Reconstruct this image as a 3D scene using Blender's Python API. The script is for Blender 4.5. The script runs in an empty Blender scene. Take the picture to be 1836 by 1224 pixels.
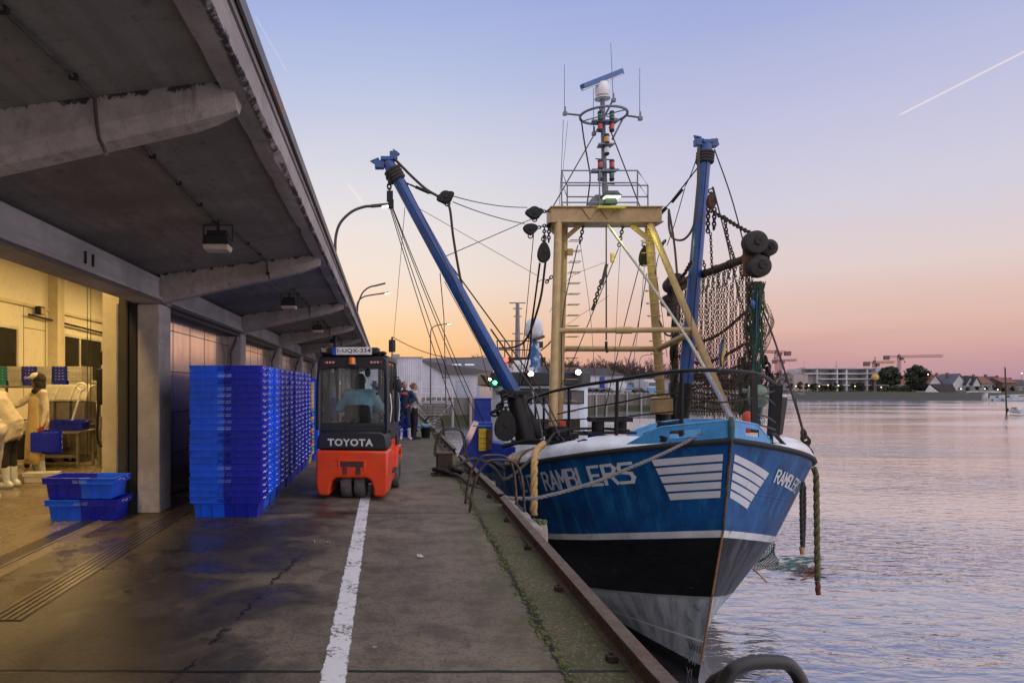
import bpy, bmesh, math, random
from mathutils import Vector as V, Matrix, noise as MN
R = random.Random(11)
PI = math.pi
FL, CX, CY, EYE = 1224.0, 690.0, 693.0, 1.6
WATER_Z = -4.3
scene = bpy.context.scene
C = scene.collection

def P(px, py, D):
    """A point D metres out from where the photographer stood, read from the photograph."""
    return V(((px - CX) * D / FL, D, EYE + (CY - py) * D / FL))

# ------------------------------------------------------------------ objects
BASE = {}

def tag(o, label=None, cat=None, group=None, kind=None):
    if label: o['label'] = label
    if cat: o['category'] = cat
    if group: o['group'] = group
    if kind: o['kind'] = kind
    return o

def thing(name, label, cat, loc=(0, 0, 0), group=None):
    o = bpy.data.objects.new(name, None)
    o.empty_display_size = .2
    C.objects.link(o)
    o.location = loc
    BASE[o.name] = V(loc)
    return tag(o, label, cat, group)

def children_of(o):
    return [c for c in ALL if c.parent is o]

def copy_tree(root, label=None, group=None):
    r = root.copy(); C.objects.link(r)
    if label: r['label'] = label
    if group: r['group'] = group
    for ch in root.children:
        c = ch.copy(); C.objects.link(c); c.parent = r
        for g in ch.children:
            d = g.copy(); C.objects.link(d); d.parent = c
    return r

def perp(d):
    d = d.normalized()
    a = V((0, 0, 1)) if abs(d.z) < .9 else V((1, 0, 0))
    u = d.cross(a).normalized()
    return u, d.cross(u).normalized()

class MB:
    def __init__(s):
        s.v, s.f, s.mi, s.m = [], [], [], 0
    def add(s, vs, fs):
        o = len(s.v)
        s.v += [tuple(v) for v in vs]
        for f in fs:
            s.f.append([i + o for i in f]); s.mi.append(s.m)
        return s
    def quad(s, a, b, c, d): return s.add([a, b, c, d], [(0, 1, 2, 3)])
    def box(s, x0, x1, y0, y1, z0, z1):
        if x0 > x1: x0, x1 = x1, x0
        if y0 > y1: y0, y1 = y1, y0
        if z0 > z1: z0, z1 = z1, z0
        return s.add([(x0,y0,z0),(x1,y0,z0),(x1,y1,z0),(x0,y1,z0),(x0,y0,z1),(x1,y0,z1),(x1,y1,z1),(x0,y1,z1)],
              [(0,3,2,1),(4,5,6,7),(0,1,5,4),(1,2,6,5),(2,3,7,6),(3,0,4,7)])
    def obox(s, c, size, M=None, top=1.0):
        c = V(c); hx, hy, hz = [q / 2 for q in size]
        M = M or Matrix.Identity(3)
        vs = [c + M @ V((x*hx*k, y*hy*k, z*hz)) for z, k in ((-1, 1), (1, top)) for x, y in ((-1,-1),(1,-1),(1,1),(-1,1))]
        return s.add(vs, [(0,3,2,1),(4,5,6,7),(0,1,5,4),(1,2,6,5),(2,3,7,6),(3,0,4,7)])
    def bar(s, a, b, w, h, up=(0,0,1)):
        a, b = V(a), V(b); d = (b - a).normalized(); up = V(up)
        if abs(d.dot(up)) > .98: up = V((0, 1, 0))
        x = d.cross(up).normalized() * w / 2; z = x.cross(d).normalized() * h / 2
        vs = [a-x-z, a+x-z, a+x+z, a-x+z, b-x-z, b+x-z, b+x+z, b-x+z]
        return s.add(vs, [(0,1,2,3),(7,6,5,4),(0,4,5,1),(1,5,6,2),(2,6,7,3),(3,7,4,0)])
    def tube(s, pts, r, n=8, cap=True, closed=False):
        pts = [V(p) for p in pts]; N = len(pts)
        rs = r if isinstance(r, (list, tuple)) else [r] * N
        rings = []; u = None
        for i, p in enumerate(pts):
            if closed: d = pts[(i+1) % N] - pts[i-1]
            elif i == 0: d = pts[1] - p
            elif i == N-1: d = p - pts[i-1]
            else: d = (pts[i+1] - p).normalized() + (p - pts[i-1]).normalized()
            if d.length < 1e-9: d = V((0, 0, 1))
            d.normalize()
            if u is None: u, w = perp(d)
            else:
                u = u - d * u.dot(d)
                if u.length < 1e-6: u, w = perp(d)
                u.normalize(); w = d.cross(u)
            rings.append([p + (u * math.cos(2*PI*k/n) + w * math.sin(2*PI*k/n)) * rs[i] for k in range(n)])
        vs = [q for ring in rings for q in ring]; fs = []
        for i in range(N if closed else N-1):
            a, b = i*n, ((i+1) % N)*n
            for k in range(n):
                k2 = (k+1) % n
                fs.append((a+k, a+k2, b+k2, b+k))
        if cap and not closed:
            fs.append(tuple(range(n-1, -1, -1))); fs.append(tuple((N-1)*n + k for k in range(n)))
        return s.add(vs, fs)
    def cyl(s, a, b, r0, r1=None, n=12):
        return s.tube([a, b], [r0, r0 if r1 is None else r1], n)
    def lathe(s, prof, p, axis=(0,0,1), n=16):
        """prof: list of (radius, distance along axis)"""
        ax = V(axis).normalized(); u, w = perp(ax); p = V(p)
        vs = []; fs = []
        for r, t in prof:
            for k in range(n):
                a = 2*PI*k/n
                vs.append(p + ax*t + (u*math.cos(a) + w*math.sin(a))*r)
        for i in range(len(prof)-1):
            for k in range(n):
                k2 = (k+1) % n
                fs.append((i*n+k, i*n+k2, (i+1)*n+k2, (i+1)*n+k))
        fs.append(tuple(range(n-1, -1, -1))); fs.append(tuple((len(prof)-1)*n+k for k in range(n)))
        return s.add(vs, fs)
    def ball(s, c, r, nu=12, nv=8, M=None):
        c = V(c); r = V(r) if not isinstance(r, (int, float)) else V((r, r, r))
        vs = []; fs = []
        for j in range(nv+1):
            t = PI*j/nv
            for i in range(nu):
                a = 2*PI*i/nu
                q = V((r.x*math.sin(t)*math.cos(a), r.y*math.sin(t)*math.sin(a), r.z*math.cos(t)))
                if M: q = M @ q
                vs.append(c + q)
        for j in range(nv):
            for i in range(nu):
                i2 = (i+1) % nu
                fs.append((j*nu+i, (j+1)*nu+i, (j+1)*nu+i2, j*nu+i2))
        return s.add(vs, fs)
    def prism(s, poly, o, ax, ay, az, t):
        """flat outline poly [(a,b)] in the plane (ax,ay) through o, thickened by t along az"""
        o, ax, ay, az = V(o), V(ax), V(ay), V(az); n = len(poly)
        A = [o + ax*a + ay*b for a, b in poly]; B = [q + az*t for q in A]
        fs = [tuple(range(n-1, -1, -1)), tuple(range(n, 2*n))]
        fs += [(i, (i+1) % n, n+(i+1) % n, n+i) for i in range(n)]
        return s.add(A+B, fs)
    def strip(s, A, B, closed=False):
        n = len(A); vs = [p for ab in zip(A, B) for p in ab]
        return s.add(vs, [(2*i, 2*((i+1) % n), 2*((i+1) % n)+1, 2*i+1) for i in range(n if closed else n-1)])
    def grid(s, rows):
        n, m = len(rows), len(rows[0])
        return s.add([p for r in rows for p in r], [(i*m+j, i*m+j+1, (i+1)*m+j+1, (i+1)*m+j) for i in range(n-1) for j in range(m-1)])
    def chain(s, pts, L=.09, w=.05, r=.011, seg=8, ns=4):
        """a chain of separate oval links along a polyline"""
        for k, (p, d) in enumerate(walk(pts, L*.74)):
            u, x = perp(d)
            side = u if k % 2 else x
            ring = []
            for i in range(seg):
                a = 2*PI*i/seg
                ring.append(p + d*(math.cos(a)*L/2) + side*(math.sin(a)*w/2))
            s.tube(ring, r, ns, closed=True)
        return s
    def rope(s, pts, r, n=5, turn=None, step=None):
        """three strands laid round one another"""
        turn = turn or r*9; step = step or r*1.6
        W = list(walk(pts, step)); u = None; strands = [[], [], []]
        for k, (p, d) in enumerate(W):
            if u is None: u, w = perp(d)
            else:
                u = (u - d*u.dot(d)).normalized(); w = d.cross(u)
            for q in range(3):
                a = 2*PI*(k*step/turn + q/3)
                strands[q].append(p + (u*math.cos(a) + w*math.sin(a))*r*.5)
        for st in strands: s.tube(st, r*.56, n)
        return s
    def build(s, name, mats, parent=None, smooth=None, bevel=None, seg=2, loc=None, subsurf=0):
        me = bpy.data.meshes.new(name)
        if parent is not None: org = BASE[parent.name]
        elif loc is not None: org = V(loc)
        else:
            xs, ys, zs = zip(*s.v); org = V(((min(xs)+max(xs))/2, (min(ys)+max(ys))/2, min(zs)))
        me.from_pydata([(x-org.x, y-org.y, z-org.z) for x, y, z in s.v], [], s.f)
        if not isinstance(mats, (list, tuple)): mats = [mats]
        for m in mats: me.materials.append(m)
        if len(mats) > 1: me.polygons.foreach_set('material_index', s.mi)
        me.update()
        if smooth is not None:
            me.polygons.foreach_set('use_smooth', [True]*len(s.f))
            if smooth < 180: me.set_sharp_from_angle(angle=math.radians(smooth))
        o = bpy.data.objects.new(name, me); C.objects.link(o)
        if parent is not None: o.parent = parent
        else: o.location = org
        BASE[o.name] = org
        if bevel:
            b = o.modifiers.new('edge', 'BEVEL'); b.width = bevel; b.segments = seg; b.limit_method = 'ANGLE'; b.angle_limit = math.radians(35)
        if subsurf:
            b = o.modifiers.new('sub', 'SUBSURF'); b.levels = b.render_levels = subsurf
        return o

class ChainSet:
    """each chain its own part; anything else laid in goes into one shackle"""
    def __init__(s, m, par): s.m, s.par, s.q = m, par, MB()
    def chain(s, *a, **k):
        b = MB(); b.chain(*a, **k); b.build('chain', M[s.m], s.par, smooth=180)
    def obox(s, *a, **k): b = MB(); b.obox(*a, **k); b.build('swivel', M[s.m], s.par, bevel=.01)
    def tube(s, *a, **k): b = MB(); b.tube(*a, **k); b.build('cable', M[s.m], s.par, smooth=60)
    def cyl(s, *a, **k): b = MB(); b.cyl(*a, **k); b.build('shackle', M[s.m], s.par, smooth=60)
    def ball(s, *a, **k): b = MB(); b.ball(*a, **k); b.build('shackle', M[s.m], s.par, smooth=180)

def walk(pts, step):
    pts = [V(p) for p in pts]; left = 0.0; out = []
    for a, b in zip(pts, pts[1:]):
        d = b - a; L = d.length
        if L < 1e-9: continue
        d /= L; t = left
        while t < L:
            out.append((a + d*t, d)); t += step
        left = t - L
    return out

def curve(pts, n=6):
    """smooth path through points (Catmull-Rom)"""
    pts = [V(p) for p in pts]
    if len(pts) < 3: return pts
    Q = [pts[0]*2 - pts[1]] + pts + [pts[-1]*2 - pts[-2]]; out = []
    for i in range(1, len(Q)-2):
        p0, p1, p2, p3 = Q[i-1:i+3]
        for k in range(n):
            t = k/n
            out.append(.5*((2*p1) + (p2-p0)*t + (2*p0-5*p1+4*p2-p3)*t*t + (3*p1-p0-3*p2+p3)*t**3))
    out.append(pts[-1])
    return out

def sag(a, b, s, n=12):
    a, b = V(a), V(b)
    return [a.lerp(b, i/n) - V((0, 0, 4*s*(i/n)*(1-i/n))) for i in range(n+1)]

def interp(tab, x):
    if x <= tab[0][0]: return tab[0][1]
    for (a, b), (c, d) in zip(tab, tab[1:]):
        if x <= c: return b + (d-b)*(x-a)/(c-a)
    return tab[-1][1]

# ------------------------------------------------------------------ materials
class NT:
    def __init__(s, nt): s.t = nt
    def n(s, typ, **kw):
        n = s.t.nodes.new(typ)
        for k, v in kw.items():
            if k.startswith('_'): setattr(n, k[1:], v)
            else:
                key = int(k[1:]) if k[0] == 'i' and k[1:].isdigit() else k.replace('__', ' ')
                if hasattr(v, 'is_linked'): s.t.links.new(v, n.inputs[key])
                else: n.inputs[key].default_value = v
        return n
    def math(s, op, a, b=0.0, c=0.0, clamp=False):
        n = s.n('ShaderNodeMath', _operation=op, _use_clamp=clamp, i0=a, i1=b, i2=c); return n.outputs[0]
    def mix(s, f, a, b, blend='MIX'):
        n = s.n('ShaderNodeMix', _data_type='RGBA', _blend_type=blend, i0=f, i6=a, i7=b); return n.outputs[2]
    def ramp(s, f, stops, mode='LINEAR'):
        n = s.n('ShaderNodeValToRGB', i0=f); e = n.color_ramp; e.interpolation = mode
        while len(e.elements) < len(stops): e.elements.new(.5)
        for el, (p, c) in zip(e.elements, stops):
            el.position = p; el.color = c if len(c) == 4 else (*c, 1)
        return n.outputs[0]
    def noise(s, vec, scale, detail=4, rough=.6, dist=0.0):
        n = s.n('ShaderNodeTexNoise', Vector=vec, Scale=scale, Detail=detail, Roughness=rough, Distortion=dist); return n.outputs[0]
    def step(s, x, lo, hi):
        n = s.n('ShaderNodeMapRange', _interpolation_type='SMOOTHSTEP', i0=x, i1=lo, i2=hi, i3=0.0, i4=1.0); return n.outputs[0]
    def scale(s, vec, x, y, z):
        return s.n('ShaderNodeVectorMath', _operation='MULTIPLY', i0=vec, i1=(x, y, z)).outputs[0]

def c4(c): return (*c, 1) if len(c) == 3 else c

def newmat(name):
    m = bpy.data.materials.new(name); m.use_nodes = True
    t = m.node_tree; b = t.nodes['Principled BSDF']
    return m, NT(t), b

def mat(name, col, rough=.6, metal=0.0, col2=None, var=.5, scale=3.0, bump=0.0, bscale=30.0, rust=None, rusta=.0, rscale=5.0, coat=0.0, streak=False, spec=.5, rvar=.0, rand=0.0):
    """painted or bare surface: two tones broken by noise, optional worn patches of a second material"""
    m, T, b = newmat(name)
    pos = T.n('ShaderNodeNewGeometry').outputs[0] if not rand else T.n('ShaderNodeTexCoord').outputs['Object']
    vec = T.scale(pos, 1, 1, .18) if streak else pos
    c2 = col2 or tuple(q*(1-var*.5) for q in col)
    n1 = T.noise(vec, scale, 6, .65)
    f = T.step(n1, .35, .65)
    c = T.mix(f, c4(col), c4(c2))
    fine = T.noise(pos, scale*9, 3, .6)
    c = T.mix(T.math('MULTIPLY', T.step(fine, .5, .75), .25), c, c4(tuple(q*.6 for q in c2)))
    rg = T.math('ADD', rough, T.math('MULTIPLY', T.math('SUBTRACT', n1, .5), rvar))
    if rust:
        rn = T.noise(T.scale(pos, 1, 1, .35) if streak else pos, rscale, 8, .7)
        rm = T.step(rn, 1-rusta-.06, 1-rusta+.04)
        c = T.mix(rm, c, c4(rust)); rg = T.math('MULTIPLY_ADD', rm, .3, rg, True)
        if metal:
            T.t.links.new(T.math('MULTIPLY', T.math('SUBTRACT', 1.0, rm), metal), b.inputs['Metallic'])
    elif metal: b.inputs['Metallic'].default_value = metal
    if rand:
        oi = T.n('ShaderNodeObjectInfo').outputs['Random']
        c = T.n('ShaderNodeHueSaturation', Color=c, Value=T.math('MULTIPLY_ADD', oi, rand, 1-rand*.5)).outputs[0]
    T.t.links.new(c, b.inputs['Base Color'])
    T.t.links.new(rg, b.inputs['Roughness'])
    b.inputs['Specular IOR Level'].default_value = spec
    if coat: b.inputs['Coat Weight'].default_value = coat; b.inputs['Coat Roughness'].default_value = .15
    if bump:
        h = T.math('ADD', T.noise(pos, bscale, 5, .65), T.math('MULTIPLY', n1, .6))
        bn = T.n('ShaderNodeBump', Strength=bump, Distance=.02, Height=h)
        T.t.links.new(bn.outputs[0], b.inputs['Normal'])
    return m

def glow(name, col, strength):
    m, T, b = newmat(name)
    b.inputs['Base Color'].default_value = c4(col)
    b.inputs['Emission Color'].default_value = c4(col)
    b.inputs['Emission Strength'].default_value = strength
    return m

def glass(name, tint=(.8, .9, .9), alpha=.25, rough=.03):
    """thin pane: mostly clear, with a sheen"""
    m, T, b = newmat(name)
    tr = T.n('ShaderNodeBsdfTransparent', Color=c4(tint)).outputs[0]
    gl = T.n('ShaderNodeBsdfGlossy', Color=(1, 1, 1, 1), Roughness=rough).outputs[0]
    fr = T.n('ShaderNodeFresnel', IOR=1.5).outputs[0]
    mx = T.n('ShaderNodeMixShader', i0=T.math('ADD', fr, alpha*.2, 0, True), i1=tr, i2=gl)
    T.t.links.new(mx.outputs[0], T.t.nodes['Material Output'].inputs[0])
    return m

M = {}
M['black_steel'] = mat('black_steel', (.007, .007, .008), .5, .0, spec=.3, rust=(.06, .03, .017), rusta=.36, rscale=7)
M['dark_rubber'] = mat('dark_rubber', (.008, .008, .0085), .75, var=.6, scale=8, bump=.2)
M['wire'] = mat('wire', (.010, .009, .008), .6, .0)
M['brown_wire'] = mat('brown_wire', (.045, .026, .016), .6, .0)
M['chain_rust'] = mat('chain_rust', (.095, .058, .034), .75, .0, col2=(.05, .03, .02), scale=8)
M['rust'] = mat('rust', (.12, .055, .03), .8, .2, col2=(.06, .03, .02), scale=9, bump=.3)
M['rust_dark'] = mat('rust_dark', (.045, .024, .016), .8, .0, col2=(.02, .013, .011), scale=11, bump=.3)
M['galv'] = mat('galv', (.33, .34, .36), .42, .7, scale=6, rust=(.16, .09, .05), rusta=.33)
M['boom_blue'] = mat('boom_blue', (.002, .062, .26), .36, .0, col2=(.002, .042, .18), scale=2, rust=(.11, .06, .035), rusta=.39, rscale=8, coat=.12)
M['light_blue'] = mat('light_blue', (.05, .27, .55), .4, col2=(.035, .2, .44), rust=(.14, .08, .05), rusta=.33, coat=.2)
M['cream'] = mat('cream', (.40, .275, .115), .45, col2=(.31, .205, .085), scale=3, rust=(.16, .085, .04), rusta=.335, rscale=7)
M['mast_grey'] = mat('mast_grey', (.15, .175, .22), .45, scale=5, rust=(.16, .1, .06), rusta=.3)
M['white_paint'] = mat('white_paint', (.72, .73, .75), .4, col2=(.62, .63, .65), scale=2, rust=(.3, .2, .12), rusta=.3, streak=True, rvar=.3)
M['whaleback'] = mat('whaleback', (.70, .72, .76), .3, col2=(.55, .57, .62), scale=2.2, rust=(.28, .2, .14), rusta=.33, rscale=4, rvar=.4, bump=.08, bscale=6)
M['dark_paint'] = mat('dark_paint', (.012, .013, .015), .5, scale=4)
M['manila'] = mat('manila', (.42, .27, .10), .85, col2=(.33, .2, .07), scale=12, bump=.4, bscale=120)
M['grey_rope'] = mat('grey_rope', (.16, .15, .145), .9, col2=(.10, .095, .09), scale=14, bump=.4, bscale=120)
M['dark_rope'] = mat('dark_rope', (.045, .04, .036), .9, col2=(.025, .023, .02), scale=14, bump=.4, bscale=120)
M['green_rope'] = mat('green_rope', (.13, .12, .05), .9, col2=(.08, .08, .035), scale=9, bump=.4, bscale=120)
M['white_cloth'] = mat('white_cloth', (.7, .68, .64), .85, col2=(.55, .53, .49), scale=5, bump=.15, bscale=15)
M['lamp_white'] = glow('lamp_white', (1, .96, .88), 9)
M['lamp_green'] = glow('lamp_green', (.05, 1, .35), 12)
M['lamp_red'] = glow('lamp_red', (1, .08, .06), 3)
M['lamp_warm'] = glow('lamp_warm', (1, .85, .6), 14)

# ------------------------------------------------------------------ camera
cam = bpy.data.cameras.new('camera'); co = bpy.data.objects.new('camera', cam); C.objects.link(co)
co.location = (0, 0, EYE); co.rotation_euler = (PI/2, 0, 0)
cam.sensor_width = 36; cam.lens = 24; cam.clip_start = .05; cam.clip_end = 6000
cam.shift_x = (918-CX)/1836; cam.shift_y = (CY-612)/1836
scene.camera = co

# ------------------------------------------------------------------ sky
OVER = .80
SUN_AZ, SUN_EL = math.radians(-6), math.radians(2.0)      # from +Y towards +X
w = bpy.data.worlds.new('World'); scene.world = w; w.use_nodes = True
T = NT(w.node_tree); bg = w.node_tree.nodes['Background']
tc = T.n('ShaderNodeTexCoord').outputs['Generated']
sep = T.n('ShaderNodeSeparateXYZ', Vector=tc)
dx, dy, dz = sep.outputs
e = T.math('MULTIPLY', T.math('ARCSINE', T.math('MAXIMUM', T.math('MINIMUM', dz, 1.0), -1.0)), 180/PI/90)   # elevation, 0..1
nz = T.noise(T.scale(tc, 2.2, 2.2, 14), 1.6, 6, .6, .5)
e2 = T.math('ADD', e, T.math('MULTIPLY', T.math('SUBTRACT', nz, .5), .022))
def srgb(r, g, b):
    f = lambda c: (c/255/12.92 if c/255 <= .04045 else ((c/255+.055)/1.055)**2.4)
    return (f(r), f(g), f(b), 1)
warm = T.ramp(e2, [(0, srgb(240, 170, 130)), (.025, srgb(251, 190, 133)), (.043, srgb(252, 203, 149)), (.069, srgb(249, 218, 187)), (.10, srgb(243, 227, 215)), (.145, srgb(236, 229, 228)), (.19, srgb(222, 222, 232)), (.28, srgb(184, 196, 231)), (.33, srgb(165, 180, 228)), (.45, srgb(178, 188, 232)), (.6, srgb(226, 226, 246)), (1, srgb(240, 238, 250))])
pink = T.ramp(e2, [(0, srgb(184, 146, 164)), (.022, srgb(206, 160, 162)), (.047, srgb(227, 185, 172)), (.095, srgb(230, 210, 207)), (.145, srgb(216, 211, 225)), (.19, srgb(204, 203, 228)), (.28, srgb(172, 181, 225)), (.33, srgb(156, 170, 224)), (.45, srgb(170, 180, 230)), (.6, srgb(226, 226, 246)), (1, srgb(240, 238, 250))])
dusk = T.ramp(e2, [(0, srgb(196, 168, 176)), (.05, srgb(232, 205, 205)), (.12, srgb(250, 232, 232)), (.25, srgb(248, 240, 248)), (.5, srgb(244, 240, 252)), (1, srgb(255, 250, 255))])
az = T.math('ARCTAN2', dx, dy)                            # 0 = along the quay, + to the right
daz = T.math('ABSOLUTE', T.math('ADD', az, .06))
sky = T.mix(T.step(daz, .05, .55), warm, pink)
sky = T.mix(T.step(daz, .85, 1.7), sky, dusk)
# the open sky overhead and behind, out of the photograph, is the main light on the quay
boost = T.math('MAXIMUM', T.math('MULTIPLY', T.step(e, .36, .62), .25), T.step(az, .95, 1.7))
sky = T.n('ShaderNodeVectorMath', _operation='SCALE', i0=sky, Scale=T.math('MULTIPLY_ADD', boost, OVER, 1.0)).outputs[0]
# thin aircraft trails far up in the sky
def trail(a, b, width, amount, col):
    global sky
    d1, d2 = (P(*a, 1) - V((0, 0, EYE))).normalized(), (P(*b, 1) - V((0, 0, EYE))).normalized()
    n = d1.cross(d2).normalized(); mid = (d1+d2).normalized(); half = math.acos(d1.dot(d2))/2
    k = T.n('ShaderNodeVectorMath', _operation='DOT_PRODUCT', i0=tc, i1=tuple(n)).outputs['Value']
    al = T.n('ShaderNodeVectorMath', _operation='DOT_PRODUCT', i0=tc, i1=tuple(mid)).outputs['Value']
    wob = T.math('MULTIPLY', T.math('SUBTRACT', T.noise(tc, 60, 2), .5), width*.5)
    m1 = T.math('SUBTRACT', 1.0, T.step(T.math('ABSOLUTE', T.math('ADD', k, wob)), width*.25, width))
    m2 = T.step(al, math.cos(half*1.02), math.cos(half*.92))
    sky = T.mix(T.math('MULTIPLY', T.math('MULTIPLY', m1, m2), amount), sky, col)
trail((1610, 208), (1990, 15), .0016, .85, srgb(240, 226, 234))
trail((624, 330), (652, 366), .0022, .45, srgb(255, 244, 232))
trail((458, 30), (515, 130), .0014, .3, srgb(225, 228, 245))
nish = T.n('ShaderNodeTexSky', _sky_type='NISHITA', _sun_disc=False, _sun_elevation=SUN_EL, _sun_rotation=SUN_AZ, _dust_density=2.0)
nis = T.scale(nish.outputs[0], .10, .10, .10)
sky = T.mix(.05, sky, nis)
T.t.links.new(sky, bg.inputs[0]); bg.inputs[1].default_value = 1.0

sun = bpy.data.lights.new('sun', 'SUN'); so = bpy.data.objects.new('sun', sun); C.objects.link(so)
sun.energy = .35; sun.angle = math.radians(10); sun.color = (1, .62, .36)
sd = V((math.sin(SUN_AZ)*math.cos(SUN_EL), math.cos(SUN_AZ)*math.cos(SUN_EL), math.sin(SUN_EL)))
so.rotation_euler = sd.to_track_quat('Z', 'Y').to_euler()
scene.view_settings.view_transform = 'Standard'; scene.view_settings.look = 'None'
scene.view_settings.exposure = 0.0; scene.view_settings.gamma = 1.0
scene.cycles.max_bounces = 8; scene.cycles.transparent_max_bounces = 24
scene.cycles.sample_clamp_indirect = 6.0
# ------------------------------------------------------------------ market hall with its canopy
def concrete(name, base, dark, stain=.5, scale=1.0, rough=.85, joint=False, arris=False):
    m, T, b = newmat(name)
    pos = T.n('ShaderNodeNewGeometry').outputs[0]
    n1 = T.noise(pos, 1.1*scale, 8, .65, .4); n2 = T.noise(pos, 7*scale, 6, .7); n3 = T.noise(pos, 45, 4, .6)
    boards = T.noise(T.scale(pos, 6, .35, 6), 2.0, 3, .5)
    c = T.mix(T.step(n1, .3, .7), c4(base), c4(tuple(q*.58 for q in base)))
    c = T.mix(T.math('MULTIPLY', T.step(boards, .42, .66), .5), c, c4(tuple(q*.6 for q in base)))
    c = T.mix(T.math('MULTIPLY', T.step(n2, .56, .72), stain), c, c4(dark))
    c = T.mix(T.math('MULTIPLY', T.step(n3, .62, .74), .6), c, c4(tuple(q*.35 for q in base)))
    if joint or arris:
        px_, py_, pz_ = T.n('ShaderNodeSeparateXYZ', Vector=pos).outputs
        rag = T.noise(T.scale(pos, 1, 1, .7), 11.0, 6, .75)
        if joint: d = T.math('SUBTRACT', T.math('MULTIPLY_ADD', px_, .1279, 3.406), pz_)
        else: d = T.math('SUBTRACT', pz_, 3.252)
        lim = T.math('MULTIPLY', T.math('SUBTRACT', rag, .50), .22 if joint else .24)
        mk = T.math('SUBTRACT', 1.0, T.step(T.math('SUBTRACT', d, lim), .0, .022))
        if arris: mk = T.math('MULTIPLY', mk, T.step(px_, -.80, -.775))
        c = T.mix(T.math('MULTIPLY', mk, .93), c, (.015, .012, .011, 1))
        drip = T.noise(T.scale(pos, 5, 5, .25), 2.2, 5, .65)
        c = T.mix(T.math('MULTIPLY', T.step(drip, .55, .72), .55), c, c4(dark))
    T.t.links.new(c, b.inputs['Base Color']); b.inputs['Roughness'].default_value = rough
    h = T.math('ADD', T.math('MULTIPLY', n2, .7), n3)
    T.t.links.new(T.n('ShaderNodeBump', Strength=.35, Distance=.02, Height=h).outputs[0], b.inputs['Normal'])
    return m
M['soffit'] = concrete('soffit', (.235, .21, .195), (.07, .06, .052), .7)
M['beam'] = concrete('beam', (.41, .365, .335), (.12, .10, .085), .45, joint=True)
M['pier'] = concrete('pier', (.42, .40, .405), (.17, .15, .14), .45)
M['fascia'] = concrete('fascia', (.38, .335, .325), (.11, .09, .08), .55, arris=True)
M['black_stain'] = mat('black_stain', (.02, .017, .015), .9)
M['flashing'] = mat('flashing', (.16, .15, .15), .5, .4, rust=(.2, .11, .06), rusta=.42)
m, T, b = newmat('door_panel')                            # pale lacquered sheet, quite shiny
pos = T.n('ShaderNodeNewGeometry').outputs[0]
n1 = T.noise(T.scale(pos, 1, 1, .25), 2.5, 6, .6)
T.t.links.new(T.mix(T.step(n1, .35, .7), (.95, .80, .73, 1), (.82, .66, .59, 1)), b.inputs['Base Color'])
b.inputs['Metallic'].default_value = .85
T.t.links.new(T.math('MULTIPLY_ADD', n1, .14, .10), b.inputs['Roughness'])
T.t.links.new(T.n('ShaderNodeBump', Strength=.06, Distance=.02, Height=T.noise(T.scale(pos, 1, 1, .4), 3, 3)).outputs[0], b.inputs['Normal'])
M['door'] = m
M['inner_wall'] = mat('inner_wall', (.76, .72, .6), .5, col2=(.72, .67, .55), scale=.5)
M['inner_pier'] = mat('inner_pier', (.66, .6, .45), .6, scale=.8)
M['seam'] = mat('seam', (.05, .045, .04), .8)
M['inner_dark'] = mat('inner_dark', (.04, .04, .035), .15, spec=.6)
M['window_frame'] = mat('window_frame', (.7, .67, .6), .4)

XW, XI, XH = -2.87, -3.19, -9.5                            # outer wall face, inner wall face, hall's far wall
PIL = [3.75 - 4.95] + [3.75 + 4.95*i for i in range(0, 13)]      # those the photograph could see      # front corner of each pier along the quay
hall = thing('market_hall', 'long concrete fish market hall with cantilevered canopy along the wet quay', 'market hall', (-6, 30, 0))
Y0, Y1 = -46.0, 66.0
# canopy slab: rises outwards
b = MB()
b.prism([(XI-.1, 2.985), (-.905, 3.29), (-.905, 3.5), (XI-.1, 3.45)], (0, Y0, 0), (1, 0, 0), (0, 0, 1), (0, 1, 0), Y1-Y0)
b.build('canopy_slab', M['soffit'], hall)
b = MB(); rows = []; y = Y0
while y <= Y1:                                              # lower arris has crumbled here and there
    chip = max(0, MN.noise((y*.9, 3.1, 0))-.12)*.10 + max(0, MN.noise((y*4.1, 1.7, 2)))*.022 + max(0, MN.noise((y*13, 7, 2)))*.010
    chip2 = max(0, MN.noise((y*2.3, 9.1, 5))-.1)*.04
    rows.append([V((px, y, pz)) for px, pz in ((-.905+chip2, 3.56), (-.905+chip2, 3.25+chip2*.4), (-.765-chip, 3.25), (-.75, 3.258+chip*.9), (-.75, 3.43), (-.785, 3.435), (-.785, 3.455), (-.745, 3.46), (-.745, 3.545), (-.905+chip2, 3.56))])
    y += .06 if 0 < y < 22 else .4
b.grid(rows); b.build('edge_beam', M['fascia'], hall, smooth=30)
b = MB(); b.box(-.80, -.715, Y0, Y1, 3.563, 3.585); b.box(-.733, -.715, Y0, Y1, 3.50, 3.563)
b.build('roof_flashing', M['flashing'], hall)
# cantilever beams with rounded noses
def zs(x): return 2.985 + (x-(XI-.1))*(3.29-2.985)/(-.905-(XI-.1))    # soffit height
for i, y in enumerate(PIL):
    if y > 60: break
    rows = []
    N = 16
    for k in range(N+1):
        x = XW + (-.84-XW)*k/N
        t = k/N
        depth = .36 - .2*t
        half = .14
        if k >= N-1: half *= (.93 if k == N-1 else .72); depth *= (.94 if k == N-1 else .75)
        zt = zs(min(x, -.91)) + .02; zb = zs(min(x, -.91)) - depth
        yc = y + .16
        ch = .075
        rows.append([V((x, yc-half, zt)), V((x, yc-half, zb+ch)), V((x, yc-half+ch*.9, zb)),
                     V((x, yc+half-ch*.9, zb)), V((x, yc+half, zb+ch)), V((x, yc+half, zt))])
    b = MB(); b.grid(rows); b.add(rows[-1], [tuple(range(6))])
    b.build('canopy_beam', M['beam'], hall, smooth=24)
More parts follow.
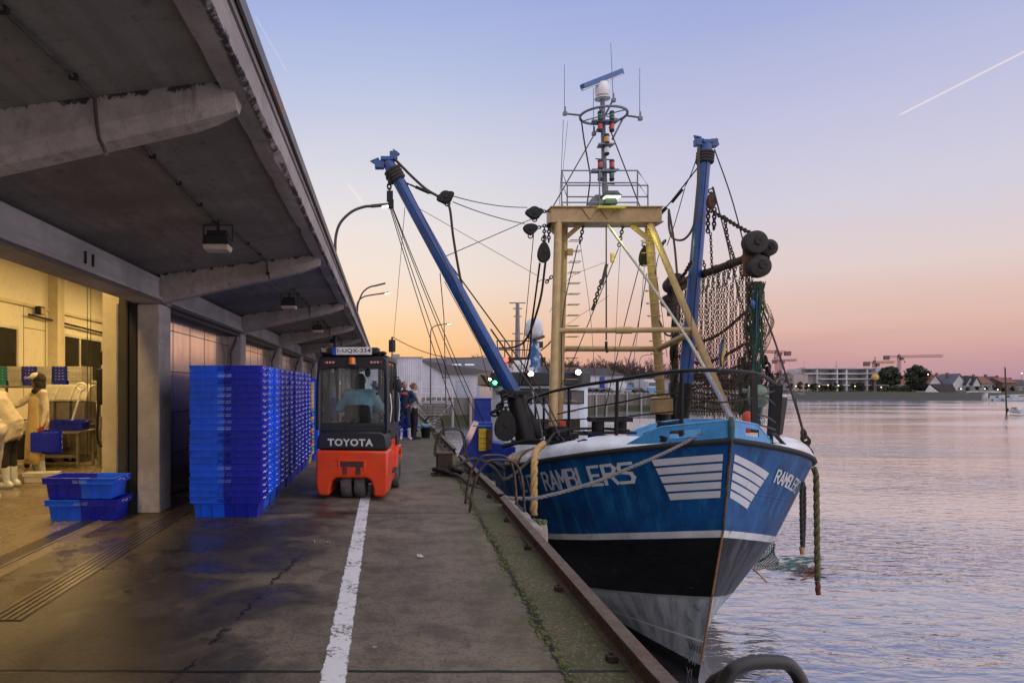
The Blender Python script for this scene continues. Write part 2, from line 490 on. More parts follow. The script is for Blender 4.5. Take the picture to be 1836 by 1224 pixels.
# piers, lintels
for i, y in enumerate(PIL):
    b = MB(); b.box(XW-.29, XW, y, y+.46, -.02, 2.66); b.build('pier', M['pier'], hall, bevel=.02)
for a, c in zip(PIL, PIL[1:]):
    b = MB()
    b.box(XI, XW, a+.02 if a < 3 else a+.31, c+.01, 2.663, 2.99)
    b.box(XW, XW+.035, a+.31, c+.01, 2.70, 2.735)
    b.build('lintel', M['pier'], hall, bevel=.008)
    b = MB(); b.tube([(XW+.045, a+.4, 2.668), (XW+.045, c-.05, 2.668)], .014, 6); b.build('lintel_pipe', M['flashing'], hall)
# sectional doors in the closed bays
for a, c in zip(PIL[2:], PIL[3:]):
    y0, y1 = a+.46, c
    d = MB(); xd = XI+.06
    d.box(xd-.05, xd, y0+.003, y1-.003, .02, 2.64)
    dm = d.build('sectional_door', M['door'], hall)
    s = MB()
    n = 5
    for k in range(n+1):
        yy = y0 + .05 + (y1-y0-.1)*k/n
        s.box(xd, xd+.004, yy-.004, yy+.004, .04, 2.62)
    for z in (.62, 1.22, 1.82, 2.42):
        s.box(xd+.001, xd+.005, y0+.02, y1-.02, z-.005, z+.005)
    s.build('seam_strip', M['seam'], dm)
    g = MB()
    g.tube([(xd+.07, y1-.08, .3), (xd+.07, y1-.08, 2.3), (xd+.12, y1-.03, 2.42), (xd+.16, y1+.02, 2.60)], .022, 6)
    g.build('door_track', M['dark_paint'], dm); g = MB(); g.box(xd+.01, xd+.04, y0+.01, y0+.07, .02, 2.62); g.build('door_post', M['dark_paint'], dm)
    k = MB(); k.box(XI+.02, XW-.03, y0, y1, 2.60, 2.658); k.build('door_head', M['dark_paint'], hall)
    sk = MB(); sk.box(XI-.2, XI, a, c, 0, 2.985); sk.build('bay_backing', M['seam'], hall)
# the open bay: jamb rails and rubber seals beside the pier
yj = PIL[2]
b = MB()
b.box(XI-.06, XI+.03, yj-.02, yj+.10, 0, 2.66)
b.box(XI-.09, XI-.07, yj-.05, yj+.10, 0, 2.66)
b.build('door_seal', M['dark_rubber'], hall)
b = MB()
for k in range(3):
    b.box(XI-.14-.05*k, XI-.115-.05*k, yj+.02, yj+.12, 0, 2.66)
b.build('door_guide', M['galv'], hall)
b = MB(); b.box(XI-.62, XI-.3, yj+.5, yj+.82, 0, 4.9); b.build('inner_pier', M['inner_pier'], hall, bevel=.01)
# interior shell
b = MB()
b.box(XH-.2, XH, .5, 34, -.1, 5.4)                         # far wall
b.build('inner_wall', M['inner_wall'], hall)
b = MB(); b.box(XH, XI-.2, 33.8, 34, -.1, 5.4); b.build('end_wall', M['inner_wall'], hall)
b = MB(); b.box(XH, XI-.2, .5, .7, -.1, 5.4); b.build('end_wall', M['inner_wall'], hall)
b = MB(); b.box(XH-.2, XI-.1, .5, 34, 5.4, 5.6); b.build('hall_roof', M['inner_wall'], hall)
b = MB(); b.box(XI-.22, XI-.02, .5, Y1, 2.99, 5.4); b.box(XI-.2, XI, -46, PIL[1]-.0, 0, 2.985); b.box(XI-.22, XI-.02, -46, .5, 2.99, 5.4); b.build('outer_wall', M['inner_wall'], hall)
for y in (14.2, 19.25, 24.4, 29.4):
    b = MB(); b.box(XH, XH+.28, y, y+.4, -.1, 5.4); b.build('wall_pilaster', M['inner_pier'], hall, bevel=.01)
b = MB()
b.box(XH, XH+.07, .7, 33.8, 3.72, 3.80); b.build('wall_ledge', M['inner_pier'], hall)
b = MB()
for y0 in (17.95, 19.1):
    b.box(XH+.001, XH+.006, y0-.008, y0+.008, 1.3, 3.7)
b.box(XH+.001, XH+.005, 17.95, 19.1, 3.15, 3.166)
b.build('panel_seam', M['seam'], hall)
for (y0, y1, z0, z1, nm) in ((14.9, 17.65, 1.75, 3.15, 2), (20.1, 22.9, 1.72, 3.17, 2), (25.4, 28.5, 1.72, 3.17, 2)):
    f = MB(); x = XH+.05
    f.box(XH, x, y0, y0+.08, z0, z1); f.box(XH, x, y1-.08, y1, z0, z1); f.box(XH, x, y0+.08, y1-.08, z1-.08, z1); f.box(XH, x, y0+.08, y1-.08, z0, z0+.08)
    ym = (y0+y1)/2 - .3; f.box(XH, x, ym-.04, ym+.04, z0+.08, z1-.08)
    fo = f.build('inner_window', M['window_frame'], hall, bevel=.006)
    g = MB(); g.box(XH+.002, XH+.02, y0+.08, ym-.04, z0+.08, z1-.08); g.box(XH+.002, XH+.02, ym+.04, y1-.08, z0+.08, z1-.08)
    g.build('pane', M['inner_dark'], fo)
# pipes and cables on the inside
b = MB()
b.tube([(XH+.12, 18, 3.5), (XH+.12, 24, 3.35)], .03, 6); b.tube([(XI-1.6, 1, 3.62), (XI-1.6, 12, 3.62)], .03, 6)
b.tube(curve([(XI-.7, yj+1.2, 3.4), (XI-.72, yj+1.2, 2.6), (XI-.66, yj+1.2, 2.1), (XI-.6, yj+1.15, 1.9)]), .025, 6)
b.build('service_pipe', M['dark_paint'], hall)
# surface conduits under the canopy
def conduit(pts, r):
    b = MB(); b.tube(pts, r, 6); o = b.build('conduit', M['conduit'], hall, smooth=60)
    for p, d in walk(pts, .62)[1:]:
        q = MB(); q.obox(p, (.045, .03, .03)); q.build('clip', M['black_stain'], o, bevel=.006)
M['conduit'] = mat('conduit', (.05, .042, .036), .8, col2=(.10, .085, .07), scale=9)
conduit([(-1.66, .4, zs(-1.66)-.012), (-1.63, 1.9, zs(-1.63)-.012), (-1.59, 3.74, zs(-1.59)-.016), (-1.585, 3.75, 3.06), (-1.57, 3.75, 2.96), (-1.53, 3.72, 2.90)], .011)
conduit([(-1.6, 4.1, zs(-1.6)-.010), (-1.62, 6.6, zs(-1.62)-.010)], .009)
conduit([(-1.55, 7.0, zs(-1.55)-.010), (-1.5, 8.70, zs(-1.5)-.014), (-1.49, 8.705, 3.02), (-1.46, 8.68, 2.97)], .010)
for k in range(2, 8):
    y = 3.75+4.95*k
    conduit([(-1.5, y-2.5, zs(-1.5)-.012), (-1.5, y-.0, zs(-1.5)-.02), (-1.5, y-.0, 2.98)], .010)
b = MB(); b.tube([(-1.53, 3.72, 2.90), (-1.505, 3.69, 2.855)], .013, 6); b.build('conduit_end', M['galv'], hall)
for k in range(2):
    b = MB(); b.tube([(XW+.012, 6.52+.17*k, 2.775), (XW+.012, 6.52+.17*k, 2.86), (XW+.02, 6.50+.17*k, 2.885)], .012, 6); b.build('wall_bracket', M['rust_dark'], hall)
b = MB(); b.box(XW-.0, XW+.012, yj+.1, yj+.15, 1.35, 1.45); b.build('switch_plate', M['galv'], hall)

# flood lights hanging under the canopy
M['lamp_case'] = mat('lamp_case', (.02, .02, .02), .7)
M['lamp_lens'] = mat('lamp_lens', (.55, .48, .38), .35, col2=(.45, .38, .3))
ords = ['first', 'second', 'third', 'fourth', 'fifth', 'sixth', 'seventh', 'eighth', 'ninth', 'tenth', 'eleventh', 'twelfth', 'thirteenth', 'fourteenth', 'fifteenth', 'sixteenth', 'seventeenth', 'eighteenth', 'nineteenth', 'twentieth', 'twenty-first', 'twenty-second', 'twenty-third']
proto = None
for k in range(6):
    y = 6.62 + 4.95*k
    x = -1.62; z = zs(x)
    if proto is None:
        t = thing('canopy_floodlight', 'box floodlight with black case under the canopy, beyond the first beam', 'floodlight', (x, y, z), 'floodlights under the canopy')
        q = MB(); q.obox((x, y, z-.19), (.26, .2, .10), top=.9); q.obox((x, y+.02, z-.12), (.2, .14, .06)); q.build('case', M['lamp_case'], t, bevel=.012)
        q = MB(); q.obox((x, y-.005, z-.262), (.225, .18, .05), top=1.12); q.build('lens', M['lamp_lens'], t, bevel=.008)
        q = MB(); q.tube([(x-.14, y+.02, z-.19), (x-.14, y+.02, z-.03), (x+.14, y+.02, z-.03), (x+.14, y+.02, z-.19)], .008, 6); q.cyl((x, y+.02, z-.12), (x, y+.02, z), .015); q.build('bracket', M['rust_dark'], t)
        proto = t
    else:
        t = copy_tree(proto, 'box floodlight with black case under the canopy, between its %s and %s beams' % (ords[k], ords[k+1]))
        t.location = (x, y, z)

# hall lighting: hanging tubes
M['tube_lamp'] = glow('tube_lamp', (1, .74, .36), 20)
proto = None
HL = [(-4.05, 6.5), (-4.1, 9.6), (-4.6, 12.6), (-6.4, 15.0), (-5.6, 18.5), (-7.0, 21.5)]
for k, (x, y) in enumerate(HL):
    if proto is None:
        t = thing('ceiling_lamp', 'warm tube lamp hanging high in the lit hall, first from the gateway', 'ceiling lamp', (x, y, 4.8), 'tube lamps in the hall')
        q = MB(); q.box(x-.12, x+.12, y-.75, y+.75, 4.86, 4.92); q.cyl((x, y, 4.92), (x, y, 5.4), .012); q.build('housing', M['galv'], t)
        q = MB(); q.cyl((x-.05, y-.7, 4.83), (x-.05, y+.7, 4.83), .02); q.cyl((x+.05, y-.7, 4.83), (x+.05, y+.7, 4.83), .02); q.build('tube', M['tube_lamp'], t)
        proto = t
    else:
        t = copy_tree(proto, 'warm tube lamp hanging high in the lit hall, %s from the gateway' % ords[k]); t.location = (x, y, 4.8)
    l = bpy.data.lights.new('hall_light', 'AREA'); l.shape = 'RECTANGLE'; l.size = .3; l.size_y = 1.5; l.energy = 150; l.color = (1, .64, .23)
    lo = bpy.data.objects.new('hall_light', l); C.objects.link(lo); lo.location = (x, y, 4.78)
# ------------------------------------------------------------------ quay
EDGE = [(-10, 1.40), (3.7, 1.44), (9.24, 1.60), (18, 1.70), (30, 1.86), (60, 2.2), (108, 2.8)]
def xe(y): return interp(EDGE, y)
def quaymat(name, hallside=False):
    m, T, b = newmat(name)
    pos = T.n('ShaderNodeNewGeometry').outputs[0]
    sx, sy, sz = T.n('ShaderNodeSeparateXYZ', Vector=pos).outputs
    big = T.noise(pos, .55, 6, .6, .3); mid = T.noise(pos, 2.6, 8, .68, .3); fin = T.noise(pos, 38, 4, .65); grit = T.noise(pos, 140, 2, .6)
    c = T.mix(T.step(big, .3, .7), (.190, .152, .110, 1), (.110, .090, .068, 1))
    c = T.mix(T.math('MULTIPLY', T.step(mid, .42, .66), .7), c, (.048, .038, .028, 1))
    c = T.mix(T.math('MULTIPLY', T.step(fin, .48, .70), .7), c, (.026, .023, .021, 1))
    c = T.mix(T.math('MULTIPLY', T.step(grit, .58, .74), .45), c, (.33, .28, .21, 1))
    # wheel-worn pale streaks along the quay
    st = T.noise(T.scale(pos, 5, .25, 1), 1.5, 4, .6)
    c = T.mix(T.math('MULTIPLY', T.step(st, .52, .75), .30), c, (.20, .165, .125, 1))
    blot = T.noise(pos, 7.5, 6, .75, .6)
    c = T.mix(T.math('MULTIPLY', T.step(blot, .52, .62), .35), c, (.038, .031, .024, 1))
    c = T.mix(T.math('MULTIPLY', T.step(T.noise(pos, 13, 4, .7), .60, .70), .3), c, (.21, .175, .13, 1))
    # moss and lichen towards the edge
    wob = T.math('MULTIPLY', T.math('SUBTRACT', mid, .5), .9)
    mx = T.math('ADD', T.math('SUBTRACT', sx, T.math('MULTIPLY', sy, .022)), wob)
    moss = T.math('MULTIPLY', T.step(mx, .25, 1.15), T.math('MULTIPLY_ADD', T.step(T.noise(pos, 5, 6, .7), .38, .62), .6, .25))
    c = T.mix(T.math('MULTIPLY', moss, .85), c, (.075, .070, .022, 1))
    gm = T.math('MULTIPLY', T.step(mx, .95, 1.5), T.step(T.noise(pos, 3.2, 6, .65), .47, .64))
    c = T.mix(T.math('MULTIPLY', gm, .85), c, (.040, .046, .009, 1))
    # the strip outside the long crack: exposed pebbly concrete, mossy
    xl0 = T.math('SUBTRACT', sx, T.math('MULTIPLY_ADD', sy, .0325, .885))
    strip = T.step(xl0, -.02, .03)
    peb = T.n('ShaderNodeTexVoronoi', Vector=pos, Scale=85.0).outputs[1]
    pebv = T.n('ShaderNodeSeparateColor', Color=peb).outputs[0]
    agg = T.mix(T.step(pebv, .3, .95), (.055, .046, .018, 1), (.125, .105, .055, 1))
    agg = T.mix(T.math('MULTIPLY', T.step(T.noise(pos, 1.7, 8, .70), .43, .62), .85), agg, (.042, .046, .009, 1))
    agg = T.mix(T.math('MULTIPLY', T.step(pebv, .90, .97), .4), agg, (.26, .22, .15, 1))
    c = T.mix(T.math('MULTIPLY', strip, .92), c, agg)
    # shells, droppings, litter specks
    v = T.n('ShaderNodeTexVoronoi', Vector=T.n('ShaderNodeVectorMath', _operation='ADD', i0=pos, i1=(.3, .1, 0)).outputs[0], Scale=3.6, Randomness=1.0)
    size = T.math('MULTIPLY', T.n('ShaderNodeSeparateColor', Color=v.outputs['Color']).outputs[0], .07)
    sp = T.math('MULTIPLY', T.step(T.math('SUBTRACT', size, v.outputs[0]), 0.0, .012), T.step(sx, -1.2, .2))
    c = T.mix(T.math('MULTIPLY', sp, .7), c, (.36, .35, .33, 1))
    # joints and cracks
    def crack(d, w): return T.math('SUBTRACT', 1.0, T.step(T.math('ABSOLUTE', d), w*.5, w))
    jit = T.math('MULTIPLY', T.math('SUBTRACT', T.noise(pos, 3.0, 5, .6), .5), .05)
    jit2 = T.math('MULTIPLY', T.math('SUBTRACT', T.noise(pos, 9.0, 5, .7), .5), .11)
    yy = T.math('ADD', T.math('ADD', sy, jit), -3.84)
    per = T.math('SUBTRACT', T.math('PINGPONG', T.math('ADD', yy, 482.0), 2.41), 0.0)
    j1 = crack(per, .022)
    xl = T.math('SUBTRACT', T.math('SUBTRACT', sx, T.math('MULTIPLY_ADD', sy, .0325, .885)), jit2)
    j2 = crack(xl, .024)
    j3 = T.math('MULTIPLY', crack(T.math('ADD', T.math('SUBTRACT', T.math('ADD', sx, 1.13), T.math('MULTIPLY', T.math('SUBTRACT', sy, 3.84), .12)), T.math('MULTIPLY', jit2, 2.0)), .02), T.math('MULTIPLY', T.step(sy, 7.0, 6.0), T.step(T.noise(pos, 2, 2), .4, .5)))
    wv = T.n('ShaderNodeTexVoronoi', _feature='DISTANCE_TO_EDGE', Vector=T.n('ShaderNodeVectorMath', _operation='ADD', i0=pos, i1=T.scale(T.n('ShaderNodeTexNoise', Vector=pos, Scale=5.0, Detail=4).outputs[1], .25, .25, 0)).outputs[0], Scale=.8)
    j4 = T.math('MULTIPLY', crack(wv.outputs[0], .010), T.math('MULTIPLY', T.step(mx, .8, 1.2), T.step(T.noise(pos, 1.2, 2), .45, .55)))
    j = T.math('MAXIMUM', T.math('MAXIMUM', j1, j2), T.math('MAXIMUM', j3, j4))
    near = T.math('SUBTRACT', 1.0, T.step(T.math('ABSOLUTE', xl), .02, .085))
    tuft = T.math('MULTIPLY', near, T.step(T.noise(pos, 14, 5, .7), .5, .6))
    c = T.mix(T.math('MULTIPLY', tuft, .85), c, (.022, .026, .010, 1))
    c = T.mix(j, c, (.012, .012, .008, 1))
    # wet: hosed down in front of the hall, damp patches elsewhere
    wn = T.noise(pos, .8, 8, .62, .6)
    wet = T.step(T.math('ADD', T.math('MULTIPLY', sx, -.17), wn), .56, .74)
    wet = T.math('MULTIPLY', wet, T.step(sy, 15, 9.5))
    damp = T.math('MULTIPLY', T.step(T.noise(T.scale(pos, 1, .6, 1), .9, 7, .65), .52, .66), T.math('MULTIPLY', T.step(sy, 10, 20), T.step(sx, 1.6, .9)))
    wet = T.math('MAXIMUM', wet, T.math('MULTIPLY', damp, .85))
    c = T.mix(T.math('MULTIPLY', wet, .80), c, T.n('ShaderNodeVectorMath', _operation='MULTIPLY', i0=c, i1=(.24, .22, .20)).outputs[0])
    T.t.links.new(c, b.inputs['Base Color'])
    pud = T.math('MULTIPLY', wet, T.math('MULTIPLY', T.step(sy, 4.2, 5.6), T.step(T.noise(pos, 1.9, 6, .6), .44, .6)))
    rg = T.math('SUBTRACT', T.math('SUBTRACT', .80, T.math('MULTIPLY', wet, .34)), T.math('MULTIPLY', pud, .24))
    T.t.links.new(rg, b.inputs['Roughness'])
    b.inputs['Specular IOR Level'].default_value = .35
    h = T.math('ADD', T.math('MULTIPLY', fin, .35), T.math('ADD', T.math('MULTIPLY', grit, .12), T.math('MULTIPLY', mid, .5)))
    h = T.math('SUBTRACT', h, T.math('MULTIPLY', j, .9))
    h = T.math('ADD', h, T.math('MULTIPLY', tuft, .8))
    st = T.math('SUBTRACT', .55, T.math('MULTIPLY', pud, .38))
    T.t.links.new(T.n('ShaderNodeBump', Strength=st, Distance=.018, Height=h).outputs[0], b.inputs['Normal'])
    return m
M['quay'] = quaymat('quay_concrete')
b = MB()
ys = [-10 + i*1.0 for i in range(119)]
A = [(-3.24, y, 0) for y in ys]; B = [(xe(y), y, 0) for y in ys]; Bd = [(xe(y), y, -7) for y in ys]
b.strip(A, B)
b.strip(B, Bd)
tag(b.build('quay_ground', M['quay'], loc=(0, 0, 0)), 'wet stained concrete quay between the hall and the water', 'quay', kind='structure')
# hall floor
m, T, bs = newmat('hall_floor'); pos = T.n('ShaderNodeNewGeometry').outputs[0]
n1 = T.noise(pos, 1.3, 7, .62, .5); n2 = T.noise(pos, 9, 5, .7)
c = T.mix(T.step(n1, .35, .65), (.20, .16, .11, 1), (.09, .07, .05, 1)); c = T.mix(T.math('MULTIPLY', T.step(n2, .5, .7), .4), c, (.1, .08, .06, 1))
T.t.links.new(c, bs.inputs['Base Color'])
T.t.links.new(T.math('MULTIPLY_ADD', T.step(n1, .4, .62), .3, .10), bs.inputs['Roughness'])
T.t.links.new(T.n('ShaderNodeBump', Strength=.3, Distance=.02, Height=T.math('ADD', n2, n1)).outputs[0], bs.inputs['Normal'])
b = MB(); b.add([(-12, .3, -.004), (-3.24, .3, -.004), (-3.24, 34, -.004), (-12, 34, -.004)], [(0, 1, 2, 3)])
tag(b.build('hall_floor', m, loc=(0, 0, 0)), 'wet brown concrete floor inside the lit market hall', 'floor', kind='structure')
# sill strips of the gateway and the drain
M['sill'] = mat('sill', (.22, .19, .16), .3, .2, col2=(.13, .11, .09), scale=6, bump=.2)
M['sill_dark'] = mat('sill_dark', (.045, .04, .035), .25, .3, scale=6)
b = MB(); b.box(-3.62, -3.44, -3, 8.6, -.05, .005); b.m = 1; b.box(-3.43, -3.40, -3, 8.6, -.05, .006)
tag(b.build('door_sill', [M['sill_dark'], M['sill']]), 'dark steel floor track across the open gateway', 'door sill', kind='structure')
b = MB()
for k in range(5): b.box(-2.74+.052*k, -2.74+.052*k+.036, 4.67, 9.6, -.03, .008)
b.m = 1; b.box(-2.745, -2.48, 4.66, 9.6, -.04, .003)
M['grate'] = mat('grate', (.16, .14, .12), .28, .75, col2=(.09, .08, .07), scale=8)
tag(b.build('drain_grate', [M['grate'], M['sill_dark']]), 'long slotted steel drain grate in front of the gateway', 'drain', kind='structure')
# white line
m, T, bs = newmat('line_paint'); pos = T.n('ShaderNodeNewGeometry').outputs[0]
n1 = T.noise(pos, 30, 6, .75); n2 = T.noise(pos, 3, 5, .7); ed = T.noise(pos, 9, 4, .6)
sx = T.n('ShaderNodeSeparateXYZ', Vector=pos).outputs[0]
worn = T.step(T.math('ADD', n1, T.math('MULTIPLY', T.math('SUBTRACT', n2, .5), .7)), .52, .66)
side = T.math('ABSOLUTE', T.math('ADD', T.math('ADD', sx, .283), T.math('MULTIPLY', T.math('SUBTRACT', ed, .5), .05)))
worn = T.math('MAXIMUM', T.math('MULTIPLY', worn, .9), T.step(side, .062, .074))
bs.inputs['Base Color'].default_value = (.62, .61, .62, 1); bs.inputs['Roughness'].default_value = .7
tr = T.n('ShaderNodeBsdfTransparent').outputs[0]
T.t.links.new(T.n('ShaderNodeMixShader', i0=worn, i1=bs.outputs[0], i2=tr).outputs[0], T.t.nodes['Material Output'].inputs[0])
b = MB(); b.strip([(-.37, y, .004) for y in ys[:80]], [(-.20, y, .004) for y in ys[:80]])
tag(b.build('painted_line', m, loc=(0, 0, 0)), 'worn white line painted along the quay', 'painted line', kind='structure')

# water
m, T, bs = newmat('water'); pos = T.n('ShaderNodeNewGeometry').outputs[0]
bs.inputs['Base Color'].default_value = (.05, .045, .055, 1); bs.inputs['Roughness'].default_value = .06; bs.inputs['IOR'].default_value = 1.33
bs.inputs['Specular IOR Level'].default_value = .8
dist = T.n('ShaderNodeVectorMath', _operation='LENGTH', i0=pos).outputs['Value']
w1 = T.noise(T.scale(pos, .75, 1.7, 1), 1.7, 3, .5, .4); w2 = T.noise(T.scale(pos, .4, .8, 1), .55, 4, .5, .3); w3 = T.noise(T.scale(pos, 1, 1.6, 1), 6, 3, .6)
calm = T.step(T.noise(T.scale(pos, .02, .06, 1), 1, 4, .55), .40, .62)
h = T.math('ADD', T.math('ADD', T.math('MULTIPLY', w1, .5), T.math('MULTIPLY', w2, .8)), T.math('MULTIPLY', w3, .03))
amp = T.math('MULTIPLY', T.math('MULTIPLY_ADD', calm, -.42, .66), T.math('SUBTRACT', 1.0, T.math('MULTIPLY', T.step(dist, 30, 220), .6)))
T.t.links.new(T.math('ADD', .012, T.math('MULTIPLY', T.step(dist, 15, 120), T.math('MULTIPLY_ADD', calm, -.08, .17))), bs.inputs['Roughness'])
bump = T.n('ShaderNodeBump', Strength=amp, Distance=.30, Height=h).outputs[0]
T.t.links.new(bump, bs.inputs['Normal'])
sheen = T.n('ShaderNodeBsdfGlossy', Color=(.93, .93, .96, 1), Normal=bump)      # mirror gloss added over the water's own, to brighten the basin
T.t.links.new(bs.inputs['Roughness'].links[0].from_socket, sheen.inputs['Roughness'])
T.t.links.new(T.n('ShaderNodeMixShader', i0=T.math('ADD', T.n('ShaderNodeFresnel', IOR=1.33, Normal=bump).outputs[0], .31, 0, True), i1=bs.outputs[0], i2=sheen.outputs[0]).outputs[0], T.t.nodes['Material Output'].inputs[0])
b = MB(); b.add([(-400, -300, WATER_Z), (2500, -300, WATER_Z), (2500, 3000, WATER_Z), (-400, 3000, WATER_Z)], [(0, 1, 2, 3)])
tag(b.build('water', m, loc=(0, 0, 0)), 'rippled harbour water reflecting the dusk sky', 'water', kind='structure')

# steel edge rails
M['rail'] = mat('rail', (.12, .085, .055), .55, .35, col2=(.075, .055, .032), scale=7, bump=.25, rust=(.09, .045, .03), rusta=.45, rscale=12)
def edge_rail(y0, y1, label, dx=0.0, twist=0.0):
    b = MB(); n = max(2, int((y1-y0)/.6)); rows = []
    prof = [(-.11, .0), (-.11, .012), (-.066, .014), (-.066, .118), (-.10, .120), (-.10, .136), (-.01, .136), (-.01, .120), (-.044, .118), (-.044, .014), (0, .012), (0, 0)]
    for k in range(n+1):
        y = y0 + (y1-y0)*k/n
        rows.append([V((xe(y)+.03+dx+twist*(k/n)+px, y, pz-.004)) for px, pz in prof+[prof[0]]])
    b.grid(rows)
    t = tag(b.build('edge_rail', M['rail']), label, 'steel rail', 'steel rails along the quay edge')
    q = MB(); y = y0 + .5
    while y < y1:
        q = MB(); q.obox((xe(y)-.125+dx, y, .02), (.06, .06, .04)); q.cyl((xe(y)-.13+dx, y, .04), (xe(y)-.13+dx, y, .06), .014, n=6); q.build('rail_clamp', M['rust_dark'], t, bevel=.006); y += 1.37
edge_rail(-2, 9.1, 'long rusty steel edge rail beside the mossy quay strip, in front of the near ladder')
edge_rail(9.35, 14.7, 'rusty steel edge rail behind the near ladder, beside the rusty bollard', .02, -.03)
edge_rail(16.2, 23.0, 'rusty edge rail between the second and third quay ladders', .01)
edge_rail(24.0, 40.0, 'rusty edge rail beyond the third quay ladder', .0)

# ladder hoops
M['hoop'] = mat('hoop', (.035, .028, .026), .45, .2, col2=(.02, .017, .017), scale=8, rust=(.12, .06, .035), rusta=.44, rscale=8)
M['hoop_black'] = mat('hoop_black', (.007, .007, .008), .35, .0, col2=(.012, .012, .012), scale=9)
def ladder(y, label, rise=.62, gap=.45, inland=.52, r=.018):
    t = thing('quay_ladder', label, 'ladder', (xe(y), y, 0), 'tubular ladders over the quay edge')
    for k in (0, 1):
        yy = y + gap*k; X = xe(yy)
        q = MB()
        q.tube(curve([(X-inland, yy-.02, 0), (X-inland+.06, yy, rise*.55), (X-inland+.2, yy, rise*.93), (X-.16, yy, rise), (X+.06, yy, rise*.96), (X+.16, yy, rise*.7), (X+.2, yy, .1), (X+.22, yy, -.8), (X+.22, yy, -4.2)], 5), r, 8)
        q.build('hoop', M['hoop'], t, smooth=60)
    q = MB()
    for z in [(.1 - .3*i) for i in range(14)]: q.cyl((xe(y)+.21, y, z-.1), (xe(y)+.21, y+gap, z-.1), .014, n=6)
    q.build('rung', M['hoop'], t)
    return t
ladder(8.75, 'tubular quay ladder beside the bow rope, its rust brown hoops spreading over the mossy edge', .66, .62, .50)
ladder(15.7, 'dark quay ladder just beyond the rusty bollard', .62)
ladder(22.6, 'dark quay ladder beside the black bucket')
t = thing('quay_ladder', 'black quay ladder whose thick hoop stands against the water at the bottom of the photo', 'ladder', (1.68, 2.9, -.5), 'tubular ladders over the quay edge')
for k, (y, dx) in enumerate(((2.62, .0), (3.05, .13))):
    q = MB(); q.tube(curve([(1.24+dx, y, -.02), (1.25+dx, y, .30), (1.31+dx, y, .48), (1.38+dx, y, .535), (1.50+dx, y, .545), (1.56+dx, y, .525), (1.61+dx, y, .43), (1.65+dx, y, .2), (1.68+dx, y, -.6), (1.68+dx, y, -4)], 6), .027, 12)
    if k == 0: q.build('hoop', M['hoop_black'], t, smooth=60)
    else:
        q = MB(); q.tube([(1.42, 2.62, .55), (1.40, 2.9, .35), (1.37, 3.2, .0), (1.37, 3.2, -4)], .026, 10); q.build('brace', M['hoop_black'], t, smooth=60)

# bollard
t = thing('mooring_bollard', 'square rusty bollard at the quay edge with a dark rope tied round', 'bollard', (1.08, 12.4, 0))
b = MB(); b.obox((1.08, 12.4, .2), (.28, .28, .40)); b.build('post', M['rust_dark'], t, bevel=.02)
b = MB(); b.obox((1.08, 12.4, .402), (.31, .31, .03)); b.build('cap', M['rust'], t, bevel=.008)
b = MB(); b.obox((1.08, 12.4, .012), (.46, .46, .024)); b.build('base_plate', M['rust_dark'], t)

# timber fender posts below the edge
M['timber'] = mat('timber', (.28, .25, .22), .9, col2=(.15, .125, .10), scale=6, streak=True, bump=.5, bscale=20)
M['moss'] = mat('moss', (.055, .07, .018), .95, col2=(.10, .10, .035), scale=9, bump=.6, bscale=60)
def fender(x, y, top, w, label):
    t = thing('timber_fender', label, 'fender post', (x, y, -6), 'timber fenders along the quay wall')
    b = MB(); rows = []
    for z in (-6, -3, top-.35, top-.12, top-.02, top):
        ring = []
        for k in range(10):
            a = 2*PI*k/10
            rr = w*(.5+.06*MN.noise((math.cos(a)*2+x, math.sin(a)*2+y, z*1.3)))*(1 if z < top-.1 else .93 if z < top-.01 else .78)
            ring.append(V((x+rr*math.cos(a)*1.05, y+rr*math.sin(a), z + (.05*MN.noise((a, x, y)) if z > top-.2 else 0))))
        rows.append(ring + [ring[0]])
    b.grid(rows); b.add(rows[-1][:-1], [tuple(range(10))])
    b.build('post', M['timber'], t, smooth=50)
    g = MB()
    for k in range(60):
        a = R.uniform(0, 2*PI); rr = w*.46*math.sqrt(R.random())
        g.ball((x+rr*math.cos(a), y+rr*math.sin(a), top+.005), (R.uniform(.015, .04), R.uniform(.015, .04), R.uniform(.01, .03)), 6, 4)
    g.build('moss_cap', M['moss'], t, smooth=180)
fender(2.12, 9.75, -.33, .40, 'weathered timber fender post with a mossy top beside the hanging yellow rope')
fender(1.92, 10.9, -.18, .34, 'moss capped timber stump behind the front fender post')
fender(2.02, 13.6, -.3, .36, 'dark timber fender behind the near ladder hoops')
b = MB()
for y in [8.2, 9.0, 10.0, 11.1, 12.2, 13.2]:
    b.obox((xe(y)+.13, y, -.14+R.uniform(-.04, .04)), (.22, .9, .22))
tag(b.build('timber_waling', M['timber'], bevel=.03), 'mossy timber waling bolted along the quay wall below the rail', 'timber beam')

# bucket with a blue net bag
t = thing('bucket', 'black bucket with a pale blue bag on top beside the third ladder', 'bucket', (1.28, 21.4, 0))
b = MB(); b.lathe([(.12, 0), (.13, .02), (.155, .3), (.165, .31), (.15, .31), (.12, .05)], (1.28, 21.4, 0)); b.build('body', M['dark_rubber'], t, smooth=40)
b = MB()
for k in range(9): b.ball((1.2+R.uniform(-.13, .16), 21.4+R.uniform(-.08, .08), .33+R.uniform(0, .08)), (.09, .08, .05), 8, 6)
b.build('bag', mat('bag_blue', (.16, .34, .5), .6, scale=20, bump=.5), t, smooth=180)

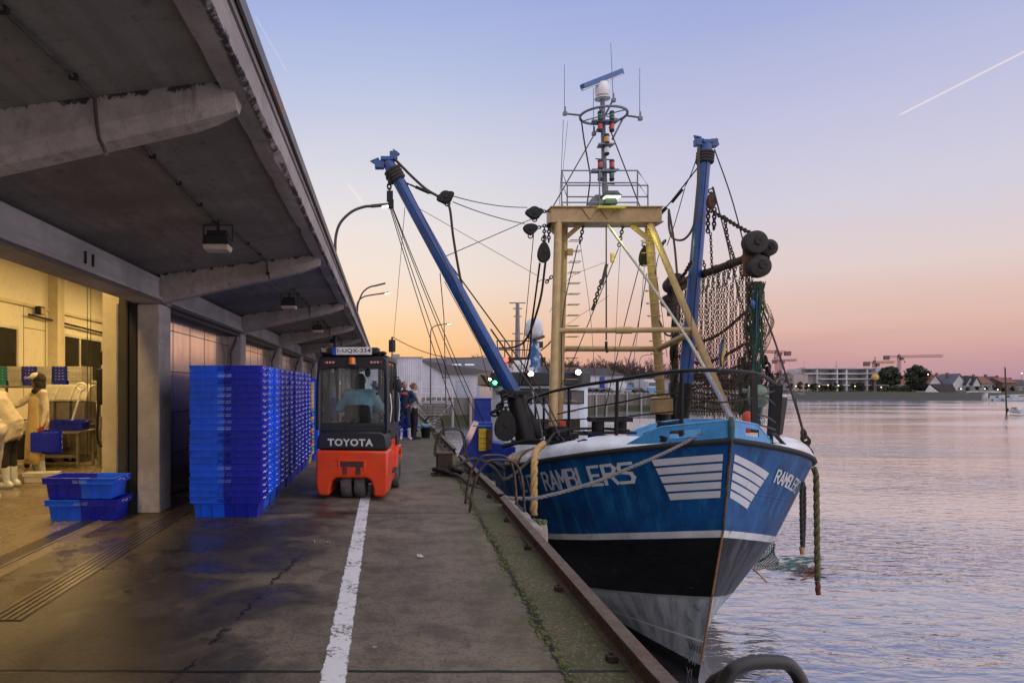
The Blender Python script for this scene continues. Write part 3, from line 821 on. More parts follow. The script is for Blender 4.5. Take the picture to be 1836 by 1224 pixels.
# moss cushions and grass blades rooted in the long crack
b = MB(); y = 2.6
while y < 26:
    x = .885+.0325*y + .05*(MN.noise((y*2.1, 3, 1)))
    if MN.noise((y*1.3, 0, 7)) > -.25:
        for k in range(R.randint(1, 4)):
            b.m = 0; b.ball((x+R.gauss(0, .022), y+R.gauss(0, .04), .002), (R.uniform(.008, .026), R.uniform(.012, .04), R.uniform(.005, .014)), 6, 4)
        for k in range(R.randint(0, 6)):
            a = R.uniform(0, 2*PI); h = R.uniform(.012, .045); px, py = x+R.gauss(0, .018), y+R.gauss(0, .05); w_ = .003
            b.m = 1; b.add([(px-w_, py, 0), (px+w_, py, 0), (px+math.cos(a)*h*.6, py+math.sin(a)*h*.6, h)], [(0, 1, 2)])
    y += R.uniform(.02, .10)
M['blade'] = mat('blade', (.06, .07, .02), .9, scale=9)
tag(b.build('moss', [M['moss'], M['blade']], loc=(1.1, 8, 0)), 'dark moss and grass growing along the long crack', 'moss', kind='stuff')

# feathers and shells on the concrete
M['feather'] = mat('feather', (.6, .59, .6), .8)
def feather(x, y, a, L, label):
    b = MB()
    for k in range(7):
        aa = a + R.uniform(-.8, .8)
        c, s = math.cos(aa), math.sin(aa); l = L*R.uniform(.5, 1)
        b.add([(x, y, .008), (x+c*l*.5-s*l*.16, y+s*l*.5+c*l*.16, .02+R.uniform(0, .02)), (x+c*l, y+s*l, .010), (x+c*l*.5+s*l*.14, y+s*l*.5-c*l*.14, .012)], [(0, 1, 2, 3)])
    tag(b.build('feather', M['feather']), label, 'feather', 'white feathers lying on the quay')
feather(.30, 6.39, .4, .075, 'white gull feather lying in the middle of the concrete, between line and crack')
feather(-.56, 6.95, 2.6, .075, 'white feather lying just to the hall side of the white line')
feather(-.72, 7.0, 2.2, .04, 'tiny pale feather scrap lying between the wet patch and the white line')

# ------------------------------------------------------------------ mooring lines and fender ropes
def ropeobj(pts, r, m, label, strands=True, n=5):
    b = MB()
    if strands: b.rope(pts, r, n)
    else: b.tube(pts, r, 8)
    return tag(b.build('rope', m, smooth=180), label, 'rope')
# ------------------------------------------------------------------ fish crates
def plastic(name, col, rough=.38):
    m, T, b = newmat(name)
    oc = T.n('ShaderNodeTexCoord').outputs['Object']; rnd = T.n('ShaderNodeObjectInfo').outputs['Random']
    off = T.n('ShaderNodeVectorMath', _operation='ADD', i0=oc, i1=T.n('ShaderNodeCombineXYZ', X=T.math('MULTIPLY', rnd, 37.0), Y=rnd, Z=T.math('MULTIPLY', rnd, 11.0)).outputs[0]).outputs[0]
    n1 = T.noise(off, 5, 6, .65); n2 = T.noise(T.scale(off, 1, 1, 6), 20, 4, .7)
    c = T.mix(T.math('MULTIPLY', T.step(n1, .4, .7), .35), c4(col), c4(tuple(q*.6 for q in col)))
    c = T.mix(T.math('MULTIPLY', T.step(n2, .56, .74), .24), c, (.3, .36, .5, 1))
    c = T.n('ShaderNodeHueSaturation', Color=c, Value=T.math('MULTIPLY_ADD', rnd, .24, .88)).outputs[0]
    T.t.links.new(c, b.inputs['Base Color'])
    T.t.links.new(T.math('MULTIPLY_ADD', n1, .25, rough-.1), b.inputs['Roughness'])
    return m
M['blue_light'] = plastic('blue_light', (.003, .115, .92))
M['blue_dark'] = plastic('blue_dark', (.002, .014, .46))
M['lip_glint'] = plastic('lip_glint', (.75, .78, .88), .3)
M['print_white'] = plastic('print_white', (.25, .42, .75), .6)
CL, CW, CH, BAND = .86, .50, .252, .0755          # length, width, height, height of the rim band

def crate_mesh(cols=(0, 1), lips=True):
    """nesting fish box: tapered tub, deep rim band with ribs, hand grips; one end in the other blue"""
    b = MB()
    xs = (-CL/2, -.02, CL/2)
    for h in (0, 1):
        b.m = cols[h]
        s = -1 if h == 0 else 1
        X = s*CL/2; Xb = s*(CL/2-.055); xm = -.02
        zt, zr = CH, CH-BAND
        for t in (-1, 1):
            Y = t*CW/2; Yb = t*(CW/2-.045); Yi = t*(CW/2-.018)
            y2 = t*(CW/2-.028)
            # long side: band, ledge, tub wall, inside
            b.quad((xm, Y, zr), (X, Y, zr), (X, Y, zt), (xm, Y, zt))
            b.quad((xm, y2, zr), (X, y2, zr), (X, Y, zr), (xm, Y, zr))
            b.quad((xm, Yb, 0), (Xb, Yb, 0), (s*(CL/2-.034), y2, zr), (xm, y2, zr))
            b.quad((xm, Y, zt), (X, Y, zt), (X-s*.018, Yi, zt), (xm, Yi, zt))
            b.quad((xm, Yi, zt), (X-s*.018, Yi, zt), (Xb-s*.012, Yb-t*.012, .012), (xm, Yb-t*.012, .012))
            for x in ((s*.145+xm*.5), s*.285):
                b.box(x-.004, x+.004, Y-t*.002, Y+t*.007, zr+.004, zt-.004)
                b.box(x-.005, x+.005, Yb, y2+t*.006, .0, zr)
            b.box(min(xm, X), max(xm, X), Y-t*.001, Y+t*.015, zt-.013, zt)
            b.box(min(xm, X), max(xm, X), Y-t*.001, Y+t*.006, zr, zr+.008)
        # end
        x2 = s*(CL/2-.028)
        b.quad((X, -CW/2, zr), (X, CW/2, zr), (X, CW/2, zt), (X, -CW/2, zt))
        b.quad((x2, -CW/2, zr), (x2, CW/2, zr), (X, CW/2, zr), (X, -CW/2, zr))
        b.quad((Xb, -CW/2+.045, 0), (Xb, CW/2-.045, 0), (s*(CL/2-.034), CW/2-.028, zr), (s*(CL/2-.034), -CW/2+.028, zr))
        b.quad((X, -CW/2, zt), (X, CW/2, zt), (X-s*.018, CW/2-.018, zt), (X-s*.018, -CW/2+.018, zt))
        b.quad((X-s*.018, -CW/2+.018, zt), (X-s*.018, CW/2-.018, zt), (Xb-s*.012, CW/2-.057, .012), (Xb-s*.012, -CW/2+.057, .012))
        b.box(X-s*.001, X+s*.014, -CW/2, CW/2, zt-.013, zt)
        for y in (-.235, -.12, .12, .235): b.box(X-s*.002, X+s*.008, y-.005, y+.005, zr+.004, zt-.004)
        b.quad((xm, -CW/2+.045, 0), (Xb, -CW/2+.045, 0), (Xb, CW/2-.045, 0), (xm, CW/2-.045, 0))
        b.quad((xm, -CW/2+.057, .012), (Xb-s*.012, -CW/2+.057, .012), (Xb-s*.012, CW/2-.057, .012), (xm, CW/2-.057, .012))
        if lips:                                             # grip edge, the sky's glint painted in as pale plastic
            b.m = 2
            pts = [(X+s*.012, -.15, zt-.032), (X+s*.019, -.09, zt-.018), (X+s*.019, .0, zt-.016), (X+s*.019, .09, zt-.018), (X+s*.012, .15, zt-.032)]
            b.tube(pts[:2], .0045, 4); b.tube(pts[3:], .0045, 4); b.tube([(X+s*.012, -.03, zt-.045), (X+s*.016, .03, zt-.032)], .006, 4)
            b.m = 3
            for t in (-1, 1):
                Y = t*(CW/2+.0015)
                for k in range(7):
                    x = -.085+.022*k + (.0 if k < 4 else .012)
                    b.quad((x, Y, zt-.038), (x+.015, Y, zt-.038), (x+.015, Y, zt-.027), (x, Y, zt-.027))
                    b.quad((x-.012, Y, zt-.060), (x+.007, Y, zt-.060), (x+.007, Y, zt-.048), (x-.012, Y, zt-.048))
    me_o = b.build('fish_crate', [M['blue_light'], M['blue_dark'], M['lip_glint'], M['print_white']], loc=(0, 0, 0), bevel=None)
    return me_o
proto = crate_mesh()
CRATE_USED = False
def crate(x, y, z, flip, label, group, yaw=0.0, src=None):
    global CRATE_USED
    src = src or proto
    if src is proto and not CRATE_USED: o = src; CRATE_USED = True
    else: o = src.copy(); C.objects.link(o)
    o.location = (x, y, z); o.rotation_euler = (0, 0, (PI if flip else 0) + yaw)
    return tag(o, label, 'crate', group)
NL = 21
SX = -1.955
def level(k): return 'topmost' if k == NL-1 else 'lowest, on the ground,' if k == 0 else '%s from the top' % ords[NL-1-k]
SP = .0804
names = ['front stack of the long row', 'second stack of the row', 'third stack of the row', 'fourth stack of the row', 'fifth stack of the row', 'sixth stack of the row', 'seventh stack of the row', 'eighth stack of the row', 'ninth stack of the row', 'tenth stack of the row', 'last stack of the row']
flips = [0, 1, 1, 0, 0, 0, 0, 0, 0, 0, 0]
for st in range(11):
    y = 8.33 + CW/2 + st*(CW+.018)
    jx = R.uniform(-.012, .012)
    for k in range(NL):
        crate(SX+jx+R.gauss(0, .0035), y+R.gauss(0, .003), k*SP, flips[st],
              'blue fish crate, %s in the %s' % (level(k), names[st]), 'nested blue crates stacked along the hall', R.gauss(0, .004))
# mixed stack of coloured boxes and one more blue row behind
M['box_yellow'] = plastic('box_yellow', (.62, .40, .05)); M['box_teal'] = plastic('box_teal', (.02, .28, .27)); M['box_white'] = plastic('box_white', (.62, .6, .55)); M['box_red'] = plastic('box_red', (.4, .03, .02))
def variant(c1, c2):
    o = proto.copy(); o.data = proto.data.copy(); C.objects.link(o)
    o.data.materials[0] = M[c1]; o.data.materials[1] = M[c2]
    return o
VAR = {k: variant(*v) for k, v in {'yellow': ('box_yellow', 'box_yellow'), 'teal': ('box_teal', 'box_teal'), 'white': ('box_white', 'box_white'), 'red': ('box_red', 'box_red'), 'navy': ('blue_dark', 'blue_dark')}.items()}
USED = set()
def vcrate(kind, *a, **k):
    o = VAR[kind]
    if kind in USED: o = o.copy(); C.objects.link(o)
    USED.add(kind)
    x, y, z, yaw, label, group = a
    o.name = 'coloured_crate'; o.location = (x, y, z); o.rotation_euler = (0, 0, yaw); sc = k.get('scale', 1.0); o.scale = (sc, sc, sc)  # same nesting crates as the blue ones, in other colours
    return tag(o, label, 'crate', group)
seq = ['yellow', 'teal', 'yellow', 'red', 'teal', 'red', 'yellow', 'navy', 'teal', 'yellow', 'navy', 'teal', 'yellow', 'yellow', 'yellow', 'white', 'yellow', 'yellow', 'yellow']
NL2 = len(seq)
for k, c in enumerate(seq):
    lv = 'topmost' if k == NL2-1 else 'lowest' if k == 0 else '%s from the top' % ords[NL2-1-k]
    vcrate(c, SX-.0, 14.42, k*SP, 0, '%s crate, %s in the mixed colour stack behind the blue row' % ({'navy': 'dark blue'}.get(c, c), lv), 'mixed colour crates behind the blue row')
for st in range(1):
    for k in range(20):
        lv = 'topmost' if k == 19 else 'lowest' if k == 0 else '%s from the top' % ords[19-k]
        crate(SX+.06, 15.05+st*.52, k*SP, 1, 'blue fish crate, %s in the stack beyond the mixed colour stack' % lv, 'blue crates beyond the mixed stack', R.uniform(-.006, .006))
# two crates outside the gateway, turned so they rest on one another
crate(-3.62, 8.38, .0, 0, 'blue crate lying under another one in front of the gateway', 'crates in front of the gateway', .02)
crate(-3.64, 8.36, CH+.012, 1, 'open blue crate resting, turned round, on another in front of the gateway', 'crates in front of the gateway', -.01)
# crates on the quay behind the two people
for k in range(9):
    lv = 'topmost' if k == 8 else 'lowest' if k == 0 else '%s from the top' % ords[8-k]
    crate(.02, 20.5, k*.18, k % 2, 'blue crate, %s in the quay stack beside the man in navy' % lv, 'blue crates beside the two people', 0)
for k in range(3):
    crate(.62, 21.9, k*.18, k % 2, 'blue crate, %s in the low pile behind the man in navy' % ['lowest', 'middle', 'topmost'][k], 'low pile of blue crates on the quay', 0)
# ------------------------------------------------------------------ lettering
def text_geo(s, weight=.0, track=1.0):
    cu = bpy.data.curves.new('lettering', 'FONT'); cu.body = s; cu.size = 1; cu.offset = weight; cu.space_character = track; cu.resolution_u = 3
    ob = bpy.data.objects.new('lettering', cu); C.objects.link(ob)
    bpy.context.view_layer.update()
    me = bpy.data.meshes.new_from_object(ob.evaluated_get(bpy.context.evaluated_depsgraph_get()))
    vs = [v.co.copy() for v in me.vertices]; fs = [tuple(p.vertices) for p in me.polygons]
    bpy.data.objects.remove(ob); bpy.data.meshes.remove(me); bpy.data.curves.remove(cu)
    x0, x1 = min(v.x for v in vs), max(v.x for v in vs); y0, y1 = min(v.y for v in vs), max(v.y for v in vs)
    return [((v.x-x0)/(x1-x0), (v.y-y0)/(y1-y0)) for v in vs], fs
def add_text(mb, s, o, ax, ay, wd, ht, weight=0.0, track=1.0):
    vs, fs = text_geo(s, weight, track); o, ax, ay = V(o), V(ax), V(ay)
    mb.add([o + ax*(u*wd) + ay*(v*ht) for u, v in vs], fs)

# ------------------------------------------------------------------ people
def limb(mb, a, b, ra, rb, n=10):
    a, b = V(a), V(b); d = b - a; L = d.length
    prof = [(ra*math.sin(t), -ra*math.cos(t)) for t in (.25, .7, 1.15)] + [(ra, 0)] + [(rb, L)] + [(rb*math.cos(t), L+rb*math.sin(t)) for t in (.45, .9, 1.35)]
    mb.lathe(prof, a, d, n)
STAND = dict(pel=(0, 0, .93), chest=(0, .0, 1.27), neck=(0, -.005, 1.45), head=(0, .03, 1.60), sl=(-.175, 0, 1.40), sr=(.175, 0, 1.40),
             el=(-.235, -.03, 1.12), er=(.235, -.03, 1.12), wl=(-.25, .07, .88), wr=(.25, .07, .88),
             hl=(-.09, 0, .90), hr=(.09, 0, .90), kl=(-.105, .02, .49), kr=(.105, .02, .49), al=(-.11, -.02, .09), ar=(.11, -.02, .09),
             tl=(-.125, .14, .035), tr=(.125, .14, .035))
M['skin'] = mat('skin', (.48, .27, .19), .55, col2=(.42, .22, .15), scale=20)
M['skin_dark'] = mat('skin_dark', (.22, .11, .07), .55, scale=20)
M['hair_brown'] = mat('hair_brown', (.06, .035, .02), .6, scale=60, bump=.4, bscale=200)
M['hair_fair'] = mat('hair_fair', (.22, .12, .055), .6, scale=60, bump=.4, bscale=200)
M['hair_black'] = mat('hair_black', (.012, .01, .009), .55, scale=60, bump=.4, bscale=200)
M['eye'] = mat('eye_dark', (.02, .015, .012), .2)
M['lip'] = mat('lip', (.35, .13, .11), .5)
def hand(mb, w, e, palm_n, k=1.0, curl=.35, grip=None):
    """palm, four fingers of two bent joints, thumb off the side"""
    w, e = V(w), V(e); d = (w-e).normalized(); nrm = (V(palm_n) - d*V(palm_n).dot(d)).normalized(); s = d.cross(nrm)
    pc = w + d*.045
    for q in (-.024, -.008, .008, .024): limb(mb, w + s*q*.8 + d*.005, w + d*.085 + s*q, .015, .0125, 6)
    for i, (q, L) in enumerate(((-.030, .062), (-.010, .074), (.011, .070), (.031, .054))):
        p0 = w + d*.085 + s*q; c1 = curl*(1+.12*i)
        d1 = (d*math.cos(c1) + nrm*math.sin(c1)).normalized(); d2 = (d*math.cos(c1*2.4) + nrm*math.sin(c1*2.4)).normalized()
        p1 = p0 + d1*L*.5 + s*q*.12; p2 = p1 + d2*L*.5
        limb(mb, p0, p1, .0098, .009, 6); limb(mb, p1, p2, .009, .0075, 6)
    t0 = w + d*.025 - s*.026*k; t1 = t0 + (d*.6 - s*.7*k + nrm*.35).normalized()*.04; t2 = t1 + (d*.85 - s*.15*k + nrm*.45).normalized()*.03
    limb(mb, t0, t1, .0125, .0105, 6); limb(mb, t1, t2, .0105, .008, 6)

FOLDS = bpy.data.textures.new('folds', 'CLOUDS'); FOLDS.noise_scale = .16; FOLDS.noise_depth = 2
def person(label, loc, yaw, J, head_yaw=0.0, head_pitch=0.0, skin='skin', hair=('hair_brown', 'short'), top=None, legs=None, boots=None, gloves=None, group=None, palm=((1, 0, 0), (-1, 0, 0)), curl=.4, scale=1.0, build=1.0, apron=None, cap=None, hood=None):
    j = dict(STAND); j.update(J)
    Rz = Matrix.Rotation(yaw, 3, 'Z'); L = V(loc)
    W = {k: L + Rz @ (V(v)*scale) for k, v in j.items()}
    S = scale; Bd = build*scale
    t = thing('person', label, 'person', loc, group)
    up = (W['neck']-W['pel']).normalized(); rt = (W['sr']-W['sl']).normalized(); fw = up.cross(rt)
    TM = Matrix((rt, fw, up)).transposed()
    def torso(mb, g):
        mid = W['pel'].lerp(W['chest'], .5)
        mb.ball(W['pel'], ((.165+g)*Bd, (.115+g)*Bd, (.13+g)*S), 16, 10, TM)
        mb.ball(mid, ((.150+g)*Bd, (.108+g)*Bd, (.17+g)*S), 16, 10, TM)
        mb.ball(W['chest'], ((.172+g)*Bd, (.120+g)*Bd, (.17+g)*S), 16, 10, TM)
        for s in 'lr':
            limb(mb, W['chest']+up*.07*S, W['s'+s], (.095+g)*Bd, (.062+g)*Bd)
        limb(mb, W['chest']+up*.1*S, W['neck'], (.09+g)*Bd, (.055+g)*S)
    def arms(mb, g, to=1.0):
        for s in 'lr':
            limb(mb, W['s'+s], W['e'+s], (.056+g)*Bd, (.042+g)*Bd)
            limb(mb, W['e'+s], W['e'+s].lerp(W['w'+s], to), (.042+g)*Bd, (.027+g*.9)*S)
    def legsf(mb, g, to=1.0):
        for s in 'lr':
            limb(mb, W['pel'].lerp(W['h'+s], .9), W['k'+s], (.088+g)*Bd, (.058+g)*Bd)
            limb(mb, W['k'+s], W['k'+s].lerp(W['a'+s], to), (.057+g)*Bd, (.04+g*(.3 if to > .95 else 1))*S)
    def feet(mb, g):
        for s in 'lr':
            a, tt = W['a'+s], W['t'+s]; h = (a+(tt-a)*-.35); h.z = tt.z+.005
            limb(mb, a, h, (.038+g)*S, (.036+g)*S); limb(mb, h, tt, (.038+g)*S, (.038+g)*S)
    # body: one continuous skin
    b = MB(); torso(b, 0); arms(b, 0); legsf(b, 0); feet(b, 0)
    limb(b, W['neck']-up*.03*S, W['head']-V((0, 0, .05*S)), .056*S, .052*S)
    HM = Rz @ Matrix.Rotation(head_yaw, 3, 'Z') @ Matrix.Rotation(head_pitch, 3, 'X')
    hc = W['head']
    def hp(x, y, z): return hc + HM @ (V((x, y, z))*S)
    b.ball(hp(0, -.008, .03), (.074*S, .092*S, .092*S), 16, 12, HM)
    b.ball(hp(0, .022, -.035), (.058*S, .068*S, .075*S), 14, 10, HM)
    limb(b, hp(0, .082, .012), hp(0, .105, -.022), .010*S, .016*S, 8)
    b.ball(hp(0, .07, -.085), (.026*S, .02*S, .018*S), 10, 6, HM)
    for s in (-1, 1): b.ball(hp(s*.076, -.005, -.005), (.010*S, .022*S, .034*S), 8, 8, HM)
    hm = MB()
    for q, s in enumerate('lr'):
        hand(hm if gloves else b, W['w'+s], W['e'+s], Rz @ V(palm[q]), 1 if s == 'l' else -1, curl)
    def wrap(mb, name, m, vox):
        o = mb.build(name, M[m] if isinstance(m, str) else m, t, smooth=180)
        r = o.modifiers.new('skin', 'REMESH'); r.mode = 'VOXEL'; r.voxel_size = vox; r.use_smooth_shade = True
        q = o.modifiers.new('soft', 'SMOOTH'); q.factor = .5; q.iterations = 4
        if vox > .0125:                                      # cloth hangs in folds
            q = o.modifiers.new('folds', 'DISPLACE'); q.texture = FOLDS; q.strength = .022; q.mid_level = .5; q.texture_coords = 'GLOBAL'
        return o
    wrap(b, 'body', skin, .0085)
    if gloves:
        for q, s in enumerate('lr'):
            hm = MB(); hand(hm, W['w'+s], W['e'+s], Rz @ V(palm[q]), 1 if s == 'l' else -1, curl)
            limb(hm, W['w'+s]-(W['w'+s]-W['e'+s]).normalized()*.06, W['w'+s]+(W['w'+s]-W['e'+s]).normalized()*.03, .042, .034); wrap(hm, 'glove', gloves, .008)
    e = MB()
    for s in (-1, 1): e.ball(hp(s*.031, .073, .012), (.013*S, .008*S, .007*S), 8, 6, HM)
    e.build('eyes', M['eye'], t, smooth=180)
    e = MB(); e.ball(hp(0, .086, -.058), (.022*S, .008*S, .007*S), 8, 6, HM); e.build('mouth', M['lip'], t, smooth=180)
    e = MB()
    for s in (-1, 1): e.ball(hp(s*.031, .080, .032), (.018*S, .006*S, .004*S), 8, 6, HM)
    e.build('eyebrows', M[hair[0]], t, smooth=180)
    if hair[1]:
        h = MB()
        h.ball(hp(0, -.022, .052), (.080*S, .088*S, .082*S), 16, 10, HM)
        h.ball(hp(0, -.055, .0), (.072*S, .05*S, .075*S), 14, 10, HM)
        if hair[1] == 'bun':
            h.ball(hp(0, -.125, .03), (.042*S, .04*S, .045*S), 10, 8, HM); h.ball(hp(0, -.08, -.01), (.07*S, .05*S, .07*S), 10, 8, HM)
        if hair[1] == 'long':
            h.ball(hp(0, -.055, -.07), (.085*S, .055*S, .11*S), 12, 8, HM); h.ball(hp(0, -.03, .02), (.092*S, .09*S, .10*S), 12, 8, HM)
        wrap(h, 'hair', hair[0], .010)
    if top:
        c = MB(); torso(c, .013); arms(c, .012, .95)
        limb(c, W['chest']-up*.02, W['pel'], .145*Bd, .150*Bd, 16)
        if top[1] == 'coat':                                 # long coat: a hanging oval tube with shallow flutes, hem at mid thigh
            th = W['pel'].lerp((W['kl']+W['kr'])/2, .62)
            path = [W['chest']+up*.05*S, W['chest'].lerp(W['pel'], .5), W['pel'], W['pel'].lerp(th, .5), th]
            rows = []
            for i, p in enumerate(path):
                wx, wy = (.165, .185, .205, .215, .225)[i]*Bd, (.125, .135, .160, .165, .172)[i]*Bd
                rows.append([p + TM @ V((math.cos(a)*wx*(1+.035*i*math.cos(8*a+i*.3)*.5), math.sin(a)*wy*(1+.035*i*math.cos(8*a)*.5), 0)) for a in [2*PI*k/48 for k in range(48)]])
            o_ = len(c.v); c.v += [tuple(p) for r in rows for p in r]
            for i in range(4):
                for k in range(48): c.f.append([o_+i*48+k, o_+i*48+(k+1) % 48, o_+(i+1)*48+(k+1) % 48, o_+(i+1)*48+k]); c.mi.append(0)
            c.f.append([o_+k for k in range(47, -1, -1)]); c.f.append([o_+4*48+k for k in range(48)]); c.mi += [0, 0]
        wrap(c, top[1], top[0], .013)
        c = MB(); c.tube([W['neck']+V((math.cos(a)*.072*S, math.sin(a)*.072*S, .012)) for a in [2*PI*k/14 for k in range(14)]], .018*S, 6, closed=True); c.build('collar', M[top[0]] if isinstance(top[0], str) else top[0], t, smooth=180)
    if legs:
        c = MB(); c.ball(W['pel'], (.178*Bd, .132*Bd, .135*S), 16, 10, TM); legsf(c, .016, legs[2] if len(legs) > 2 else .95); wrap(c, legs[1], legs[0], .013)
    if boots:
        c = MB(); feet(c, .012)
        for s in 'lr': limb(c, W['a'+s], W['a'+s].lerp(W['k'+s], boots[1]), .05*S, .062*S)
        wrap(c, 'boots', boots[0], .012)
        for s in 'lr':
            pass
    if hood:
        c = MB(); c.ball(hp(0, -.03, .03), (.098*S, .105*S, .115*S), 14, 10, HM); c.ball(hp(0, -.045, -.07), (.10*S, .085*S, .13*S), 14, 10, HM); c.ball(hp(0, -.02, -.16), (.13*S, .11*S, .07*S), 14, 8, HM)
        wrap(c, 'hood', hood, .011)
    if cap:
        c = MB(); c.ball(hp(0, .012, .075), (.092*S, .11*S, .07*S), 14, 8, HM); c.obox(hp(0, .145, .058), (.13*S, .11*S, .014*S), HM)
        wrap(c, 'cap', cap, .009)
    if apron:
        rows = []
        for k in range(11):
            z = k/10; row = []
            for i in range(9):
                a = -1.15 + 2.3*i/8
                ctr = W['chest'].lerp(W['pel'], min(1, z*2.0)); ctr = ctr + V((0, 0, -max(0, z-.5)*1.35*S)) if z > .5 else ctr + up*(.1-.2*z)*S
                wd = (.12+.10*min(1, z*2))*Bd; dp = (.155+.03*math.sin(i*1.7+k*.5)*z+.05*z)*Bd
                row.append(ctr + (Rz @ V((math.sin(a)*wd*1.15, math.cos(a)*dp, 0))))
            rows.append(row)
        c = MB(); c.grid(rows)
        o = c.build('apron', M[apron], t, smooth=180)
        q = o.modifiers.new('thick', 'SOLIDIFY'); q.thickness = .006
    return t, W

M['navy_cloth'] = mat('navy_cloth', (.012, .03, .085), .8, col2=(.008, .018, .05), scale=9, bump=.3, bscale=25)
M['sweater'] = mat('sweater', (.58, .55, .56), .9, col2=(.48, .45, .46), scale=9, bump=.4, bscale=60)
M['black_cloth'] = mat('black_cloth', (.018, .018, .02), .8, scale=9, bump=.2)
M['white_boot'] = mat('white_boot', (.62, .64, .68), .4, col2=(.5, .52, .55), scale=9)
M['orange_glove'] = mat('orange_glove', (.62, .10, .03), .55, scale=9)
M['red_glove'] = mat('red_glove', (.30, .05, .025), .6, scale=9)
M['teal_shirt'] = mat('teal_shirt', (.30, .56, .64), .85, col2=(.22, .45, .53), scale=7, bump=.35, bscale=18)
M['denim'] = mat('denim', (.03, .05, .10), .85, scale=9)
M['work_white'] = mat('work_white', (.60, .55, .47), .85, col2=(.42, .37, .30), scale=3, bump=.45, bscale=14)
M['apron_pvc'] = mat('apron_pvc', (.55, .42, .2), .4, col2=(.45, .33, .15), scale=4, bump=.2, bscale=8)

# two people waiting on the quay
person('man in navy overalls and white boots standing on the quay with orange gloves', (.60, 20.7, 0), PI, dict(
        el=(-.30, .10, 1.22), wl=(-.12, .20, 1.02), er=(.30, .08, 1.33), wr=(.06, .21, 1.36), kl=(-.11, .02, .49), al=(-.14, -.02, .09), tl=(-.17, .13, .035)),
       head_yaw=.35, head_pitch=.12, hair=('hair_brown', 'short'), top=('navy_cloth', 'jacket'), legs=('navy_cloth', 'trousers', .62), boots=('white_boot', .62), gloves='orange_glove', palm=((1, -.3, 0), (-.2, -1, 0)), scale=1.02, build=.98)
person('woman in a white sweater and black trousers standing with folded arms', (.88, 20.9, 0), -1.25, dict(
        el=(-.235, .10, 1.13), wl=(.05, .24, 1.17), er=(.235, .10, 1.12), wr=(-.06, .25, 1.11), kl=(-.08, .02, .49), kr=(.08, .03, .49)),
       head_yaw=-.15, hair=('hair_fair', 'bun'), top=('sweater', 'sweater'), legs=('black_cloth', 'trousers', .97), boots=('black_cloth', .3), palm=((0, -1, 0), (0, -1, 0)), scale=1.0, build=1.06)
# hall workers
pw, W = person('hall worker in yellow apron, dark hood and white cap carrying a blue box', (-6.02, 11.9, 0), 2.35, dict(
        er=(.22, .25, 1.22), wr=(.10, .50, 1.12), el=(-.22, -.03, 1.12), wl=(-.24, .04, .86), kl=(-.11, .05, .49)),
       head_yaw=-.75, skin='skin_dark', hair=('hair_black', None), top=('work_white', 'jacket'), legs=('apron_pvc', 'trousers', .7), boots=('white_boot', .6), gloves='red_glove', apron='apron_pvc', hood='black_cloth', cap='white_cloth', palm=((1, 0, 0), (-.2, 0, -1)), curl=.9, scale=1.06)
person('bending hall worker in white overalls beside the gateway', (-5.56, 9.55, 0), 1.75, dict(
        pel=(0, -.08, .88), chest=(0, .22, 1.12), neck=(0, .36, 1.22), head=(0, .50, 1.22), sl=(-.18, .30, 1.2), sr=(.18, .30, 1.2), el=(-.2, .42, .92), er=(.2, .42, .92), wl=(-.16, .5, .66), wr=(.16, .5, .66),
        hl=(-.09, -.08, .86), hr=(.09, -.08, .86), kl=(-.12, -.02, .47), kr=(.12, -.05, .47)),
       skin='skin_dark', hair=('hair_black', 'short'), top=('work_white', 'coat'), legs=('work_white', 'trousers', .6), boots=('white_boot', .6), gloves='red_glove', scale=1.12, build=1.0)
person('hall worker in a long pale coat leaning over, behind the bending worker', (-6.0, 10.9, 0), 1.6, dict(
        pel=(0, -.05, .92), chest=(0, .14, 1.24), neck=(0, .24, 1.38), head=(0, .33, 1.45), sl=(-.18, .18, 1.35), sr=(.18, .18, 1.35), el=(-.22, .30, 1.08), er=(.22, .30, 1.08), wl=(-.16, .5, .95), wr=(.16, .5, .95)),
       skin='skin_dark', hair=('hair_black', 'short'), top=('work_white', 'coat'), legs=('black_cloth', 'trousers', .7), boots=('white_boot', .5), gloves='red_glove', scale=1.08, build=1.0, cap='white_cloth')
# the blue box the worker carries on edge, and boxes at his feet
hx = W['wl']
vcrate('navy', hx.x+.05, hx.y-.02, hx.z-.52, 0, 'dark blue box held on edge by the worker in the yellow apron', 'boxes carried in the hall', scale=.56)
VARo = [o for o in C.objects if o.get('label', '').startswith('dark blue box held')][0]
VARo.rotation_euler = (-PI/2, 0, 0); VARo.location = (hx.x+.05, hx.y-.06, hx.z-.26); VARo.scale = (.58, .78, .6)
vcrate('white', -5.80, 11.55, 0, .2, 'white fish box on the wet hall floor under the carried blue box', 'boxes on the hall floor', scale=.62)
vcrate('white', -6.35, 11.0, 0, 1.2, 'white fish box on the hall floor beside the leaning workers', 'boxes on the hall floor', scale=.6)

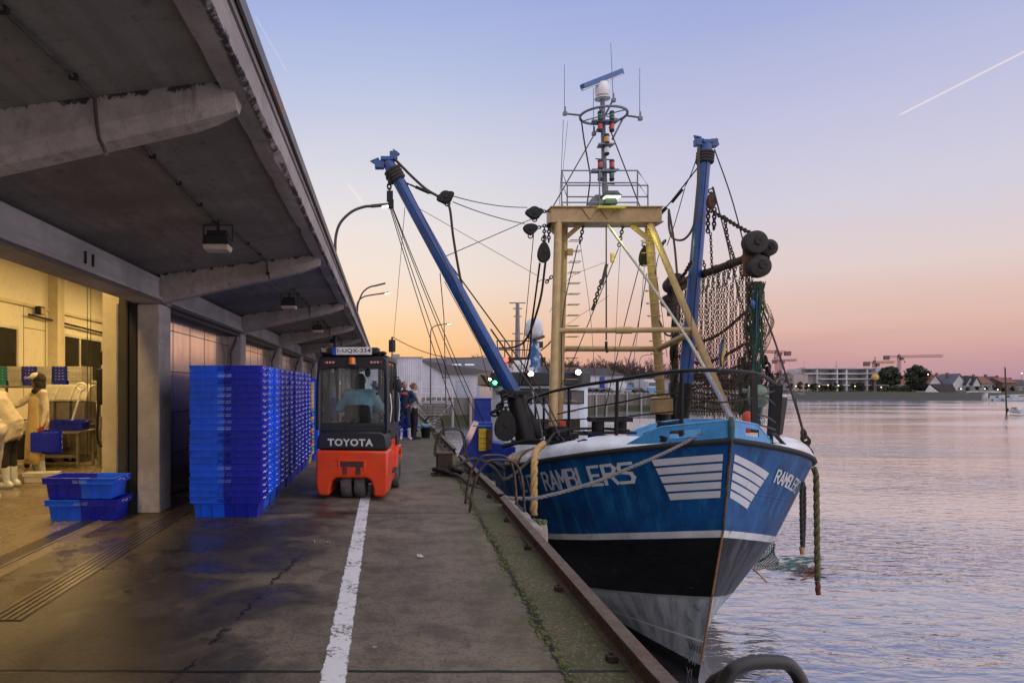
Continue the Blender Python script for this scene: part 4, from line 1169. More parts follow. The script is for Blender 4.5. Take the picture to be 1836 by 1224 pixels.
# ------------------------------------------------------------------ hall furniture
M['steel'] = mat('steel', (.26, .245, .225), .35, .75, scale=5, rvar=.2)
M['pallet_grey'] = mat('pallet_grey', (.12, .11, .09), .7, scale=5)
M['lid_grey'] = mat('lid_grey', (.36, .34, .31), .45, scale=4)
def bench(x0, x1, y0, y1, z, label):
    t = thing('steel_bench', label, 'bench', ((x0+x1)/2, (y0+y1)/2, 0))
    b = MB(); b.box(x0, x1, y0, y1, z-.05, z); b.build('bench_top', M['steel'], t, bevel=.01)
    for x in (x0+.05, x1-.05):
        for y in (y0+.05, y1-.05):
            b = MB(); b.box(x-.025, x+.025, y-.025, y+.025, 0, z-.05); b.build('leg', M['steel'], t)
    b = MB(); b.box(x0+.04, x1-.04, y0+.04, y0+.07, .2, .26); b.box(x0+.04, x1-.04, y1-.07, y1-.04, .2, .26); b.build('rail', M['steel'], t)
    return t
bench(-8.4, -6.0, 13.4, 14.2, .72, 'steel sorting bench behind the worker in the apron')
bench(-9.0, -6.7, 15.5, 16.2, 1.62, 'tall steel bench carrying box stacks along the hall wall')
def pallet_box(x, y, s, label):
    t = thing('pallet_box', label, 'pallet box', (x, y, 0), 'grey pallet boxes in the hall')
    b = MB(); b.box(x-s, x+s, y-.4, y+.4, .14, .76); b.build('body', M['pallet_grey'], t, bevel=.03)
    b = MB()
    for q in (-1, 0, 1): b.box(x+q*(s-.09)-.07, x+q*(s-.09)+.07, y-.4, y+.4, 0, .137)
    b.build('skid', M['pallet_grey'], t)
    b = MB()
    for q in range(5): b.box(x-s+.07+q*(2*s-.14)/4-.02, x-s+.07+q*(2*s-.14)/4+.02, y-.425, y-.402, .16, .74)
    b.box(x-s-.02, x+s+.02, y-.43, y+.43, .762, .80)
    b.build('rib', M['pallet_grey'], t)
pallet_box(-6.95, 15.0, .55, 'grey pallet box under the white shovel')
pallet_box(-5.75, 15.7, .50, 'grey pallet box nearer the pier, with ribbed sides')
# weighing machines with sloped grey lids
for k in range(3):
    x, y = -7.17+.30*k*1.0, 14.75+.08*k
    t = thing('grading_machine', 'grading machine with sloped grey lid, %s of the three behind the apron' % ['first', 'second', 'third'][k], 'machine', (x, y, 0), 'grading machines with sloped lids')
    b = MB(); b.box(x-.15, x+.15, y-.3, y+.3, .3, 1.27); b.build('body', M['steel'], t, bevel=.02)
    b = MB(); b.prism([(-.30, 1.28), (.30, 1.28), (.30, 1.33), (.05, 1.62), (-.15, 1.65), (-.30, 1.55)], (x-.165, y, 0), (0, -1, 0), (0, 0, 1), (1, 0, 0), .33); b.build('lid', M['lid_grey'], t, bevel=.02)
    for q in (-1, 1):
        b = MB(); b.bar((x+q*.12, y-.2, .16), (x+q*.12, y+.2, .16), .05, .28); b.build('leg', M['steel'], t)
t = thing('shovel', 'white plastic shovel leaning on the grey pallet box', 'shovel', (-6.55, 14.5, .8))
b = MB(); a0 = V((-6.42, 13.9, .74)); a1 = V((-6.18, 13.9, 1.52)); b.cyl(a0, a1, .022); b.build('handle', M['white_paint'], t, smooth=60)
b = MB(); ring = [a1 + V((math.cos(q)*.085, 0, .08+math.sin(q)*.075)) for q in [2*PI*k/14 for k in range(14)]]; b.tube(ring, .022, 6, closed=True); b.build('grip', M['white_paint'], t, smooth=60)
# small box stacks on the wall bench
sx0 = -8.80
for si, (kind, cname, n) in enumerate((('teal', 'teal', 5), ('white', 'white', 5), ('navy', 'dark blue', 5), ('white', 'white', 5), ('navy', 'dark blue', 5), ('white', 'white', 5))):
    x = sx0 + .345*si
    place = ['beside the window', 'next to the teal stack', 'behind the white cap', 'beyond the dark hood', 'above the sloped lids', 'at the bench end'][si]
    for k in range(n):
        lv = 'topmost' if k == n-1 else 'lowest' if k == 0 else '%s from the top' % ords[n-1-k]
        vcrate(kind, x, 15.85, 1.625+k*.068, PI/2, '%s box, %s in the bench stack %s' % (cname, lv, place), 'small box stacks on the hall bench', scale=.66)
for k in range(3):
    vcrate('navy' if k != 1 else 'blue', -7.6+.62*k, 13.8, .73, PI/2*k, 'dark blue box on the sorting bench, %s from its wall end' % ords[k], 'boxes on the sorting bench', scale=.8) if k != 1 else vcrate('white', -7.0, 13.8, .73, 0, 'white box on the sorting bench between two dark blue boxes', 'boxes on the sorting bench', scale=.7)
t = thing('chain_hoist', 'thin double chain of a hoist hanging in front of the hall windows', 'chain hoist', (-6.1, 14.0, .9))
for dx in (0, .07):
    b = MB(); b.tube([(-6.1+dx, 14.0, 5.4), (-6.1+dx, 14.0, .15)], .008, 5); b.build('chain', M['dark_paint'], t)
b = MB(); b.obox((-6.065, 14.0, 5.2), (.3, .2, .3)); b.build('motor', M['dark_paint'], t, bevel=.02)
t = thing('conveyor', 'steel conveyor frame with side rails standing between shovel and pier', 'conveyor', (-5.3, 14.0, 0))
b = MB(); b.box(-5.75, -4.75, 13.7, 14.4, .78, .84); b.build('belt', M['dark_rubber'], t)
b = MB(); b.box(-5.78, -4.72, 13.66, 13.70, .74, 1.0); b.build('side_rail', M['steel'], t, bevel=.008)
b = MB(); b.box(-5.78, -4.72, 14.40, 14.44, .74, 1.0); b.build('side_rail', M['steel'], t, bevel=.008)
for x in (-5.72, -4.78):
    for y in (13.68, 14.42):
        b = MB(); b.box(x-.03, x+.03, y-.03, y+.03, 0, .74); b.build('leg', M['steel'], t)
b = MB(); b.box(-5.6, -5.0, 14.5, 14.55, 1.0, 1.75); b.build('splash_plate', M['steel'], t, bevel=.01)
t = thing('wheeled_tub', 'dark wheeled tub standing on the wet hall floor before the sorting bench', 'tub', (-7.3, 13.6, 0))
b = MB(); b.obox((-7.3, 13.6, .42), (.75, .5, .5), top=1.15); b.build('body', M['dark_rubber'], t, bevel=.03)
for x in (-7.55, -7.05):
    for y in (13.45, 13.75):
        b = MB(); b.lathe([(.07, -.025), (.07, .025)], (x, y, .07), (1, 0, 0), 10); b.build('wheel', M['dark_paint'], t)
t = thing('hose_reel', 'black hose and controls hanging on the pier inside the gateway', 'hose', (XI-.7, 9.9, 1.1))
b = MB(); b.obox((XI-.72, 9.5, 1.6), (.16, .14, .5)); b.obox((XI-.70, 9.5, 2.0), (.12, .12, .2)); b.build('control_box', M['dark_rubber'], t, bevel=.02)
b = MB(); b.tube(curve([(XI-.76, 9.42, 1.4), (XI-.78, 9.42, .95), (XI-.72, 9.42, .78), (XI-.65, 9.42, .95), (XI-.66, 9.42, 1.4)]), .018, 6); b.build('hose', M['dark_rubber'], t, smooth=60)
t = thing('wall_floodlight', 'small dark floodlight on the yellow hall wall', 'floodlight', (XH+.2, 16.0, 3.45))
b = MB(); b.obox((XH+.16, 18.5, 3.66), (.16, .26, .22)); b.build('case', M['dark_paint'], t, bevel=.02)
b = MB(); b.obox((XH+.246, 18.5, 3.64), (.02, .22, .16)); b.build('lens', M['lamp_lens'], t)

# ------------------------------------------------------------------ forklift (built round its own origin, then set down)
M['lift_orange'] = mat('lift_orange', (.78, .058, .008), .38, col2=(.66, .045, .007), scale=3, rust=(.22, .10, .06), rusta=.38, rscale=11, coat=.3)
M['lift_grey'] = mat('lift_grey', (.014, .018, .026), .42, col2=(.010, .013, .018), scale=4, coat=.15)
M['tyre'] = mat('tyre', (.12, .115, .11), .85, col2=(.08, .075, .07), scale=8, bump=.3)
M['glass'] = glass('glass', (.88, .92, .93), .05)
M['letter_white'] = mat('letter_white', (.72, .72, .72), .5)
M['plate_white'] = mat('plate_white', (.75, .74, .76), .4, scale=10)
M['plate_ink'] = mat('plate_ink', (.03, .015, .02), .5)
M['plate_blue'] = mat('plate_blue', (.01, .06, .4), .5)
M['tail_red'] = mat('tail_red', (.28, .015, .015), .25, coat=.5)
M['amber'] = mat('amber', (.75, .20, .02), .25, coat=.5)
M['chrome'] = mat('chrome', (.6, .6, .6), .2, .9)
lift = thing('forklift', 'orange and dark grey forklift seen from behind, driving along the white line', 'forklift', (0, 0, 0))
hw = .515
arch = [(-.315, .06), (-.31, .16), (-.275, .27), (-.22, .315), (.22, .315), (.275, .27), (.31, .16), (.315, .06)]
b = MB()
out = [(-.44, .05), (-.495, .09), (-hw, .24), (-hw, .66), (-.50, .70), (.50, .70), (hw, .66), (hw, .24), (.495, .09), (.44, .05)]
b.prism(out + arch[::-1], (0, 0, 0), (1, 0, 0), (0, 0, 1), (0, 1, 0), .62)
o = b.build('counterweight', M['lift_orange'], lift, smooth=35, bevel=.035, seg=4)
b = MB(); b.box(-.20, .20, -.012, .02, .545, .575); b.box(-.20, -.165, -.010, .02, .43, .545); b.box(.165, .20, -.010, .02, .43, .545); b.build('tow_bracket', M['lift_orange'], lift, bevel=.01)
b = MB(); b.box(-.165, .165, -.006, .01, .47, .542); b.box(-.13, -.06, -.007, .01, .36, .468); b.box(.06, .13, -.007, .01, .36, .468); b.build('tow_recess', mat('lift_worn', (.16, .03, .02), .6, scale=12, rust=(.05, .03, .03), rusta=.5), lift, bevel=.006)
b = MB(); b.cyl((0, .04, .40), (0, .04, .60), .022); b.build('tow_pin', M['dark_paint'], lift, smooth=60)
b = MB()
b.prism([(-.508, .712), (.508, .712), (.50, .86), (.47, .935), (.41, .965), (-.41, .965), (-.47, .935), (-.50, .86)], (0, .02, 0), (1, 0, 0), (0, 0, 1), (0, 1, 0), .60)
b.build('hood', M['lift_grey'], lift, smooth=35, bevel=.025, seg=3)
b = MB(); b.box(-.49, .49, .08, .62, .95, 1.075); b.build('hood_top', M['lift_grey'], lift, bevel=.02)
b = MB(); add_text(b, 'TOYOTA', (-.345, .0155, .762), (1, 0, 0), (0, 0, 1), .65, .104, .035, 1.12)
ob = b.build('lettering', M['letter_white'], lift); q = ob.modifiers.new('t', 'SOLIDIFY'); q.thickness = .004
b = MB(); b.box(-.50, .50, .60, 1.62, .16, .62); b.box(-.47, .47, .62, 1.60, .62, .80); b.build('chassis', M['lift_orange'], lift, bevel=.03)
b = MB(); b.box(-.505, -.40, .62, 1.55, .803, .98); b.box(.40, .505, .62, 1.55, .803, .98); b.box(-.53, .53, .75, 1.15, .30, .36); b.build('side_sill', M['lift_grey'], lift, bevel=.02)
def wheel(x, y, r, w_, parent):
    b = MB(); b.lathe([(r*.62, -w_/2), (r*.92, -w_/2), (r, -w_*.36), (r, w_*.36), (r*.92, w_/2), (r*.62, w_/2)], (x, y, r), (1, 0, 0), 24)
    o = b.build('wheel', M['tyre'], parent, smooth=40)
    b = MB(); b.lathe([(r*.2, -w_*.52), (r*.58, -w_*.50), (r*.60, -w_*.3), (r*.60, w_*.3), (r*.58, w_*.50), (r*.2, w_*.52)], (x, y, r), (1, 0, 0), 18); b.build('rim', M['lift_grey'], o, smooth=40)
wheel(-.098, .27, .205, .155, lift); wheel(.098, .27, .205, .155, lift)
wheel(-.46, 1.38, .26, .19, lift); wheel(.46, 1.38, .26, .19, lift)
b = MB(); b.obox((.0, .27, .30), (.5, .3, .08)); b.build('axle', M['dark_paint'], lift)
b = MB()                                                    # fenders over the drive wheels
for s in (-1, 1):
    b.prism([(.98, .36), (1.02, .52), (1.16, .60), (1.60, .60), (1.66, .50), (1.66, .40), (1.72, .40), (1.72, .54), (1.63, .66), (1.13, .66), (.97, .56), (.93, .36)], (s*.40, 0, 0), (0, 1, 0), (0, 0, 1), (s, 0, 0), .16)
b.build('fender', M['lift_orange'], lift, bevel=.01)
# cab frame
b = MB()
for s in (-1, 1):
    b.tube(curve([(s*.495, .10, .98), (s*.492, .10, 1.5), (s*.48, .13, 1.90), (s*.46, .19, 1.99)], 4), .038, 8)
    b.tube(curve([(s*.495, 1.55, .62), (s*.49, 1.52, 1.3), (s*.47, 1.38, 1.9), (s*.46, 1.30, 1.99)], 4), .034, 8)
    b.bar((s*.46, .18, 2.0), (s*.46, 1.32, 2.0), .07, .06); b.bar((s*.50, .10, 1.02), (s*.50, 1.55, 1.0), .05, .08)
    b.bar((s*.494, .82, 1.02), (s*.47, .80, 1.98), .035, .05, (0, 1, 0))
b.bar((-.46, .17, 2.0), (.46, .17, 2.0), .07, .06); b.bar((-.46, 1.32, 2.0), (.46, 1.32, 2.0), .07, .06); b.bar((-.5, 1.53, 1.0), (.5, 1.53, 1.0), .05, .05)
b.build('cab_frame', M['lift_grey'], lift, smooth=50)
b = MB()
b.prism([(-.50, 1.83), (-.30, 1.865), (.30, 1.865), (.50, 1.83), (.485, 1.99), (.44, 2.03), (-.44, 2.03), (-.485, 1.99)], (0, .085, 0), (1, 0, 0), (0, 0, 1), (0, 1, 0), .06)
b.box(-.46, .46, .15, 1.36, 2.032, 2.06)
b.box(-.49, -.455, .083, .14, 1.05, 1.84); b.box(.455, .49, .083, .14, 1.05, 1.84); b.box(-.455, .455, .083, .14, 1.045, 1.085)
b.build('cab_panel', M['lift_grey'], lift, bevel=.012)
b = MB(); b.box(-.45, .37, .05, .30, 2.062, 2.155); b.box(.37, .47, .05, .3, 2.062, 2.10); b.build('roof_box', M['dark_paint'], lift, bevel=.015)
b = MB(); b.box(-.455, .455, .108, .114, 1.085, 1.85); b.build('rear_window', M['glass'], lift)
b = MB(); b.box(-.43, .43, 1.50, 1.506, 1.06, 1.93); b.build('windscreen', M['glass'], lift)
for s in (-1, 1):
    b = MB(); b.box(s*.476, s*.482, .15, .80, 1.06, 1.95); b.box(s*.476, s*.482, .84, 1.42, 1.06, 1.95); b.build('side_window', M['glass'], lift)
b = MB(); b.box(-.285, .285, .030, .044, 2.052, 2.158); po = b.build('number_plate', M['plate_white'], lift, bevel=.003)
b = MB(); b.box(-.285, -.225, .0265, .0295, 2.052, 2.158); b.build('plate_band', M['plate_blue'], po)
b = MB(); add_text(b, '1-UQX-334', (-.205, .0275, 2.072), (1, 0, 0), (0, 0, 1), .47, .066, .012, 1.05); b.build('plate_lettering', M['plate_ink'], po)
for s in (-1, 1):
    b = MB(); b.box(s*.42, s*.245, .070, .084, 1.925, 1.965); bo = b.build('tail_light', M['tail_red'], lift, bevel=.004)
    b = MB()
    for q in range(3): b.box(s*(.275+.045*q)-.014, s*(.275+.045*q)+.014, .064, .0695, 1.931, 1.959)
    b.build('reflector', mat('reflector', (.6, .45, .45), .3), bo)
b = MB(); b.lathe([(.055, 0), (.058, .015), (.05, .03), (.05, .085), (.035, .10)], (0, .05, 1.915), n=14); b.build('beacon', M['amber'], lift, smooth=50)
b = MB(); b.obox((-.40, .06, 2.12), (.10, .10, .10)); wl = b.build('work_lamp', M['dark_paint'], lift, bevel=.015)
b = MB(); b.obox((-.40, .007, 2.12), (.07, .01, .06)); b.build('lens', M['chrome'], wl)
b = MB(); b.ball((.19, .30, 1.80), (.045, .02, .065), 12, 8); b.cyl((.19, .3, 1.85), (.19, .3, 2.0), .008); b.build('inner_mirror', M['dark_paint'], lift, smooth=60)
b = MB(); b.ball((.545, 1.30, 1.62), (.055, .03, .11), 12, 8); b.tube([(.47, 1.36, 1.74), (.545, 1.34, 1.76), (.545, 1.31, 1.68)], .010, 6); b.build('wing_mirror', M['dark_paint'], lift, smooth=60)
for z in (1.50, 1.58):
    b = MB(); b.lathe([(.018, 0), (.020, .012), (.010, .016)], (.35, .106, z), (0, -1, 0), 10); b.build('glass_fixing', M['dark_paint'], lift)
b = MB()
for x, z in ((.42, 1.74), (.42, 1.22), (.42, 1.12)): b.lathe([(.010, 0), (.010, .01)], (x, .106, z), (0, -1, 0), 8)
b.build('screw', M['chrome'], lift)
b = MB(); b.tube([(.0, .097, 1.09), (.06, .094, 1.16), (.09, .095, 1.14)], .008, 6); b.ball((.0, .097, 1.10), .025, 8, 6); b.build('wiper', M['dark_paint'], lift)
# side trim, hand rail
for pts in ([(.53, 1.45, 1.05), (.545, 1.46, 1.3), (.53, 1.42, 1.5)], [(.53, .16, 1.1), (.55, .16, 1.3), (.53, .16, 1.5)]): b = MB(); b.tube(pts, .012, 6); b.build('hand_rail', M['chrome'], lift, smooth=60)
# seat, wheel, mast
b = MB(); b.obox((0, .56, 1.13), (.46, .12, .40), top=.82); b.obox((0, .80, .98), (.48, .46, .12)); b.build('seat', M['dark_rubber'], lift, bevel=.05, seg=4, smooth=40)
b = MB(); b.tube([(math.cos(a)*.17, 1.22+math.sin(a)*.08, 1.24+math.sin(a)*.14) for a in [2*PI*k/18 for k in range(18)]], .014, 6, closed=True); b.cyl((0, 1.22, 1.24), (0, 1.38, 1.0), .03); b.build('steering_wheel', M['dark_rubber'], lift, smooth=60)
b = MB(); b.box(-.40, .40, 1.40, 1.50, .62, 1.12); b.build('dashboard', M['lift_grey'], lift, bevel=.03)
mb = MB()
for s in (-1, 1):
    mb.box(s*.30, s*.22, 1.72, 1.80, .05, 2.02); mb.box(s*.21, s*.16, 1.735, 1.785, .08, 2.0)
mb.box(-.3, .3, 1.725, 1.795, 1.96, 2.02); mb.box(-.3, .3, 1.72, 1.8, .25, .33); mb.cyl((-.1, 1.76, .1), (-.1, 1.76, 1.7), .035); mb.cyl((.1, 1.76, .1), (.1, 1.76, 1.7), .035)
mo = mb.build('mast', M['dark_paint'], lift)
b = MB(); b.box(-.42, .42, 1.81, 1.85, .14, .22); b.box(-.42, .42, 1.81, 1.85, .44, .52)
for s in (-1, 1): b.box(s*.30, s*.20, 1.852, 1.89, .05, .6); b.box(s*.30, s*.20, 1.89, 2.85, .05, .085)
b.build('fork_carriage', M['dark_paint'], mo)
YAW = -math.radians(6.5)
LP = V((-.47, 9.62, 0)); Rl = Matrix.Rotation(YAW, 3, 'Z')
lift.location = LP; lift.rotation_euler = (0, 0, YAW)
dp = LP + Rl @ V((0, .80, 0))
person('forklift driver in a light teal shirt sitting in the cab, seen from behind', tuple(dp), YAW, dict(
        pel=(0, -.02, 1.10), chest=(0, .02, 1.38), neck=(0, .02, 1.54), head=(0, .04, 1.675), sl=(-.19, .01, 1.48), sr=(.19, .01, 1.48), el=(-.33, .10, 1.26), er=(.34, .08, 1.24), wl=(-.14, .36, 1.27), wr=(.16, .36, 1.27),
        hl=(-.1, .02, 1.10), hr=(.1, .02, 1.10), kl=(-.16, .44, 1.12), kr=(.16, .44, 1.12), al=(-.16, .55, .86), ar=(.16, .55, .86), tl=(-.16, .60, .84), tr=(.16, .60, .84)),
       hair=('hair_black', 'long'), top=('teal_shirt', 'shirt'), legs=('denim', 'trousers', .95), boots=('black_cloth', .3), palm=((0, 0, -1), (0, 0, -1)), curl=.8, build=1.18)
# ------------------------------------------------------------------ trawler: hull as a family of level lines swept aft from a raked stem
TH = .060
O0 = V((6.23, 12.2, 0)); AFT = V((math.sin(TH), math.cos(TH), 0)); RGT = V((math.cos(TH), -math.sin(TH), 0))
LEN = 25.0
# name: height at stem, how far the stem lies aft, half breadth, run-in length, fullness, share of the sheer
KEY = [(.66, .08, 3.40, 7.0, 4.0, 1.0), (-1.05, .42, 3.22, 9.9, 3.9, 1.0), (-2.50, .95, 2.95, 12.0, 3.0, .95), (-4.02, 1.48, 2.9, 14.0, 1.6, .05), (-5.2, 1.9, 2.4, 15.0, 1.3, .0)]
SHEER = [(0, 0), (1, -.27), (2, -.52), (3, -.75), (4, -.93), (5, -1.06), (6, -1.17), (8, -1.32), (11, -1.48), (15, -1.5), (30, -1.3)]
def keypt(i, s):
    z, d, B, L, n, k = KEY[i]
    t = d + s
    bq = B*(1-(1-min(s/L, 1))**n)
    if t > 19: bq *= 1-.25*((t-19)/6)**2
    return t, bq, z + k*interp(SHEER, s)
def hull(q, s, side, off=0.0):
    """q: 0 rim .. 1 white stripe .. 2 grey boundary .. 3 boot top .. 4 below water; s metres aft of the stem; side -1 quay, +1 water"""
    i = min(int(q), 3); f = q-i
    ps = [keypt(max(0, min(4, i+o)), s) for o in (-1, 0, 1, 2)]
    if i == 0: ps[0] = tuple(2*a-b for a, b in zip(ps[1], ps[2]))
    if i == 3: ps[3] = tuple(2*a-b for a, b in zip(ps[2], ps[1]))
    r = [.5*(2*b+(c-a)*f+(2*a-5*b+4*c-d)*f*f+(3*b-a-3*c+d)*f**3) if k == 1 else b+(c-b)*f for k, (a, b, c, d) in enumerate(zip(*ps))]
    p = O0 + AFT*r[0] + RGT*(side*max(r[1], 0)) + V((0, 0, r[2]))
    if off:
        e = .04
        du = hull(q, s+e, side)-p; dv = hull(min(q+.05, 4), s, side)-p
        n = du.cross(dv).normalized()
        if n.dot(RGT*side) < 0: n = -n
        p = p + n*off
    return p
def pix(p): return (CX + p.x/p.y*FL, CY - (p.z-EYE)/p.y*FL)
def find_s(px, q, side):
    lo, hi = .0, 2.2 if side > 0 else 7
    for _ in range(50):
        m = (lo+hi)/2
        x = pix(hull(q, m, side))[0]
        if (x > px) == (side < 0): lo = m
        else: hi = m
    return (lo+hi)/2

boat = thing('trawler', 'blue and black beam trawler moored bow-on at the quay with both booms raised', 'fishing boat', tuple(O0 + AFT*12 + V((0, 0, WATER_Z))))
# ---- hull paint
m, T, bs = newmat('hull_paint'); pos = T.n('ShaderNodeNewGeometry').outputs[0]
uvn = T.n('ShaderNodeUVMap', _uv_map='UVMap').outputs[0]
us, uq, _ = T.n('ShaderNodeSeparateXYZ', Vector=uvn).outputs
lev = T.math('MULTIPLY', uq, 4.0)
wavy = T.math('MULTIPLY', T.math('SUBTRACT', T.noise(pos, 1.4, 3), .5), .012)
lv = T.math('ADD', lev, wavy)
def band(a, b_): return T.math('MULTIPLY', T.step(lv, a-.004, a+.004), T.math('SUBTRACT', 1.0, T.step(lv, b_-.004, b_+.004)))
streak = T.noise(T.n('ShaderNodeVectorMath', _operation='MULTIPLY', i0=uvn, i1=(70, 3.0, 1)).outputs[0], 1.6, 6, .65)
patch = T.noise(pos, 1.2, 6, .65, .4); fine = T.noise(pos, 18, 5, .7)
blue = T.mix(T.step(patch, .35, .65), (.004, .070, .235, 1), (.0025, .038, .135, 1))
blue = T.mix(T.math('MULTIPLY', T.step(streak, .48, .70), .6), blue, (.018, .20, .40, 1))
blue = T.mix(T.math('MULTIPLY', T.step(fine, .62, .74), .25), blue, (.004, .03, .10, 1))
white = T.mix(T.step(patch, .4, .65), (.62, .64, .66, 1), (.45, .48, .50, 1))
scuff = T.step(T.n('ShaderNodeSeparateXYZ', Vector=pos).outputs[0], 6.3, 6.8)                # fender scuffs on the open-water side
black = T.mix(T.math('MULTIPLY', T.step(streak, .40, .66), scuff), (.0045, .005, .006, 1), (.055, .062, .070, 1))
grey = T.mix(T.step(streak, .36, .66), (.40, .43, .47, 1), (.20, .235, .25, 1))
boot = (.012, .012, .013, 1)
c = blue
c = T.mix(band(1.0, 1.10), c, white)
c = T.mix(band(1.10, 2.0), c, black)
c = T.mix(band(1.96, 2.0), c, T.mix(.5, black, white))
c = T.mix(band(2.0, 2.97), c, grey)
c = T.mix(band(2.60, 2.63), c, (.62, .63, .64, 1))
c = T.mix(T.step(lv, 2.965, 2.975), c, boot)
scr = T.noise(T.n('ShaderNodeVectorMath', _operation='MULTIPLY', i0=uvn, i1=(14, 60, 1)).outputs[0], 3.0, 6, .7)
c = T.mix(T.math('MULTIPLY', T.math('MULTIPLY', T.step(scr, .60, .68), T.step(patch, .45, .6)), .5), c, (.10, .15, .20, 1))
c = T.mix(T.math('MULTIPLY', T.step(T.noise(pos, 5.5, 7, .75), .60, .68), .45), c, (.006, .02, .05, 1))
# rust weeps and green grime
ru = T.noise(T.n('ShaderNodeVectorMath', _operation='MULTIPLY', i0=uvn, i1=(50, 3.5, 1)).outputs[0], 2.3, 7, .7)
c = T.mix(T.math('MULTIPLY', T.step(ru, .62, .76), .65), c, (.10, .045, .02, 1))
gr = T.math('MULTIPLY', T.step(T.noise(pos, 2.2, 6, .7), .55, .72), T.math('SUBTRACT', 1.0, T.step(us, .006, .03)))
c = T.mix(T.math('MULTIPLY', gr, .7), c, (.012, .035, .03, 1))
T.t.links.new(c, bs.inputs['Base Color'])
T.t.links.new(T.math('MULTIPLY_ADD', patch, .3, .30), bs.inputs['Roughness'])
bs.inputs['Specular IOR Level'].default_value = .22
dent = T.math('ADD', T.noise(pos, 1.1, 3, .5), T.math('MULTIPLY', fine, .05))
seam1 = T.step(T.math('ABSOLUTE', T.math('PINGPONG', T.math('MULTIPLY', us, 25), .95)), .0, .016); seam2 = T.step(T.math('ABSOLUTE', T.math('SUBTRACT', lev, .56)), .0, .012)
frames = T.math('MULTIPLY', T.math('SINE', T.math('MULTIPLY', us, 25*2*PI/.62)), .035)
T.t.links.new(T.n('ShaderNodeBump', Strength=.6, Distance=.10, Height=T.math('ADD', T.math('ADD', dent, frames), T.math('MULTIPLY', T.math('MINIMUM', seam1, seam2), .10))).outputs[0], bs.inputs['Normal'])
M['hull'] = m
SS = [0, .04, .1, .2, .33, .5, .7, .95, 1.25, 1.6, 2, 2.5, 3.1, 3.8, 4.6, 5.6, 6.8, 8.2, 10, 12, 14.5, 17, 19.5, 21.5, 23]
QS = [k/12*4 for k in range(0, 49, 1)]
QS = [k*4/40 for k in range(41)]
b = MB(); uvs = []
for side in (-1, 1):
    base = len(b.v)
    for s in SS:
        for q in QS: b.v.append(tuple(hull(q, s, side))); uvs.append((s/25, q/4))
    nq = len(QS)
    for i in range(len(SS)-1):
        for k in range(nq-1):
            f = [base+i*nq+k, base+(i+1)*nq+k, base+(i+1)*nq+k+1, base+i*nq+k+1]
            b.f.append(f if side > 0 else f[::-1]); b.mi.append(0)
nS = len(SS)
ob = b.build('hull', M['hull'], boat, smooth=60)
uvl = ob.data.uv_layers.new(name='UVMap')
for lp in ob.data.loops: uvl.data[lp.index].uv = uvs[lp.vertex_index]
HULL = ob
b = MB(); b.strip([hull(q, 23, -1) for q in QS], [hull(q, 23, 1) for q in QS]); b.build('transom', M['hull'], HULL)
# stem bar, rust worn
M['stem'] = mat('stem', (.035, .05, .06), .6, col2=(.02, .035, .04), scale=4, rust=(.14, .06, .03), rusta=.47, rscale=6, streak=True)
M['stem_low'] = mat('stem_low', (.22, .09, .035), .75, col2=(.3, .16, .06), scale=5, rust=(.05, .03, .02), rusta=.4)
b = MB(); b.tube([hull(q, 0, 1)+V((0, -.005, 0)) for q in [k*.1 for k in range(0, 11)]], .028, 8); b.m = 1
b.tube([hull(q, 0, 1)+V((0, -.005, 0)) for q in [1+k*.1 for k in range(0, 20)]], .02, 8); b.build('stem_bar', [M['stem'], M['stem_low']], HULL, smooth=60)
# rubbing strake along the rim
b = MB()
for side in (-1, 1):
    b.tube([hull(.015, s, side, .01) for s in SS], .055, 8)
b.build('rubbing_strake', M['dark_rubber'], HULL, smooth=60)
b = MB()
for side in (-1, 1): b.tube([hull(1.05, s, side, -.005) for s in SS], .02, 6)
# white stripes of the bow mark
M['hull_white'] = mat('hull_white', (.52, .54, .59), .45, col2=(.48, .50, .54), scale=3, rust=(.02, .10, .26), rusta=.32, rscale=9)
b = MB()
for side in (-1, 1):
    pa, pb = ((1168, 1203), (1386, 1343))[side > 0]
    s0 = find_s(pa, .16, side); s1 = find_s(pb, .60, side)
    for k in range(5):
        q0 = .155+.100*k; q1 = q0+.076
        sa = s0+(s1-s0)*(k/5); sb = s0+(s1-s0)*((k+.76)/5); n = 10
        tl = .15 if side > 0 else .0
        def row(q, se): return [hull(q+tl*i/n*(1-.4*k/5), .055+(se-.055)*i/n, side, .008) for i in range(n+1)]
        A, Bq, Mq = row(q0, sa), row(q1, sb), row((q0+q1)/2, (sa+sb)/2)
        b.strip(A, Mq); b.strip(Mq, Bq)
b.build('bow_mark', M['hull_white'], HULL)
# block lettering laid on the plating
GL = {'R': [(0,0,0,1),(0,1,.75,1),(.75,1,1,.8),(1,.8,.75,.52),(.75,.52,0,.52),(.45,.52,1,0)], 'A': [(0,0,.5,1),(.5,1,1,0),(.2,.33,.8,.33)], 'M': [(0,0,0,1),(0,1,.5,.4),(.5,.4,1,1),(1,1,1,0)],
      'B': [(0,0,0,1),(0,1,.8,1),(.8,1,.95,.78),(.95,.78,.8,.53),(0,.53,.8,.53),(.8,.53,1,.27),(1,.27,.8,0),(.8,0,0,0)], 'L': [(0,1,0,0),(0,0,.9,0)], 'E': [(0,0,0,1),(0,1,.9,1),(0,.52,.75,.52),(0,0,.9,0)],
      'S': [(.95,1,.15,1),(.15,1,0,.8),(0,.8,.15,.55),(.15,.55,.85,.47),(.85,.47,1,.25),(1,.25,.85,0),(.85,0,0,0)], 'D': [(0,0,0,1),(0,1,.7,1),(.7,1,1,.7),(1,.7,1,.3),(1,.3,.7,0),(.7,0,0,0)],
      'V': [(0,1,.5,0),(.5,0,1,1)], 'I': [(.5,0,.5,1)], 'T': [(0,1,1,1),(.5,1,.5,0)]}
